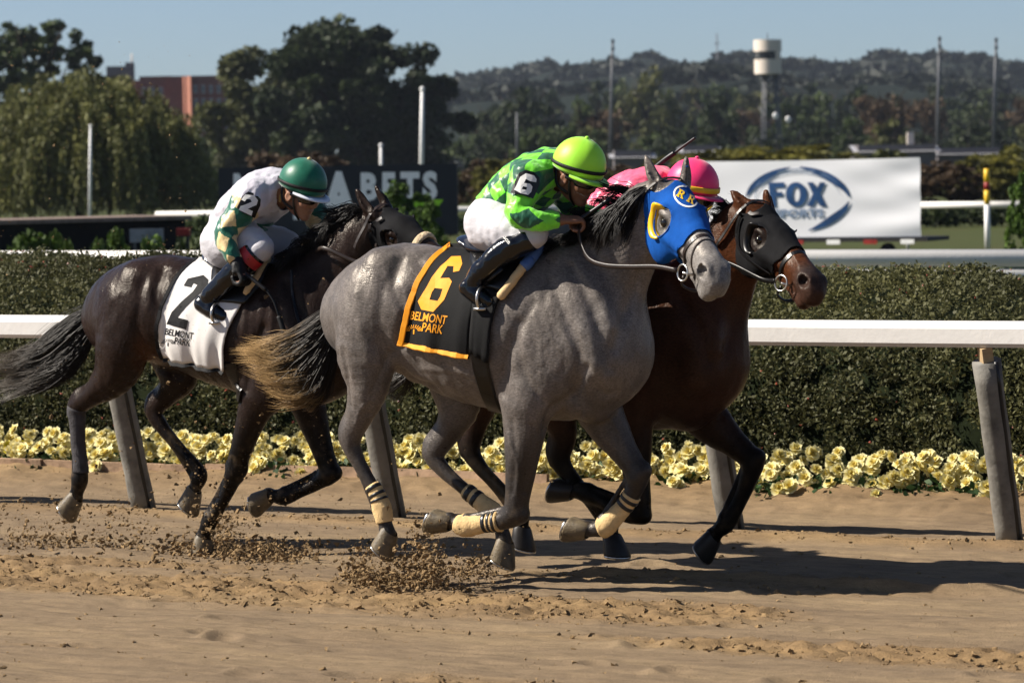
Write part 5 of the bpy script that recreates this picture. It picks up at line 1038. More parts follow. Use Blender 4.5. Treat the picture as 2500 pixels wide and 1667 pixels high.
def height(u, v):
    P = np.stack([u, v], 1); h = .010 * lerp_noise(P * [.9, 5], 1, 3) + .006 * lerp_noise(P * [2.5, 16], 2, 2)
    rough = np.clip(lerp_noise(P * [.45, 1.5], 5, 2) * 1.9 + .28 + .3 * np.clip((-v - 3.2) / .8, 0, 1), 0, 1) * np.clip((-v - 1.9) / .6, 0, 1); n = lerp_noise(P * [9, 16], 6, 3); h += rough * (.026 * np.clip(n, -.3, 1.) + .014 * np.abs(lerp_noise(P * [22, 34], 8, 2)))
    d = v - (LIP[0] * u + LIP[1]); lip = .035 * np.exp(-np.where(d < 0, d / .05, d / .22) ** 2) * (1 + .3 * lerp_noise(P * [4, 3], 9, 2)); h += lip
    for c, k, u0, u1, hh, w in RIDGES:
        e = np.clip((u - u0) / .25, 0, 1) * np.clip((u1 - u) / .25, 0, 1); q = v - c - k * u - .02 * lerp_noise(np.stack([u * 1.5, u * 0], 1), 4, 2); h += hh * e * np.exp(-(np.where(q < 0, q * 1.8, q) / w) ** 2)
    h += .0035 * lerp_noise(P * [7, 26], 17, 2) + .0022 * lerp_noise(P * [30, 44], 18, 2)
    for a, b, ang, sc in PRINTS:
        ii = np.where((np.abs(u - a) < .3) & (np.abs(v - b) < .3))[0]
        if len(ii) == 0: continue
        x, y = (u[ii] - a) / sc, (v[ii] - b) / sc; c, q = math.cos(ang), math.sin(ang); x, y = x * c + y * q, -x * q + y * c; r = np.sqrt((x * .8) ** 2 + y ** 2); h[ii] += -.011 * np.exp(-(r / .055) ** 4) + .007 * np.exp(-((r - .085) / .025) ** 2) * (1 - .7 * np.clip(x / .08, -1, 1))
    bank = np.clip((v - .45 - .06 * lerp_noise(P * [1.4, 0], 12, 2)) / .6, 0, 1); bank = bank * bank * (3 - 2 * bank); h += bank * (.13 + .02 * lerp_noise(P * [3, 6], 13, 3)) + np.clip(v - .2, 0, 1) * .016 * lerp_noise(P * [10, 14], 14, 3) * np.clip(bank * 3, 0, 1)
    return h, rough + bank * .9 + np.clip(lip / .03, 0, 1) * .8
U = np.arange(-3.9, 9.0, .021); Vv = np.arange(-7.2, 1.36, .019); uu, vv = np.meshgrid(U, Vv); hh, rr_ = height(uu.ravel(), vv.ravel()); nu = len(U)
idx = (np.arange(len(Vv) - 1)[:, None] * nu + np.arange(nu - 1)[None]).ravel(); tr = mobj('track', np.stack([uu.ravel(), vv.ravel(), hh], 1), np.stack([idx, idx + 1, idx + nu + 1, idx + nu], 1), M['dirt']); pattr(tr.data, 'rough', np.clip(rr_, 0, 1)); in_uv(tr); tag(tr, kind='structure')
def slab(name, u0, u1, v0, v1, z, m): o = mobj(name, [(u0, v0, z), (u1, v0, z), (u1, v1, z), (u0, v1, z)], [[0, 1, 2, 3]], m, None, False); in_uv(o); return tag(o, kind='structure')
slab('outer_track', -90, 90, -22, 1.3, -.03, M['dirt']); g = mobj('infield_grass', [(-2900, -400, -.06), (2900, -400, -.06), (2900, 2030, -.06), (-2900, 2030, -.06)], [[0, 1, 2, 3]], M['grass'], None, False); tag(g, kind='structure')
slab('flower_bed', -30, 30, 1.34, 3.8, .10, mat('bed_soil', (.06, .04, .025), .95, .1, var=.4, scale=20))
# edging boards of the bed, seen at the left
eb = empty('bed_edging', uv2w(0, .98), -A_RAIL, 'low row of weathered boards edging the flower bed beside the rail', 'edging'); bm_ = mat('weathered_board', (.33, .22, .14), .85, .2, var=.3, scale=12, bump=.4, bscale=60); bme = None
for i in range(6):
    if bme is None:
        v, f = boxv((0, 0, 0), (1.18, .035, .09)); o = mobj('board', v, f, bm_, eb, False); bme = o.data
    else: o = link('board', bme, None, eb)
    o.location = (-4.4 + i * 1.19, .0 + .02 * math.sin(i * 2.1), .125 + .008 * math.sin(i * 1.7)); o.rotation_euler = (.1 * math.sin(i), .012 * math.sin(i * 3), .01 * math.cos(i * 2))
# dirt clods lying on the track
def lump(n, seed):
    r = np.random.default_rng(seed); v, f = sphere_mesh((0, 0, 0), 1, 5, 3); return np.array(v) * (1 + .5 * r.normal(size=(len(v), 1)).clip(-1.4, 1.8)) * [1, .8, .6] + .25 * r.normal(size=(len(v), 3)), f
LUMPS = [lump(0, i) for i in range(14)]
def scatter_lumps(name, P, S, m, kind='stuff'):
    V = []; Fq = []; Ft = []; b = 0; r = np.random.default_rng(len(P))
    for p, s in zip(P, S):
        v, f = LUMPS[r.integers(14)]; v = v @ np.array(Matrix.Rotation(r.random() * 6.28, 3, 'Z') @ Matrix.Rotation(r.random() * 6.28, 3, 'X')).T * s + p; V.append(v); Fq += [[i + b for i in k] for k in f]; b += len(v)
    o = mobj(name, np.vstack(V), Fq, m, None, False); return tag(o, kind=kind)
cu, cv = rng.uniform(-3.5, 8.5, 70000), rng.uniform(-6.8, -.2, 70000); h_, r_ = height(cu, cv); keep = rng.random(70000) < np.clip(r_ * 1.1 + .03, 0, 1); cu, cv, h_ = cu[keep], cv[keep], h_[keep]
S = .0036 * np.exp(rng.normal(size=len(cu)) * .68 + .15); P = np.array([uv2w(a, b, c) for a, b, c in zip(cu, cv, h_)]); scatter_lumps('ground_clods', P, S.clip(.0025, .015), M['clod'])
# dirt thrown up by the hooves
P = []; S = []
def spray(fr, cx, cy, sx, sy, n, s0, y0, ysp=.18, floor=None):
    n = int(n * (.62 if n > 300 and s0 > .005 else 1.)); sx, sy = sx * 1.15, sy * 1.25
    for _ in range(int(n * 1.8)):
        x, y = cx + rng.normal() * sx, cy + rng.normal() * sy; p = fr.l2w(fr.hp(x, y, y0 + rng.normal() * ysp))
        if p[2] < .005: p[2] = abs(rng.normal()) * .02
        P.append(p); S.append(min(.014, s0 * .38 * math.exp(rng.normal() * .9)))
for a in [(140, 1290, 95, 42, 620, .0075), (110, 1365, 110, 14, 300, .008), (300, 1310, 45, 40, 130, .008), (545, 1318, 34, 38, 620, .008), (545, 1290, 20, 22, 160, .006), (640, 1375, 70, 20, 520, .009), (580, 1408, 80, 12, 520, .010), (440, 1402, 24, 16, 160, .010), (690, 1408, 40, 10, 220, .008),
          (730, 1345, 110, 35, 260, .005), (500, 1150, 230, 110, 700, .0026), (330, 950, 200, 140, 420, .0022), (560, 900, 200, 160, 420, .0022), (690, 1190, 80, 60, 260, .003), (480, 1190, 40, 40, 160, .004)]: spray(HD.fr, *a[:5], a[5], -.1, .22)
for a in [(888, 1395, 20, 28, 620, .007), (900, 1418, 34, 16, 300, .009), (1040, 1355, 26, 38, 620, .007), (1000, 1400, 55, 28, 560, .010), (1050, 1412, 34, 22, 360, .010), (960, 1420, 40, 12, 300, .010), (1035, 1310, 22, 28, 130, .004), (1140, 1392, 40, 18, 360, .006), (1165, 1385, 30, 12, 160, .007), (980, 1300, 110, 40, 120, .003)]: spray(HG.fr, *a[:5], a[5], -.12, .14)
for _ in range(260):
    x, y = rng.uniform(0, 480), rng.uniform(90, 640); P.append(HD.fr.l2w(HD.fr.hp(x, y, -.5 + rng.normal() * .3))); S.append(.0021 * math.exp(rng.normal() * .5))
o = scatter_lumps('flying_dirt', np.array(P), S, M['clod']); tag(o, 'brown dirt clods thrown up behind the galloping hooves', None)

# ---- running rail on leaning padded posts
M['rail_white'] = mat('white_rail_paint', (.70, .675, .64), .45, .4, var=.03, scale=6, bump=.15, bscale=30); M['sleeve'] = mat('grey_post_padding', (.165, .155, .135), .7, .3, var=.28, scale=9, bump=.45, bscale=24); M['wood'] = mat('pale_wood', (.42, .30, .17), .8, .2, var=.2, scale=20)
OV = .30
def rail_z(px, py):
    d = ray(px, py); o = RAIL_O - DN * OV; t = ((o - CAM) @ DN) / (d @ DN); return (CAM + d * t)[2]
RZ = np.mean([rail_z(100, 768), rail_z(1300, 776), rail_z(2450, 785)]); RZB = np.mean([rail_z(100, 821), rail_z(2450, 849)]); print('RAIL z', [round(rail_z(*q), 3) for q in ((100, 768), (1300, 776), (2450, 785), (100, 821), (2450, 849))])
rail = empty('running_rail', uv2w(0, 0), -A_RAIL, 'thick white running rail on leaning grey padded posts along the dirt track', 'rail')
rh = RZ - RZB; prof = [(-.07, -rh / 2 + .02), (-.055, -rh / 2), (.055, -rh / 2), (.07, -rh / 2 + .02), (.07, rh / 2 - .035), (.04, rh / 2), (-.04, rh / 2), (-.07, rh / 2 - .035)]
us = np.linspace(-9, 13, 23); V = [(u, -OV + a, (RZ + RZB) / 2 + b + .003 * math.sin(u)) for u in us for a, b in prof]; n = len(prof); mobj('rail_beam', V, [[i * n + j, i * n + (j + 1) % n, (i + 1) * n + (j + 1) % n, (i + 1) * n + j] for i in range(len(us) - 1) for j in range(n)] + [list(range(n))], M['rail_white'], rail, False)
for px, py in [(-260, 1221), (352, 1240), (962, 1262), (1788, 1292), (2467, 1322), (3150, 1348)]:
    u, v0 = w2uv(ground(px, py)); b = np.array([u, v0, -.02]); t_ = np.array([u - .01, v0 - OV, RZB]); d = t_ - b; L = np.linalg.norm(d); d /= L; po = mobj('post', *tubev(np.array([b, t_]), .04, 4), M['wood'], rail, False)
    q = b + d * (L - .075); n_ = 9; Pp = np.array([b + (q - b) * s for s in np.linspace(0, 1, n_)]); R_ = .071 * (1 + .03 * np.sin(np.arange(n_) * 2.1 + px)); R_[-1] *= 1.03
    sl = mobj('padding_sleeve', *tubev(Pp, R_, 10), M['sleeve'], po); mobj('seam_strip', *tubev(Pp + np.array([.062, -.03, 0]), .012, 6), M['tape_black'], sl)
# second rail of the turf course
def simple_rail(name, p0, p1, z, rad, step, label, m, cat='rail', lower=None):
    p0, p1 = np.array(p0) * [1, 1, 0], np.array(p1) * [1, 1, 0]; o = empty(name, p0, 0, label, cat); d = p1 - p0; L = np.linalg.norm(d); mobj('rail_beam', *tubev(np.array([[0, 0, z - rad], d + [0, 0, z - rad]]), rad, 8), m, o)
    if lower: mobj('rail_beam', *tubev(np.array([[0, 0, lower], d + [0, 0, lower]]), rad * .8, 8), m, o)
    for i in range(int(L / step) + 1): mobj('post', *tubev(np.array([d / L * i * step + [0, 0, -.05], d / L * i * step + [0, 0, z - rad]]), rad * .5, 6), m, o)
    return o
a, b = at(-300, 608, 42.), at(2800, 607, 33.); simple_rail('turf_rail', a, b, 1.05, .085, 2.4, 'thin white turf course rail just behind the clipped hedge', M['rail_white'], lower=.80)

# ---- clipped hedge
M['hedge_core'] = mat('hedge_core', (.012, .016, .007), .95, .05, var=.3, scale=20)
M['yew'] = leafmat('yew_leaves', (.088, .088, .036), .6, .25); M['berry'] = mat('red_berries', (.26, .055, .03), .4, .4)
hp_ = crom(np.array([(1.60, .04), (1.56, .3), (1.60, .6), (1.72, .86), (2.0, 1.10), (2.5, 1.24), (3.0, 1.31), (3.5, 1.33), (3.8, 1.27), (3.92, 1.0), (3.95, .5)]), 60)
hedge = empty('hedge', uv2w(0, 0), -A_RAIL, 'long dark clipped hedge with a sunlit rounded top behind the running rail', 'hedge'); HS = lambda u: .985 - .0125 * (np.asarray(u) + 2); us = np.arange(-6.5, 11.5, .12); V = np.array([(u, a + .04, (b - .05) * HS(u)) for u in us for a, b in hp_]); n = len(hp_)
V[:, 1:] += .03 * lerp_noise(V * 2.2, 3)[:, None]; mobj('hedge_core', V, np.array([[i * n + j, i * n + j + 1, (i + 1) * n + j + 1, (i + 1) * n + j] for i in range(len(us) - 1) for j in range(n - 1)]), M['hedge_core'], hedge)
def on_hedge(N, smax=.82):
    s = rng.random(N) * smax * (n - 1); i = s.astype(int).clip(0, n - 2); w = (s - i)[:, None]; q = hp_[i] * (1 - w) + hp_[i + 1] * w; tan = hp_[i + 1] - hp_[i]; nr = np.stack([tan[:, 1] * -1, tan[:, 0]], 1); nr /= np.linalg.norm(nr, axis=1)[:, None]; u = rng.uniform(-6.2, 11.2, N)
    bump = lerp_noise(np.stack([u * 3.2, q[:, 0] * 3.2, q[:, 1] * 3.2], 1), 8, 3); return u, q, nr, bump
u, q, nr, bump = on_hedge(430000); d = bump * .06 + rng.normal(size=len(u)) * .022; C = np.stack([u, q[:, 0] + nr[:, 0] * d, q[:, 1] + nr[:, 1] * d], 1); keep = lerp_noise(C * 7, 11, 2) > -.55; C = C[keep]; nr3 = np.stack([np.zeros(len(C)), nr[keep, 0], nr[keep, 1]], 1)
lv = .45 + .22 * lerp_noise(C * [.9, .9, .9], 15, 2) + .25 * (rng.random(len(C)) - .5); C[:, 2] *= HS(C[:, 0]); lo = leafobj('foliage', C, .0155, M['yew'], rng, hedge, None, 1.7, lv); tag(lo, kind='stuff')
u, q, nr, bump = on_hedge(750, .8); P = np.array([RAIL_O + DR * a + DN * (b[0] + c[0] * .06) + np.array([0, 0, (b[1] + c[1] * .06) * HS(a)]) for a, b, c in zip(u, q, nr)]); kb = lerp_noise(P * .9, 31, 2) > -.25; o = scatter_lumps('berries', P[kb], np.full(kb.sum(), .0068), M['berry']); o.parent = hedge; o.matrix_parent_inverse = Matrix.Rotation(A_RAIL, 4, 'Z') @ Matrix.Translation(Vector(-RAIL_O))
# climbing weeds in the hedge
M['weed'] = leafmat('weed_leaves', (.10, .19, .035), .3, .3)
def big_leaf(L, w):
    t = np.linspace(0, 1, 6); ww = w * np.sin(np.pi * t ** .8) * .5; v = np.array([[s * L, k * q, .12 * L * math.sin(s * 2.6) + abs(k) * q * .3] for s, q in zip(t, ww) for k in (-1, 0, 1)]); return v, [[i * 3 + j, i * 3 + j + 1, i * 3 + 4 + j, i * 3 + 3 + j] for i in range(5) for j in (0, 1)]
def weed(pts, label, sz=.075):
    q0 = at(*pts[0]); o = empty('climbing_weed', q0, 0, label, 'weed'); W_ = np.array([at(*p) for p in pts]) - q0; mobj('stem', *tubev(crom(W_, 20), .004, 5), M['weed'], o); P = crom(W_, max(4, int(len(pts) * 2.4)))
    for p in P:
        v, f = big_leaf(sz * rng.uniform(.7, 1.3), sz * .6); R_ = np.array(Matrix.Rotation(rng.uniform(0, 6.3), 3, 'Z') @ Matrix.Rotation(rng.uniform(-.9, .9), 3, 'Y') @ Matrix.Rotation(rng.uniform(-.5, .5), 3, 'X')); lf = mobj('leaf', v @ R_.T + p + rng.normal(size=3) * [.03, .01, .02], f, M['weed'], o); pattr(lf.data, 'lv', np.full(len(v), rng.random()))
weed([(2056, 1140, 20.2), (2060, 1050, 20.2), (2058, 980, 20.25), (2045, 940, 20.3), (2070, 890, 20.5)], 'pale green weed climbing the hedge face above the flowers, tallest one'); weed([(2318, 1140, 19.8), (2310, 1080, 19.8), (2322, 1060, 19.9)], 'short pale green weed among the flowers beside the nearest post', .09); weed([(2262, 930, 20.3), (2268, 880, 20.4)], 'small pale green weed high in the hedge beneath the rail', .07)
weed([(1064, 1190, 20.6), (1060, 1160, 20.7)], 'low broad-leaved weed at the edging boards behind the grey horse', .11)

# ---- yellow flowers
def petal_flower(seed, c1, c2):
    r = np.random.default_rng(seed); V = []; Fc = []; L = []
    for ringi, (cnt, rad, tilt, wid) in enumerate([(6, .043, .25, .036), (6, .036, .75, .032), (5, .026, 1.15, .026), (3, .015, 1.4, .018)]):
        for k in range(cnt):
            a = 6.283 * (k + .5 * (ringi % 2)) / cnt + r.normal() * .12; tl_ = tilt + r.normal() * .12; b = len(V); sc = 1 + r.normal() * .1
            for s in (0, .5, 1.):
                for w in (-1, 0, 1):
                    rr = rad * s * sc; ww = wid * w * (.25, .62, .48)[int(s * 2)] * sc; up_ = rr * math.sin(tl_) + (s ** 2) * -.008 + abs(w) * .006; out_ = .004 + rr * math.cos(tl_); V.append([out_ * math.cos(a) - ww * math.sin(a), out_ * math.sin(a) + ww * math.cos(a), up_ + .004 * ringi]); L.append(min(1, s * .75 + .25 * (ringi < 2)))
            Fc += [[b + i * 3 + j, b + i * 3 + j + 1, b + i * 3 + 4 + j, b + i * 3 + 3 + j] for i in (0, 1) for j in (0, 1)]
    me = mesh('bloom', V, np.array(Fc)); pattr(me, 'lv', L); return me
def bloommat(name, a, b, c):
    m, t = newmat(name, .6, .2); at_ = t.new('ShaderNodeAttribute', attribute_name='lv'); col = t.ramp(at_.outputs['Fac'], [(.0, a), (.5, b), (1, c)]); t.l(col, t.b.inputs['Base Color']); tr_ = t.new('ShaderNodeBsdfTranslucent'); t.l(col, tr_.inputs[0]); ms = t.new('ShaderNodeMixShader'); ms.inputs[0].default_value = .35
    t.l(t.b.outputs[0], ms.inputs[1]); t.l(tr_.outputs[0], ms.inputs[2]); t.l(ms.outputs[0], t.n['Material Output'].inputs[0]); return m
BL = [petal_flower(i, 0, 0) for i in range(5)]; mp, my = bloommat('pale_yellow_petals', (.62, .42, .03), (.80, .68, .20), (.84, .78, .46)), bloommat('yellow_petals', (.75, .50, .01), (.85, .68, .03), (.85, .75, .08))
BL = [b for b in BL]; [b.materials.append(mp) for b in BL]; BY = [b.copy() for b in BL]
for b in BY: b.materials.clear(); b.materials.append(my)
M['flower_leaf'] = leafmat('flower_leaves', (.022, .05, .014), .5, .2)
FL = []
for k in range(4):
    C = rng.normal(size=(120, 3)) * [.08, .06, .03] + [0, .03, .04]; v, f = quads(C, .032, rng, None, 1.5); me = mesh('foliage', v, f, False); pattr(me, 'lv', np.repeat(rng.random(120), 4)); me.materials.append(M['flower_leaf']); FL.append(me)
nb = 0; seen_y = False; uq = -2.75
while uq < 6.4:
    row = rng.integers(3); v_ = 1.05 + .12 * row + rng.normal() * .03; yel = abs(uq + 2.0) < .15; z0 = .085
    o = empty('flowering_plant', uv2w(uq, v_, z0), rng.uniform(-1, 1), 'brighter yellow flowering plant near the left end of the bed, behind the dark horse' if yel and not seen_y else 'pale yellow flowering plant in the bed at the foot of the hedge', 'flowering plant', None if yel else 'pale yellow flowers along the hedge'); link('foliage', FL[rng.integers(4)], None, o)
    for j in range(rng.integers(4, 8) + (1 if yel else 0)):
        if nb > 296: break
        bl = link('bloom', (BY if yel else BL)[rng.integers(5)], None, o); a = rng.uniform(0, 6.28); r_ = rng.uniform(.01, .12); bl.location = (r_ * math.cos(a), -.05 + r_ * math.sin(a) * .8, rng.uniform(.01, .16) * (1 if row else .8)); s_ = rng.uniform(.82, 1.18); bl.scale = (s_,) * 3
        tgt = Vector((.3 * math.cos(a) - .15, .3 * math.sin(a) - .75, .75)); bl.rotation_euler = tgt.to_track_quat('Z', 'Y').to_euler(); bl.rotation_euler.rotate_axis('Z', rng.uniform(0, 6)); nb += 1
    if yel: uq += .32; seen_y = True
    else: uq += max(.09, rng.normal(.135, .04))
    if rng.random() < .06: uq += .16
BV = np.zeros((len(BL[0].vertices), 3)); V = []; Fq = []; L = []; b = 0
for i in range(620):                                            # the smaller blooms at the back of the bed, past the first three hundred
    me = BL[rng.integers(5)]; me.vertices.foreach_get('co', (q := np.zeros(len(me.vertices) * 3))); q = q.reshape(-1, 3) * rng.uniform(.7, 1.05); a = np.array(Vector((rng.normal() * .5, -.8 + rng.normal() * .3, .7)).to_track_quat('Z', 'Y').to_matrix())
    V.append(q @ a.T + uv2w(rng.uniform(-2.7, 6.4), rng.uniform(1.12, 1.42), .10 + rng.uniform(.04, .22))); fq = np.array([list(p.vertices) for p in me.polygons]); Fq.append(fq + b); b += len(q); lv_ = np.zeros(len(q)); me.attributes['lv'].data.foreach_get('value', lv_); L.append(lv_)
o = mobj('back_blooms', np.vstack(V), np.vstack(Fq), mp); pattr(o.data, 'lv', np.concatenate(L)); tag(o, 'smaller pale yellow blooms at the back of the bed under the hedge', kind='stuff')
print('BLOOMS', nb)
# ------------------------------------------------------------------ infield furniture
def gz(px, py, Y): return at(px, py, Y)
def flat(o, m=None): return o
def plain(name, c, **k): return mat(name, c, **k)
M['white_paint'] = mat('white_paint', (.78, .77, .75), .5, .3, var=.05); M['dark_board'] = mat('charcoal_board', (.014, .017, .024), .5, .3, var=.1); M['steel_grey'] = mat('galvanised_pole', (.085, .09, .10), .5, .4, var=.12)
M['white_letter'] = mat('white_letter', (.85, .85, .85), .5, .3, var=.03); M['green_mark'] = mat('lime_mark', (.30, .62, .03), .5, .3, var=.03); M['navy'] = mat('navy_print', (.012, .05, .14), .6, .2, var=.25, scale=3); M['blue_grey'] = mat('blue_grey_print', (.17, .23, .33), .6, .2, var=.1)
# banner with the broadcaster's oval logo, on a low flatbed trailer
YB = 72.; p0, p1 = at(1655, 397, YB), at(2246, 385, YB - 2.3); zt, zb = 1.93, at(2246, 577, YB - 2.3)[2]
bn = empty('banner', p0 * [1, 1, 0], 0, 'large white vinyl banner with a blue oval sports logo, behind the white turf rail', 'banner')
d = (p1 - p0) * [1, 1, 0]; Lb = np.linalg.norm(d); d /= Lb; nn = np.array([d[1], -d[0], 0]); nx, nz = 70, 26; V = []
for j in range(nz):
    for i in range(nx):
        s, t = i / (nx - 1), j / (nz - 1); fold = .010 * math.sin(9 * s + 7 * t) * (t * (1 - t) * 4) + .022 * s ** 4 * math.sin(14 * t + 9 * s) + .004 * math.sin(30 * s * (1 - t) + 5 * t)
        V.append(d * s * Lb + nn * fold + np.array([0, 0, zb + (zt - zb) * (1 - t) - .02 * math.sin(s * math.pi) * (1 - t)]))
f = [[j * nx + i, (j + 1) * nx + i, (j + 1) * nx + i + 1, j * nx + i + 1] for j in range(nz - 1) for i in range(nx - 1)]; mban, tb = newmat('white_vinyl', .55, .3); tb.b.inputs['Base Color'].default_value = (.80, .80, .82, 1)
tr_ = tb.new('ShaderNodeBsdfTranslucent'); tr_.inputs[0].default_value = (.8, .8, .82, 1); ms = tb.new('ShaderNodeMixShader'); ms.inputs[0].default_value = .15; tb.l(tb.b.outputs[0], ms.inputs[1]); tb.l(tr_.outputs[0], ms.inputs[2]); tb.l(ms.outputs[0], tb.n['Material Output'].inputs[0])
Vw = np.array(V); mobj('sheet', Vw, f, mban, bn); bbv = bvh_of(Vw + p0 * [1, 1, 0], tri(np.array(f))); off0 = p0 * [1, 1, 0]
def wdecal(name, polys, m, par, bv, org, text=None, tm=None, off=.02):
    o = decal(name, WF, bv, polys, off, m, par, 40, text, tm, 6., .05)
    if o is not None: o.data.transform(Matrix.Translation(Vector(-org)))
    return o
cx, cy = 1948, 486
def arc(rx, ry, w, a0, a1, n=30, tilt=.0):
    A = np.radians(np.linspace(a0, a1, n)); wv = np.sin(np.linspace(0.12, np.pi - .12, n)) * w
    return [(cx + rx * math.cos(t), cy + ry * math.sin(t)) for t in A] + [(cx + (rx - q) * math.cos(t), cy + (ry - q * .75) * math.sin(t)) for t, q in zip(A[::-1], wv[::-1])]
for a in (arc(127, 79, 20, 183, 262), arc(127, 79, 22, -88, -4), arc(127, 79, 22, 4, 78), arc(127, 79, 10, 110, 176)): wdecal('logo_arc', [a], M['navy'], bn, bbv, off0)
for a in (arc(104, 66, 3, 150, 352, 40), arc(112, 74, 4, 190, 330, 40)): wdecal('logo_arc', [a], M['blue_grey'], bn, bbv, off0)
z3 = lambda L: zp(1600, 0, 2.529, L)
for polys in ([z3([(700, 1128), (800, 1126), (798, 1158), (742, 1160), (742, 1185), (788, 1185), (788, 1214), (744, 1215), (748, 1275), (712, 1278)])],
              [[(1600 + (872 + 66 * math.cos(t)) / 2.529, (1201 + 76 * math.sin(t)) / 2.529) for t in np.linspace(0, 6.28, 30, endpoint=False)], [(1600 + (872 + 22 * math.cos(t)) / 2.529, (1201 + 46 * math.sin(t)) / 2.529) for t in np.linspace(0, 6.28, 24, endpoint=False)]],
              [z3([(940, 1126), (978, 1126), (998, 1165), (1018, 1126), (1054, 1126), (1020, 1198), (1058, 1274), (1018, 1274), (996, 1232), (974, 1274), (936, 1274), (974, 1198)])]): wdecal('logo_letter', polys, M['navy'], bn, bbv, off0)
wdecal('logo_word', None, M['blue_grey'], bn, bbv, off0, 'SPORTS', lambda x, y: (1890 + x * 35, 530 - y * 25 - x * .4))
tro = empty('flatbed_trailer', p0 * [1, 1, 0] - nn * .6, 0, 'low dark flatbed trailer with red marker panels under the white banner', 'trailer'); M['trailer_dark'] = mat('trailer_black', (.015, .014, .014), .6, .3); M['trailer_red'] = mat('trailer_red', (.25, .02, .015), .5, .3)
R_ = np.stack([d, -nn, [0, 0, 1]], 1); mobj('bed', *boxv(d * Lb * .5 + [0, 0, zb - .06], (Lb + .3, 1.3, .08), R_), M['trailer_dark'], tro, False)
for i in range(7): mobj('marker_panel', *boxv(d * Lb * (.05 + .15 * i) + nn * .66 + [0, 0, zb - .10], (.28, .02, .09), R_), M['trailer_red'] if i % 2 else M['white_paint'], tro, False)
for s in (.2, .32, .86):
    c = d * Lb * s + nn * .5 + np.array([0, 0, .11]); mobj('wheel', *tubev(np.array([c - nn * .06, c + nn * .06]), .14, 16), M['trailer_dark'], tro)
for s in (.15, .5, .85): mobj('banner_post', *tubev(np.array([d * Lb * s - nn * .05 + [0, 0, zb], d * Lb * s - nn * .05 + [0, 0, zt - .02]]), .025, 8), M['steel_grey'], bn)
# dark advertising board on legs
YA = 72.; q0, q1 = at(534, 410, YA), at(1116, 398, YA - .3); zt, zb = q0[2], at(1116, 572, YA)[2]; bo = empty('advert_board', q0 * [1, 1, 0], 0, 'charcoal advertising board with white lettering and a lime mark, left of centre', 'sign'); d2 = (q1 - q0) * [1, 1, 0]; L2 = np.linalg.norm(d2); d2 /= L2; n2 = np.array([d2[1], -d2[0], 0]); R2_ = np.stack([d2, -n2, [0, 0, 1]], 1)
v, f = boxv(d2 * L2 / 2 + [0, 0, (zt + zb) / 2], (L2, .12, zt - zb), R2_); mobj('panel', v, f, M['dark_board'], bo, False); abv = bvh_of(v + q0 * [1, 1, 0], tri(np.array(f))); ao = q0 * [1, 1, 0]
for s in (.08, .36, .64, .92): mobj('leg', *boxv(d2 * L2 * s + [0, 0, zb / 2], (.1, .1, zb), R2_), M['trailer_dark'], bo, False)
for ch, x0, w in (('N', 568, 62), ('Y', 636, 66), ('R', 714, 64), ('A', 792, 74)): wdecal('letter', None, M['white_letter'], bo, abv, ao, ch, lambda x, y, x0=x0, w=w: (x0 + x * w * 1.45, 532 - (x0 - 568) * .02 - y * 148))
for ch, x0, w in (('B', 879, 50), ('E', 932, 44), ('T', 980, 48), ('S', 1033, 50)): wdecal('letter', None, M['white_letter'], bo, abv, ao, ch, lambda x, y, x0=x0, w=w: (x0 + x * w * 1.45, 486 - (x0 - 879) * .02 - y * 88))
wdecal('mark', [[(1000, 489), (1083, 487), (1058, 522), (1030, 524)]], M['green_mark'], bo, abv, ao)
# low dark stage at the left with a sign and a red box
YS = 58.; a0, a1 = at(-60, 540, YS), at(452, 527, YS + 2); st = empty('stage', a0 * [1, 1, 0], 0, 'low black stage with a pale top edge in front of the willow at the left', 'stage'); d3 = (a1 - a0) * [1, 1, 0]; L3 = np.linalg.norm(d3); d3 /= L3; n3 = np.array([d3[1], -d3[0], 0]); R3_ = np.stack([d3, -n3, [0, 0, 1]], 1)
mobj('skirt', *boxv(d3 * L3 / 2 - n3 * 1. + [0, 0, a0[2] / 2 - .02], (L3, 2., a0[2] - .04), R3_), mat('black_skirt', (.010, .010, .012), .8, .1), st, False); mobj('deck', *boxv(d3 * L3 / 2 - n3 * 1. + [0, 0, a0[2] - .03], (L3 + .1, 2.3, .07), R3_), mat('deck_boards', (.20, .15, .125), .8, .2), st, False)
c = at(358, 575, YS - .2); sg = empty('ground_sign', c * [1, 1, 0], 0, 'small grey notice panel standing before the black stage', 'sign'); mobj('panel', *boxv((0, 0, c[2]), (.55, .04, .22)), mat('grey_sign', (.22, .23, .26), .5), sg, False); [mobj('leg', *boxv((x, .03, c[2] / 2 - .05), (.04, .03, c[2] - .1)), M['steel_grey'], sg, False) for x in (-.2, .2)]
c = at(440, 568, YS - .2); o = mobj('red_crate', *boxv((0, 0, 0), (.22, .2, .12)), M['trailer_red'], None, False); o.location = c; tag(o, 'small red box at the right end of the black stage', 'box'); o.location = (c[0], c[1] + .6, c[2])
mobj('stand', *boxv((0, 0, -c[2] / 2 - .03), (.18, .16, c[2] - .06)), M['trailer_dark'], o, False)
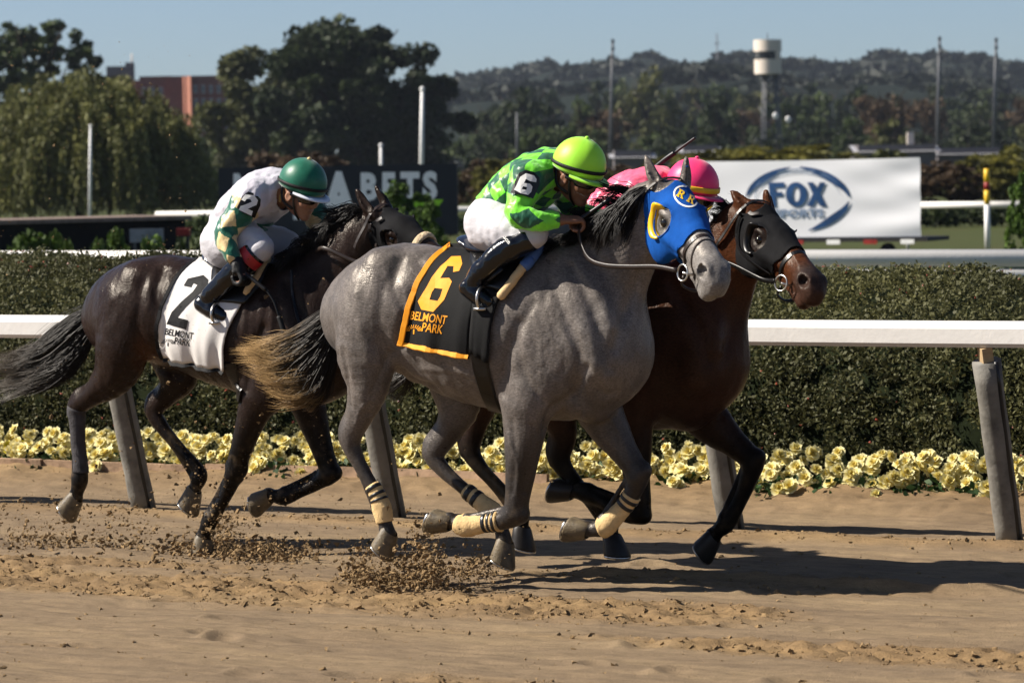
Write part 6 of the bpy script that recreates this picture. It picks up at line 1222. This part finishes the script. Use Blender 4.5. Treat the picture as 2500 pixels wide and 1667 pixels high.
# far rail of the infield, marker post, flagpoles
simple_rail('infield_rail', at(380, 515, 82.), at(1640, 505, 80.), at(1080, 505, 81.)[2], .07, 3., 'white infield rail passing behind the charcoal advertising board', M['rail_white'])
simple_rail('infield_rail', at(2215, 494, 76.), at(2520, 492, 74.), at(2360, 492, 75.)[2], .075, 3., 'white infield rail at the right, beside the yellow and red marker post', M['rail_white'])
c = at(2409, 412, 74.); o = empty('marker_post', c * [1, 1, 0], 0, 'yellow and red striped furlong marker post at the right', 'post')
for i, (z0, z1, cc) in enumerate(((c[2] - .28, c[2], 'yellow_silk'), (c[2] - .45, c[2] - .28, 'trailer_red'), (c[2] - .75, c[2] - .45, 'yellow_silk'), (0, c[2] - .75, 'white_paint'))): mobj('stripe', *tubev(np.array([[0, 0, z0], [0, 0, z1]]), .06, 10), M[cc], o)
def pole(px, pt, pb, Y, r, m, label, name='flagpole', cat='pole', lean=0., group=None):
    t_, b_ = at(px + lean, pt, Y), at(px, pb, Y) * [1, 1, 0]; o = empty(name, b_, 0, label, cat, group); mobj('shaft', *tubev(np.array([[0, 0, -.05], (t_ - b_) * .6, t_ - b_]), [r, r * .9, r * .7], 10), m, o); return o
for q in ((218, 308, 530, 118, .055, M['white_paint'], 'white pole in front of the weeping willow at the left', 3), (1026, 218, 400, 160, .11, M['white_paint'], 'tall white pole rising behind the charcoal board', 5), (930, 355, 400, 150, .085, M['white_paint'], 'short pale post just above the charcoal board', 0)): o = pole(*q[:7], 'flagpole', 'pole', q[7]); mobj('finial', *sphere_mesh(at(q[0] + q[7], q[1], q[3]) - np.array(o.location), q[4] * 1.1, 10, 6), q[5], o)
def light_pole(px, pt, Y, lean, label):
    o = pole(px, pt, 400, Y, .17, M['steel_grey'], label, 'light_pole', 'light pole', lean); t_ = at(px + lean, pt, Y) - np.array(o.location)
    for k in range(3): mobj('lamp_head', *boxv(t_ + [0, 0, -.2 - k * .75], (.30, .25, .3)), M['steel_grey'], o, False)
light_pole(1488, 96, 340, 8, 'tall grey light pole behind the lime-capped jockey'); light_pole(2286, 90, 340, 8, 'tall grey light pole right of the camera tower, the nearer to it of two'); light_pole(2424, 93, 340, 8, 'tall grey light pole nearest the right edge')
# camera tower
YT = 250.; k = 8640 / YT; ct = at(1882, 98, YT); cb = at(1878, 400, YT) * [1, 1, 0]; tw = empty('camera_tower', cb, 0, 'cream drum-shaped camera tower on steel legs above the trees', 'tower'); zt, zm = ct[2], at(1880, 181, YT)[2]; M['cream'] = mat('cream_panel', (.66, .58, .50), .6, .2, var=.06); rd = 34 / k
a = np.linspace(0, 2 * np.pi, 33)[:-1]
def drum(z0, z1, r): return np.array([[r * math.cos(t), r * math.sin(t), z] for z in (z0, z1) for t in a]), [[i, (i + 1) % 32, 32 + (i + 1) % 32, 32 + i] for i in range(32)] + [list(range(32))[::-1], list(range(32, 64))]
zw0, zw1 = zm + (zt - zm) * .43, zm + (zt - zm) * .66; mobj('cabin', *drum(zm, zw0, rd * .97), M['cream'], tw, False); mobj('cabin_top', *drum(zw1, zt, rd), M['cream'], tw, False)
mobj('window', *drum(zw0, zw1, rd * .93), mat('dark_window', (.008, .008, .01), .2, .5), tw, False); mobj('mullion', *boxv((rd * .62, -rd * .72, (zw0 + zw1) / 2), (.34, .12, zw1 - zw0)), M['cream'], tw, False); mobj('mullion', *boxv((-rd * .72, -rd * .6, (zw0 + zw1) / 2), (.26, .12, zw1 - zw0)), M['cream'], tw, False)
for x, y in ((-.55, -.4), (.95, -.4), (-.2, .8), (.75, .8)): mobj('leg', *tubev(np.array([[x * 1.15 * rd, y * rd, -.1], [x * .6 * rd, y * .6 * rd, zm]]), .075, 8), M['steel_grey'], tw)
zp_ = zm * .42; mobj('platform', *boxv((.1, 0, zp_), (rd * 2.1, rd * 1.6, .08)), M['steel_grey'], tw, False)
for z0, z1 in ((.2, zp_ * .5), (zp_ * .5, zp_), (zp_, (zp_ + zm) / 2), ((zp_ + zm) / 2, zm)):
    for s in (-1, 1): mobj('brace', *tubev(np.array([[-.55 * rd * s, -.4 * rd, z0], [.7 * rd * s, -.3 * rd, z1]]), .035, 6), M['steel_grey'], tw)
for x, z in ((1892, 283), (1923, 292)): c = at(x, z, YT) - cb; mobj('dish', *sphere_mesh(c - [0, .5, 0], .2, 12, 8, (1, .4, 1.2)), M['white_paint'], tw)
mobj('aerial', *tubev(np.array([[0, 0, zt], [0, 0, zt + .5]]), .03, 6), M['steel_grey'], tw)
# low stables, white barn roof
M['barn_wall'] = mat('barn_wall', (.13, .12, .125), .8, .1); M['barn_roof'] = mat('pale_metal_roof', (.34, .34, .36), .5, .3, var=.1)
def barn(px0, px1, pt, pb, Y, label, dep=10., chim=None):
    p0, p1 = at(px0, pt, Y), at(px1, pt, Y); L = p1[0] - p0[0]; o = empty('stable', (p0[0], Y, 0), 0, label, 'stable'); ze = at(px0, pb, Y)[2]; zr = p0[2]
    mobj('wall', *boxv((L / 2, dep / 2, ze / 2 + .3), (L, dep, max(.4, ze + .6))), M['barn_wall'], o, False); v = [(-.4, -.6, ze), (L + .4, -.6, ze), (L + .4, dep / 2, zr), (-.4, dep / 2, zr), (L + .4, dep + .6, ze), (-.4, dep + .6, ze)]; mobj('roof', v, [[0, 1, 2, 3], [3, 2, 4, 5]], M['barn_roof'], o, False)
    if chim: c = at(chim, 328, Y); mobj('chimney', *boxv((c[0] - p0[0], dep * .4, (c[2] + zr) / 2), (.55, .55, c[2] - zr + .4)), M['cream'], o, False)
barn(2095, 2285, 355, 372, 300, 'low stable with a pale roof and chimney behind the banner', 8, 2233); barn(2290, 2440, 362, 378, 310, 'low pale stable roof between the two right-hand light poles'); barn(1668, 1752, 361, 372, 300, 'low white roof seen above the pink cap', 5); barn(1500, 1590, 376, 386, 280, 'low pale roof right of the lime cap', 5)
# brick building
M['brick_dark'] = mat('dark_red_brick', (.17, .062, .05), .85, .1, var=.12, scale=2); M['brick_lit'] = mat('sunlit_brick', (.33, .145, .10), .85, .1, var=.1, scale=2); M['window_glass'] = mat('window_glass', (.10, .11, .14), .2, .5); M['frame_white'] = mat('window_frame', (.5, .48, .47), .6)  # sunlight on the corner pier is painted in as a lighter copy of the brick
YH = 560.; kk = 8640 / YH; X = lambda px: (px - 1242) / kk; Z = lambda px, py: at(px, py, YH)[2]; bd = empty('brick_building', (X(330), YH, 0), 0, 'red brick apartment block seen between the willow and the big dark tree', 'building')
def wall(x0, x1, pt, y0, dep, m, name='wall'): zt_ = Z(x0, pt); mobj(name, *boxv(((X(x0) + X(x1)) / 2 - X(330), y0 + dep / 2, zt_ / 2), (X(x1) - X(x0), dep, zt_)), m, bd, False); return zt_
zt_ = wall(240, 345, 196, 6, 12, M['brick_dark'], 'wing'); z1 = wall(341, 420, 186, 3, 14, M['brick_dark'], 'wing'); z2 = wall(420, 456, 186, 1.2, 14, M['brick_dark']); z3_ = wall(456, 590, 186, 0, 14, M['brick_dark']); xa, xb, zq = X(449) - X(330), X(473) - X(330), Z(464, 187); mobj('corner_pier', [(xa, 1.3, 0), (xb, -1.6, 0), (xb, 1.4, 0), (xa, 1.3, zq), (xb, -1.6, zq), (xb, 1.4, zq)], [[0, 1, 4, 3], [1, 2, 5, 4], [2, 0, 3, 5], [3, 4, 5]], M['brick_lit'], bd, False)
for xs, pts in ((np.arange(482, 585, 19), (218, 250, 282, 310)), (np.arange(352, 415, 21), (222, 254))):
    for x in xs:
        for y in pts:
            y0 = 0 if x > 456 else 3; c = np.array([X(x) - X(330), y0 - .02, Z(x, y)]); w = mobj('window', *boxv(c, (.62, .1, 1.25)), M['frame_white'], bd, False); [mobj('pane', *boxv(c + [q, -.06, 0], (.25, .04, 1.1)), M['window_glass'], w, False) for q in (-.15, .15)]
for x0, x1, pt, y in ((255, 318, 160, 8), (300, 318, 150, 9)): mobj('roof_unit', *boxv(((X(x0) + X(x1)) / 2 - X(330), y, (Z(x0, pt) + Z(x0, 196)) / 2), (X(x1) - X(x0), 3, Z(x0, pt) - Z(x0, 196))), M['barn_wall'], bd, False)
mobj('roof_unit', *boxv((X(552) - X(330), 5, (Z(552, 160) + Z(552, 187)) / 2), (1.7, 2, Z(552, 160) - Z(552, 187))), M['white_paint'], bd, False); mobj('mast', *tubev(np.array([[X(316) - X(330), 8, Z(316, 160)], [X(316) - X(330), 8, Z(316, 128)]]), .12, 6), M['cream'], bd)
# ------------------------------------------------------------------ trees, shrubs and hills
M['bark'] = mat('bark', (.045, .034, .026), .95, .1, var=.3, scale=6, bump=.6, bscale=20)
LF = {k: leafmat('leaves_' + k, c, v, .2) for k, c, v in (('oak', (.026, .038, .015), .5), ('olive', (.064, .070, .024), .45), ('green', (.044, .064, .022), .5), ('brown', (.07, .046, .026), .4), ('willow', (.135, .140, .05), .45), ('bright', (.075, .13, .018), .45), ('mustard', (.105, .10, .018), .45), ('topiary', (.055, .10, .016), .5), ('hill', (.017, .023, .017), .35))}
def crown(n, shape, nclump, leaf, seed, csize=.3, hollow=.35):
    """leaf cloud of a unit crown (x, y in -.5..5, z 0..1) built of clumps"""
    r = np.random.default_rng(seed); cc = []
    while len(cc) < nclump:
        p = r.uniform(-1, 1, 3); q = np.linalg.norm(p)
        if hollow < q < 1 and shape(p): cc.append(p)
    cc = np.array(cc); cs = csize * r.uniform(.55, 1.25, nclump); i = r.integers(nclump, size=n); dv = r.normal(size=(n, 3)); dv /= np.linalg.norm(dv, axis=1)[:, None]; C = cc[i] + dv * (cs[i] * r.random(n) ** .45)[:, None] * [1, 1, .75]
    lv = .5 + .28 * r.normal(size=nclump)[i] + .15 * r.normal(size=n); C[:, 2] = (C[:, 2] + 1) / 2; C[:, :2] *= .5; return C, np.clip(lv, 0, 1)
def crown_mesh(name, n, nclump, leaf, seed, m, scale=(1, 1, 1), csize=.3, shape=lambda p: True, hollow=.35):
    C, lv = crown(n, shape, nclump, leaf, seed, csize, hollow); C = C * scale; v, f = quads(C, leaf, np.random.default_rng(seed), None, 1.3); me = mesh(name, v, f, False); pattr(me, 'lv', np.repeat(lv, 4)); me.materials.append(m); return me
def trunk_mesh(h, r, seed, w=.3, nl=5):
    rr_ = np.random.default_rng(seed); mb = MB(); mb.tube(np.array([[0, 0, -.3], [.02 * h, 0, h * .35], [-.02 * h, .02 * h, h * .7]]), [r, r * .8, r * .5], 8)
    for i in range(nl): a = rr_.random() * 6.28; z = h * rr_.uniform(.25, .6); mb.tube(np.array([[0, 0, z], [math.cos(a) * w * h * .5, math.sin(a) * w * h * .5, z + h * .2], [math.cos(a) * w * h, math.sin(a) * w * h, z + h * .38]]), [r * .45, r * .3, r * .12], 6)
    me = mesh('trunk', mb.v, mb.f); me.materials.append(M['bark']); return me
def tree_at(name, px, pt, Y, wpx, me, tme, label, group=None, z0=.06, cat='tree', rz=0.):
    k = 8640 / Y; H_ = at(px, pt, Y)[2]; o = empty(name, at(px, 500, Y) * [1, 1, 0], rz, label, cat, group); c = link('crown', me, None, o); c.scale = (wpx / k, wpx / k * .8, H_ * (1 - z0)); c.location = (0, 0, H_ * z0)
    if tme: t = link('trunk', tme, None, o); t.scale = (H_, H_, H_)
    return o
# big dark tree and its neighbours
def big_tree(px, pt, Y, wpx, n, leaf, seed, m, label, csize, ncl, name='broadleaf_tree', shape=lambda p: True, z0=.08, hollow=.35):
    k = 8640 / Y; H_ = at(px, pt, Y)[2]; wd = wpx / k; o = empty(name, at(px, 500, Y) * [1, 1, 0], 0, label, 'tree'); link('crown', crown_mesh('crown', n, ncl, leaf, seed, m, (wd, wd * .8, H_ * (1 - z0)), csize, shape, hollow), None, o).location = (0, 0, H_ * z0); t = link('trunk', trunk_mesh(1, .03, seed), None, o); t.scale = (H_,) * 3; return o
big_tree(865, 66, 290, 450, 42000, .40, 5, LF['oak'], 'tallest dark broadleaf tree with an airy right edge, behind the charcoal board', .25, 110, shape=lambda p: abs(p[0]) < 1.05 - .55 * max(0, p[2]) ** 2)
big_tree(645, 108, 300, 300, 15000, .42, 6, LF['olive'], 'rounded olive tree against the left flank of the tallest dark tree', .3, 45, shape=lambda p: p[2] < .75)
big_tree(1040, 175, 295, 240, 8000, .42, 7, LF['oak'], 'loose right limb of the big dark tree, standing lower', .22, 34); big_tree(610, 230, 310, 200, 7000, .45, 8, LF['green'], 'mid green bushy tree below the olive tree and behind the white jockey', .3, 30)
big_tree(95, 48, 260, 330, 9000, .30, 9, LF['green'], 'thin-crowned tree rising behind the weeping willow', .12, 120, shape=lambda p: p[2] > -.2, z0=.3); big_tree(-40, 60, 270, 260, 5000, .35, 10, LF['oak'], 'dark tree at the upper left corner behind the willow', .2, 32)
# weeping willow
def willow(px, pt, Y, wpx, pb, label, seed):
    k = 8640 / Y; r = np.random.default_rng(seed); H_ = at(px, pt, Y)[2]; wd = wpx / k; o = empty('weeping_willow', at(px, 500, Y) * [1, 1, 0], 0, label, 'tree'); V = []; L = []; C = []
    for i in range(520):
        a = r.random() * 6.28; q = math.sqrt(r.random()); x, y = q * wd / 2 * math.cos(a), q * wd / 2 * .8 * math.sin(a); zt = H_ * (1 - .42 * q ** 2.2) * r.uniform(.6, 1.); ln = zt * r.uniform(.72, 1.) if q > .5 else zt * r.uniform(.3, .7); lvv = np.clip(.5 + .28 * r.normal(), 0, 1)
        for s in range(9):
            ox, oy = r.normal(size=2) * .16; m_ = int(ln / .11); zz = zt - np.linspace(0, ln * r.uniform(.75, 1), max(3, m_)); sway = (zt - zz) * .06 * r.normal(); t = np.linspace(0, 1, len(zz)); C.append(np.stack([x + ox * (1 + t) + sway + (x / wd) * 1.1 * np.sqrt(t), y + oy * (1 + t) + (y / wd) * np.sqrt(t), zz + .5 * np.sin(np.pi * t * .5) * 0], 1)); L.append(np.full(len(zz), lvv) + r.normal(size=len(zz)) * .1)
    C = np.vstack(C) + r.normal(size=(sum(map(len, C)), 3)) * .035; leafobj('crown', C, .085, LF['willow'], r, o, np.array([0, 0, 1.2]), 2.6, np.concatenate(L)); t = link('trunk', trunk_mesh(1, .05, seed, .2), None, o); t.scale = (H_ * .6,) * 3; return o
willow(190, 160, 140, 580, 530, 'large pale green weeping willow at the left, above the black stage', 3)
# belt of trees below the hills
r = np.random.default_rng(77); VAR = {k: [crown_mesh('crown', 2200, 26, .052, 100 + i * 7 + len(k), LF[k], (1, 1, 1), .3, (lambda p: True)) for i in range(3)] for k in ('oak', 'olive', 'green', 'brown')}; TM = trunk_mesh(1, .022, 5)
ADJ = dict(oak='dark green', olive='olive green', green='mid green', brown='rust brown')
PLACES = ((-99, 'behind the willow'), (300, 'beside the brick building'), (1080, 'right of the big dark tree'), (1180, 'above the checked jockey'), (1330, 'left of the nearest-to-centre light pole'), (1490, 'just right of the lime cap and light pole'), (1570, 'above the pink cap'), (1700, 'left of the camera tower'), (1840, 'behind the camera tower legs'), (1930, 'right of the camera tower'), (2080, 'midway from camera tower to light poles'), (2200, 'left of the two right light poles'), (2290, 'between the two right light poles'), (2425, 'at the right edge past the poles'))
def belt(n, x0, x1, tops, Y0, Y1, w0, w1, where, pal):
    for i in range(n):
        px = x0 + (x1 - x0) * (i + r.uniform(.1, .9)) / n; k = pal[r.integers(len(pal))]; pt = np.interp(px, tops[0], tops[1]) + r.normal() * 12; tree_at('distant_tree', px, pt, r.uniform(Y0, Y1), r.uniform(w0, w1), VAR[k][r.integers(3)], TM, f'{ADJ[k]} tree, {where}, ' + [q for a, q in PLACES if px >= a][-1], f'trees of the {where}', rz=r.uniform(0, 6.28))
belt(16, 1120, 2560, ([1120, 1300, 1500, 1650, 1850, 2050, 2200, 2350, 2500], [255, 235, 215, 175, 205, 200, 215, 205, 215]), 560, 680, 130, 200, 'far row under hills', ['oak', 'olive', 'green', 'oak'])
belt(17, 1100, 2560, ([1120, 1250, 1380, 1500, 1600, 1800, 2000, 2150, 2300, 2500], [300, 250, 225, 250, 190, 250, 215, 200, 235, 240]), 420, 520, 110, 190, 'middle row', ['oak', 'olive', 'green', 'brown', 'oak'])
belt(17, 1080, 2560, ([1120, 1300, 1500, 1700, 1900, 2100, 2300, 2500], [330, 300, 320, 300, 300, 290, 300, 300]), 330, 390, 100, 170, 'front row', ['oak', 'green', 'olive', 'oak'])
belt(6, 420, 640, ([420, 520, 640], [330, 330, 320]), 300, 380, 90, 140, 'low row', ['green', 'oak']); belt(5, -60, 300, ([-60, 100, 300], [240, 260, 280]), 300, 380, 120, 170, 'back row', ['oak', 'green'])
# shrubs
SHB = {k: [crown_mesh('foliage', 1500, 18, .075, 300 + i + len(k), LF[k], (1, 1, 1), .34, (lambda p: p[2] > -.6)) for i in range(2)] for k in ('mustard', 'bright', 'topiary', 'olive', 'brown', 'green')}
MOUND = {k: crown_mesh('foliage', 16000, 150, .030, 500 + len(k), LF[k], (1, 1, 1), .16, (lambda p: p[2] > -.7), .45) for k in ('mustard', 'brown')}
MOUND['topiary'] = crown_mesh('foliage', 9000, 90, .034, 520, LF['topiary'], (1, 1, 1), .15, (lambda p: abs(p[0]) + abs(p[1]) < 1.15 - .5 * p[2]), .5)
def shrub(px, pt, Y, wpx, k, label, group=None, wy=None):
    z = at(px, pt, Y)[2]; o = empty('shrub', at(px, 500, Y) * [1, 1, 0], random.random() * 6, label, 'shrub', group); c = link('foliage', MOUND[k] if (wpx > 185 or k == 'topiary') and k in MOUND else SHB[k][int(px) % 2], None, o); w = wpx * Y / 8640; c.scale = (w, wy or w, max(.4, z + .1)); c.location = (0, 0, -.05)
for px, w in ((60, 150), (150, 90)): shrub(px, 574, 50, w, 'bright', 'bright green clipped shrub at the far left before the black stage', 'bright green shrubs at far left')
for px, pt, w in ((258, 570, 110), (395, 592, 120), (330, 590, 80)): shrub(px, pt, 50, w, 'bright', 'bright green shrub along the hedge before the black stage' if px != 258 else 'widest bright green shrub in the middle of the black stage', None if px == 258 else 'low bright green shrubs by the stage')
shrub(490, 545, 52, 110, 'green', 'dark green shrub at the right end of the stage, behind the white jockey'); shrub(985, 455, 64, 170, 'topiary', 'clipped cone-shaped shrub in front of the charcoal board'); shrub(1042, 500, 62, 110, 'topiary', 'rounded topiary shrub beside the cone-shaped one'); shrub(1070, 570, 60, 60, 'bright', 'small bright shrub at the foot of the charcoal board')
shrub(2500, 425, 48, 110, 'topiary', 'dark clipped shrub cut off by the right edge'); shrub(1880, 352, 150, 560, 'mustard', 'long yellow-green mound of shrubs behind the white banner', None, 8); shrub(1700, 372, 150, 300, 'mustard', 'yellow-green shrub mound rising behind the pink cap', None, 6)
for i, (px, pt, w, k) in enumerate(((2140, 378, 200, 'olive'), (2300, 395, 220, 'brown'), (2420, 372, 220, 'mustard'), (2520, 365, 160, 'mustard'), (2220, 420, 130, 'brown'), (2350, 440, 150, 'olive'))): shrub(px, pt, 130 + i * 3, w, k, ('olive shrub peeping above the banner', 'rusty brown shrub right of the banner', 'mustard shrub above the marker post', 'mustard shrub at the right edge below the light pole', 'low rusty shrub touching the banner edge', 'low olive shrub beside the marker post')[i])
for i, (px, pt, w, k) in enumerate(((1240, 385, 190, 'mustard'), (1160, 400, 120, 'brown'), (1400, 392, 210, 'mustard'), (1550, 400, 200, 'brown'), (760, 372, 260, 'brown'), (640, 385, 150, 'brown'), (1130, 430, 110, 'olive'), (500, 420, 130, 'green'))): shrub(px, pt, 140 + i * 2, w, k, ('mustard shrub between the charcoal board and the checked jockey', 'rusty shrub at the right edge of the charcoal board', 'mustard shrub behind the lime cap', 'rusty shrub between the lime and pink caps', 'wide brown shrub mound above the charcoal board', 'small brown shrub above the left of the charcoal board', 'olive shrub low beside the charcoal board', 'green shrub left of the charcoal board')[i])
fh = empty('low_hedge', at(2200, 545, 100.) * [1, 1, 0], 0, 'low dark hedge strip under the infield rail at the right', 'hedge'); C = rng.uniform([-9, -.5, 0], [9, .5, .55], (5000, 3)); leafobj('foliage', C, .13, LF['oak'], rng, fh)
fh = empty('low_hedge', at(1100, 545, 100.) * [1, 1, 0], 0, 'low hedge strip behind the charcoal board', 'hedge'); C = rng.uniform([-9, -.5, 0], [9, .5, .5], (5000, 3)); leafobj('foliage', C, .13, LF['green'], rng, fh)
# wooded hills
def hill(name, pts, Y, dep, leafsz, nl, seed):
    P = np.array(pts, float); xs = np.linspace(P[0, 0], P[-1, 0], 130); ys = np.interp(xs, P[:, 0], P[:, 1]); V = []; n = 9
    for x, y in zip(xs, ys):
        top = at(x, y + 6, Y); 
        for j in range(n): t = j / (n - 1); V.append([top[0], Y - dep * (1 - t) if t <= 1 else Y, top[2] * math.sin(t * math.pi / 2) ** .9 - 1.2 * (1 - t)])
        V.append([top[0], Y + dep, -2])
    m = n + 1; V = np.array(V); o = mobj(name, V, np.array([[i * m + j, (i + 1) * m + j, (i + 1) * m + j + 1, i * m + j + 1] for i in range(len(xs) - 1) for j in range(m - 1)]), mat(name + '_ground', (.012, .017, .013), .95, .05, var=.3, scale=.02)); tag(o, kind='structure')
    r = np.random.default_rng(seed); i = r.integers(0, len(xs) - 1, nl); j = (r.random(nl) ** .8 * (n - 1)).astype(int).clip(0, n - 2); a, b = r.random((2, nl, 1)); q = lambda ii, jj: V[ii * m + jj]; C = q(i, j) * (1 - a) * (1 - b) + q(i + 1, j) * a * (1 - b) + q(i, j + 1) * (1 - a) * b + q(i + 1, j + 1) * a * b
    bump = lerp_noise(C / [leafsz * 7, leafsz * 7, leafsz * 4], seed, 2); C[:, 2] += (np.clip(bump, -.8, .6) - .35) * leafsz * 2.2; lv = .5 + .2 * lerp_noise(C / (leafsz * 6), seed + 1, 2); w = leafobj(name + '_woods', C, leafsz, LF['hill'], r, None, None, 1.2, lv); tag(w, 'distant woodland covering the hill', None, None, 'stuff')
hill('hill', [(1000, 230), (1130, 205), (1250, 190), (1340, 165), (1450, 148), (1560, 140), (1650, 150), (1760, 150), (1860, 152), (1950, 162), (2050, 160), (2130, 146), (2200, 158), (2260, 150), (2310, 150), (2370, 172), (2430, 175), (2500, 190), (2640, 205)], 1500, 420, 4.5, 42000, 41)
hill('near_hill', [(1050, 262), (1180, 235), (1300, 225), (1400, 215), (1500, 205), (1600, 168), (1700, 162), (1800, 172), (1900, 200), (2000, 205), (2150, 200), (2300, 205), (2450, 212), (2640, 225)], 950, 200, 3.2, 34000, 43)
tp = at(1566, 128, 1500); o = empty('hilltop_tree', (tp[0], 1495, tp[2] - 6), 0, 'lone rounded tree standing on top of the wooded hill', 'tree'); c = link('crown', VAR['green'][0], None, o); c.scale = (9, 9, 7); 
tp = at(1750, 82, 1400); o = empty('radio_mast', (tp[0], 1400, 0), 0, 'faint thin radio mast on the far hill left of the camera tower', 'mast'); mobj('shaft', *tubev(np.array([[0, 0, 0], [0, 0, tp[2]]]), .25, 6), M['steel_grey'], o); mobj('crossarm', *boxv((0, 0, tp[2] - 4), (2.4, .3, .3)), M['steel_grey'], o, False)
for i, (px, pt) in enumerate(((1262, 275),)): pole(px, pt, 400, 300, .12, M['steel_grey'], ('thin utility pole above the charcoal board and the checked jockey', 'thin utility pole in front of the trees left of the camera tower')[i], 'utility_pole', 'pole')
# woodland going on beyond both sides of the view
for nm_, a, b in (('far_woods', -3200, -130), ('far_woods', 2640, 5800)):
    C = []; r = np.random.default_rng(int(abs(a)))
    for i in range(150):
        px = a + (b - a) * (i + r.random()) / 150; Y = r.uniform(380, 620); q = at(px, r.uniform(205, 300), Y); w = r.uniform(3.5, 6); m_ = 150; dv = r.normal(size=(m_, 3)); dv /= np.linalg.norm(dv, axis=1)[:, None]
        C.append(np.array([q[0], Y, q[2] * .5]) + dv * [w, w, q[2] * .5] * (r.random((m_, 1)) ** .35))
    o = leafobj(nm_, np.vstack(C), 1.3, LF['oak'], r); tag(o, 'woodland continuing beyond the edge of the view', None, None, 'stuff')
# distance haze
hz = mobj('haze', *boxv((0, 800, 60), (6000, 2500, 128)), None, None, False); mh = bpy.data.materials.new('haze_air'); mh.use_nodes = True; nt = mh.node_tree; nt.nodes.remove(nt.nodes['Principled BSDF']); pv = nt.nodes.new('ShaderNodeVolumePrincipled'); pv.inputs['Color'].default_value = (.72, .82, 1, 1); pv.inputs['Density'].default_value = .00007; pv.inputs['Anisotropy'].default_value = .2; nt.links.new(pv.outputs[0], nt.nodes['Material Output'].inputs['Volume']); hz.data.materials.append(mh); tag(hz, kind='stuff')
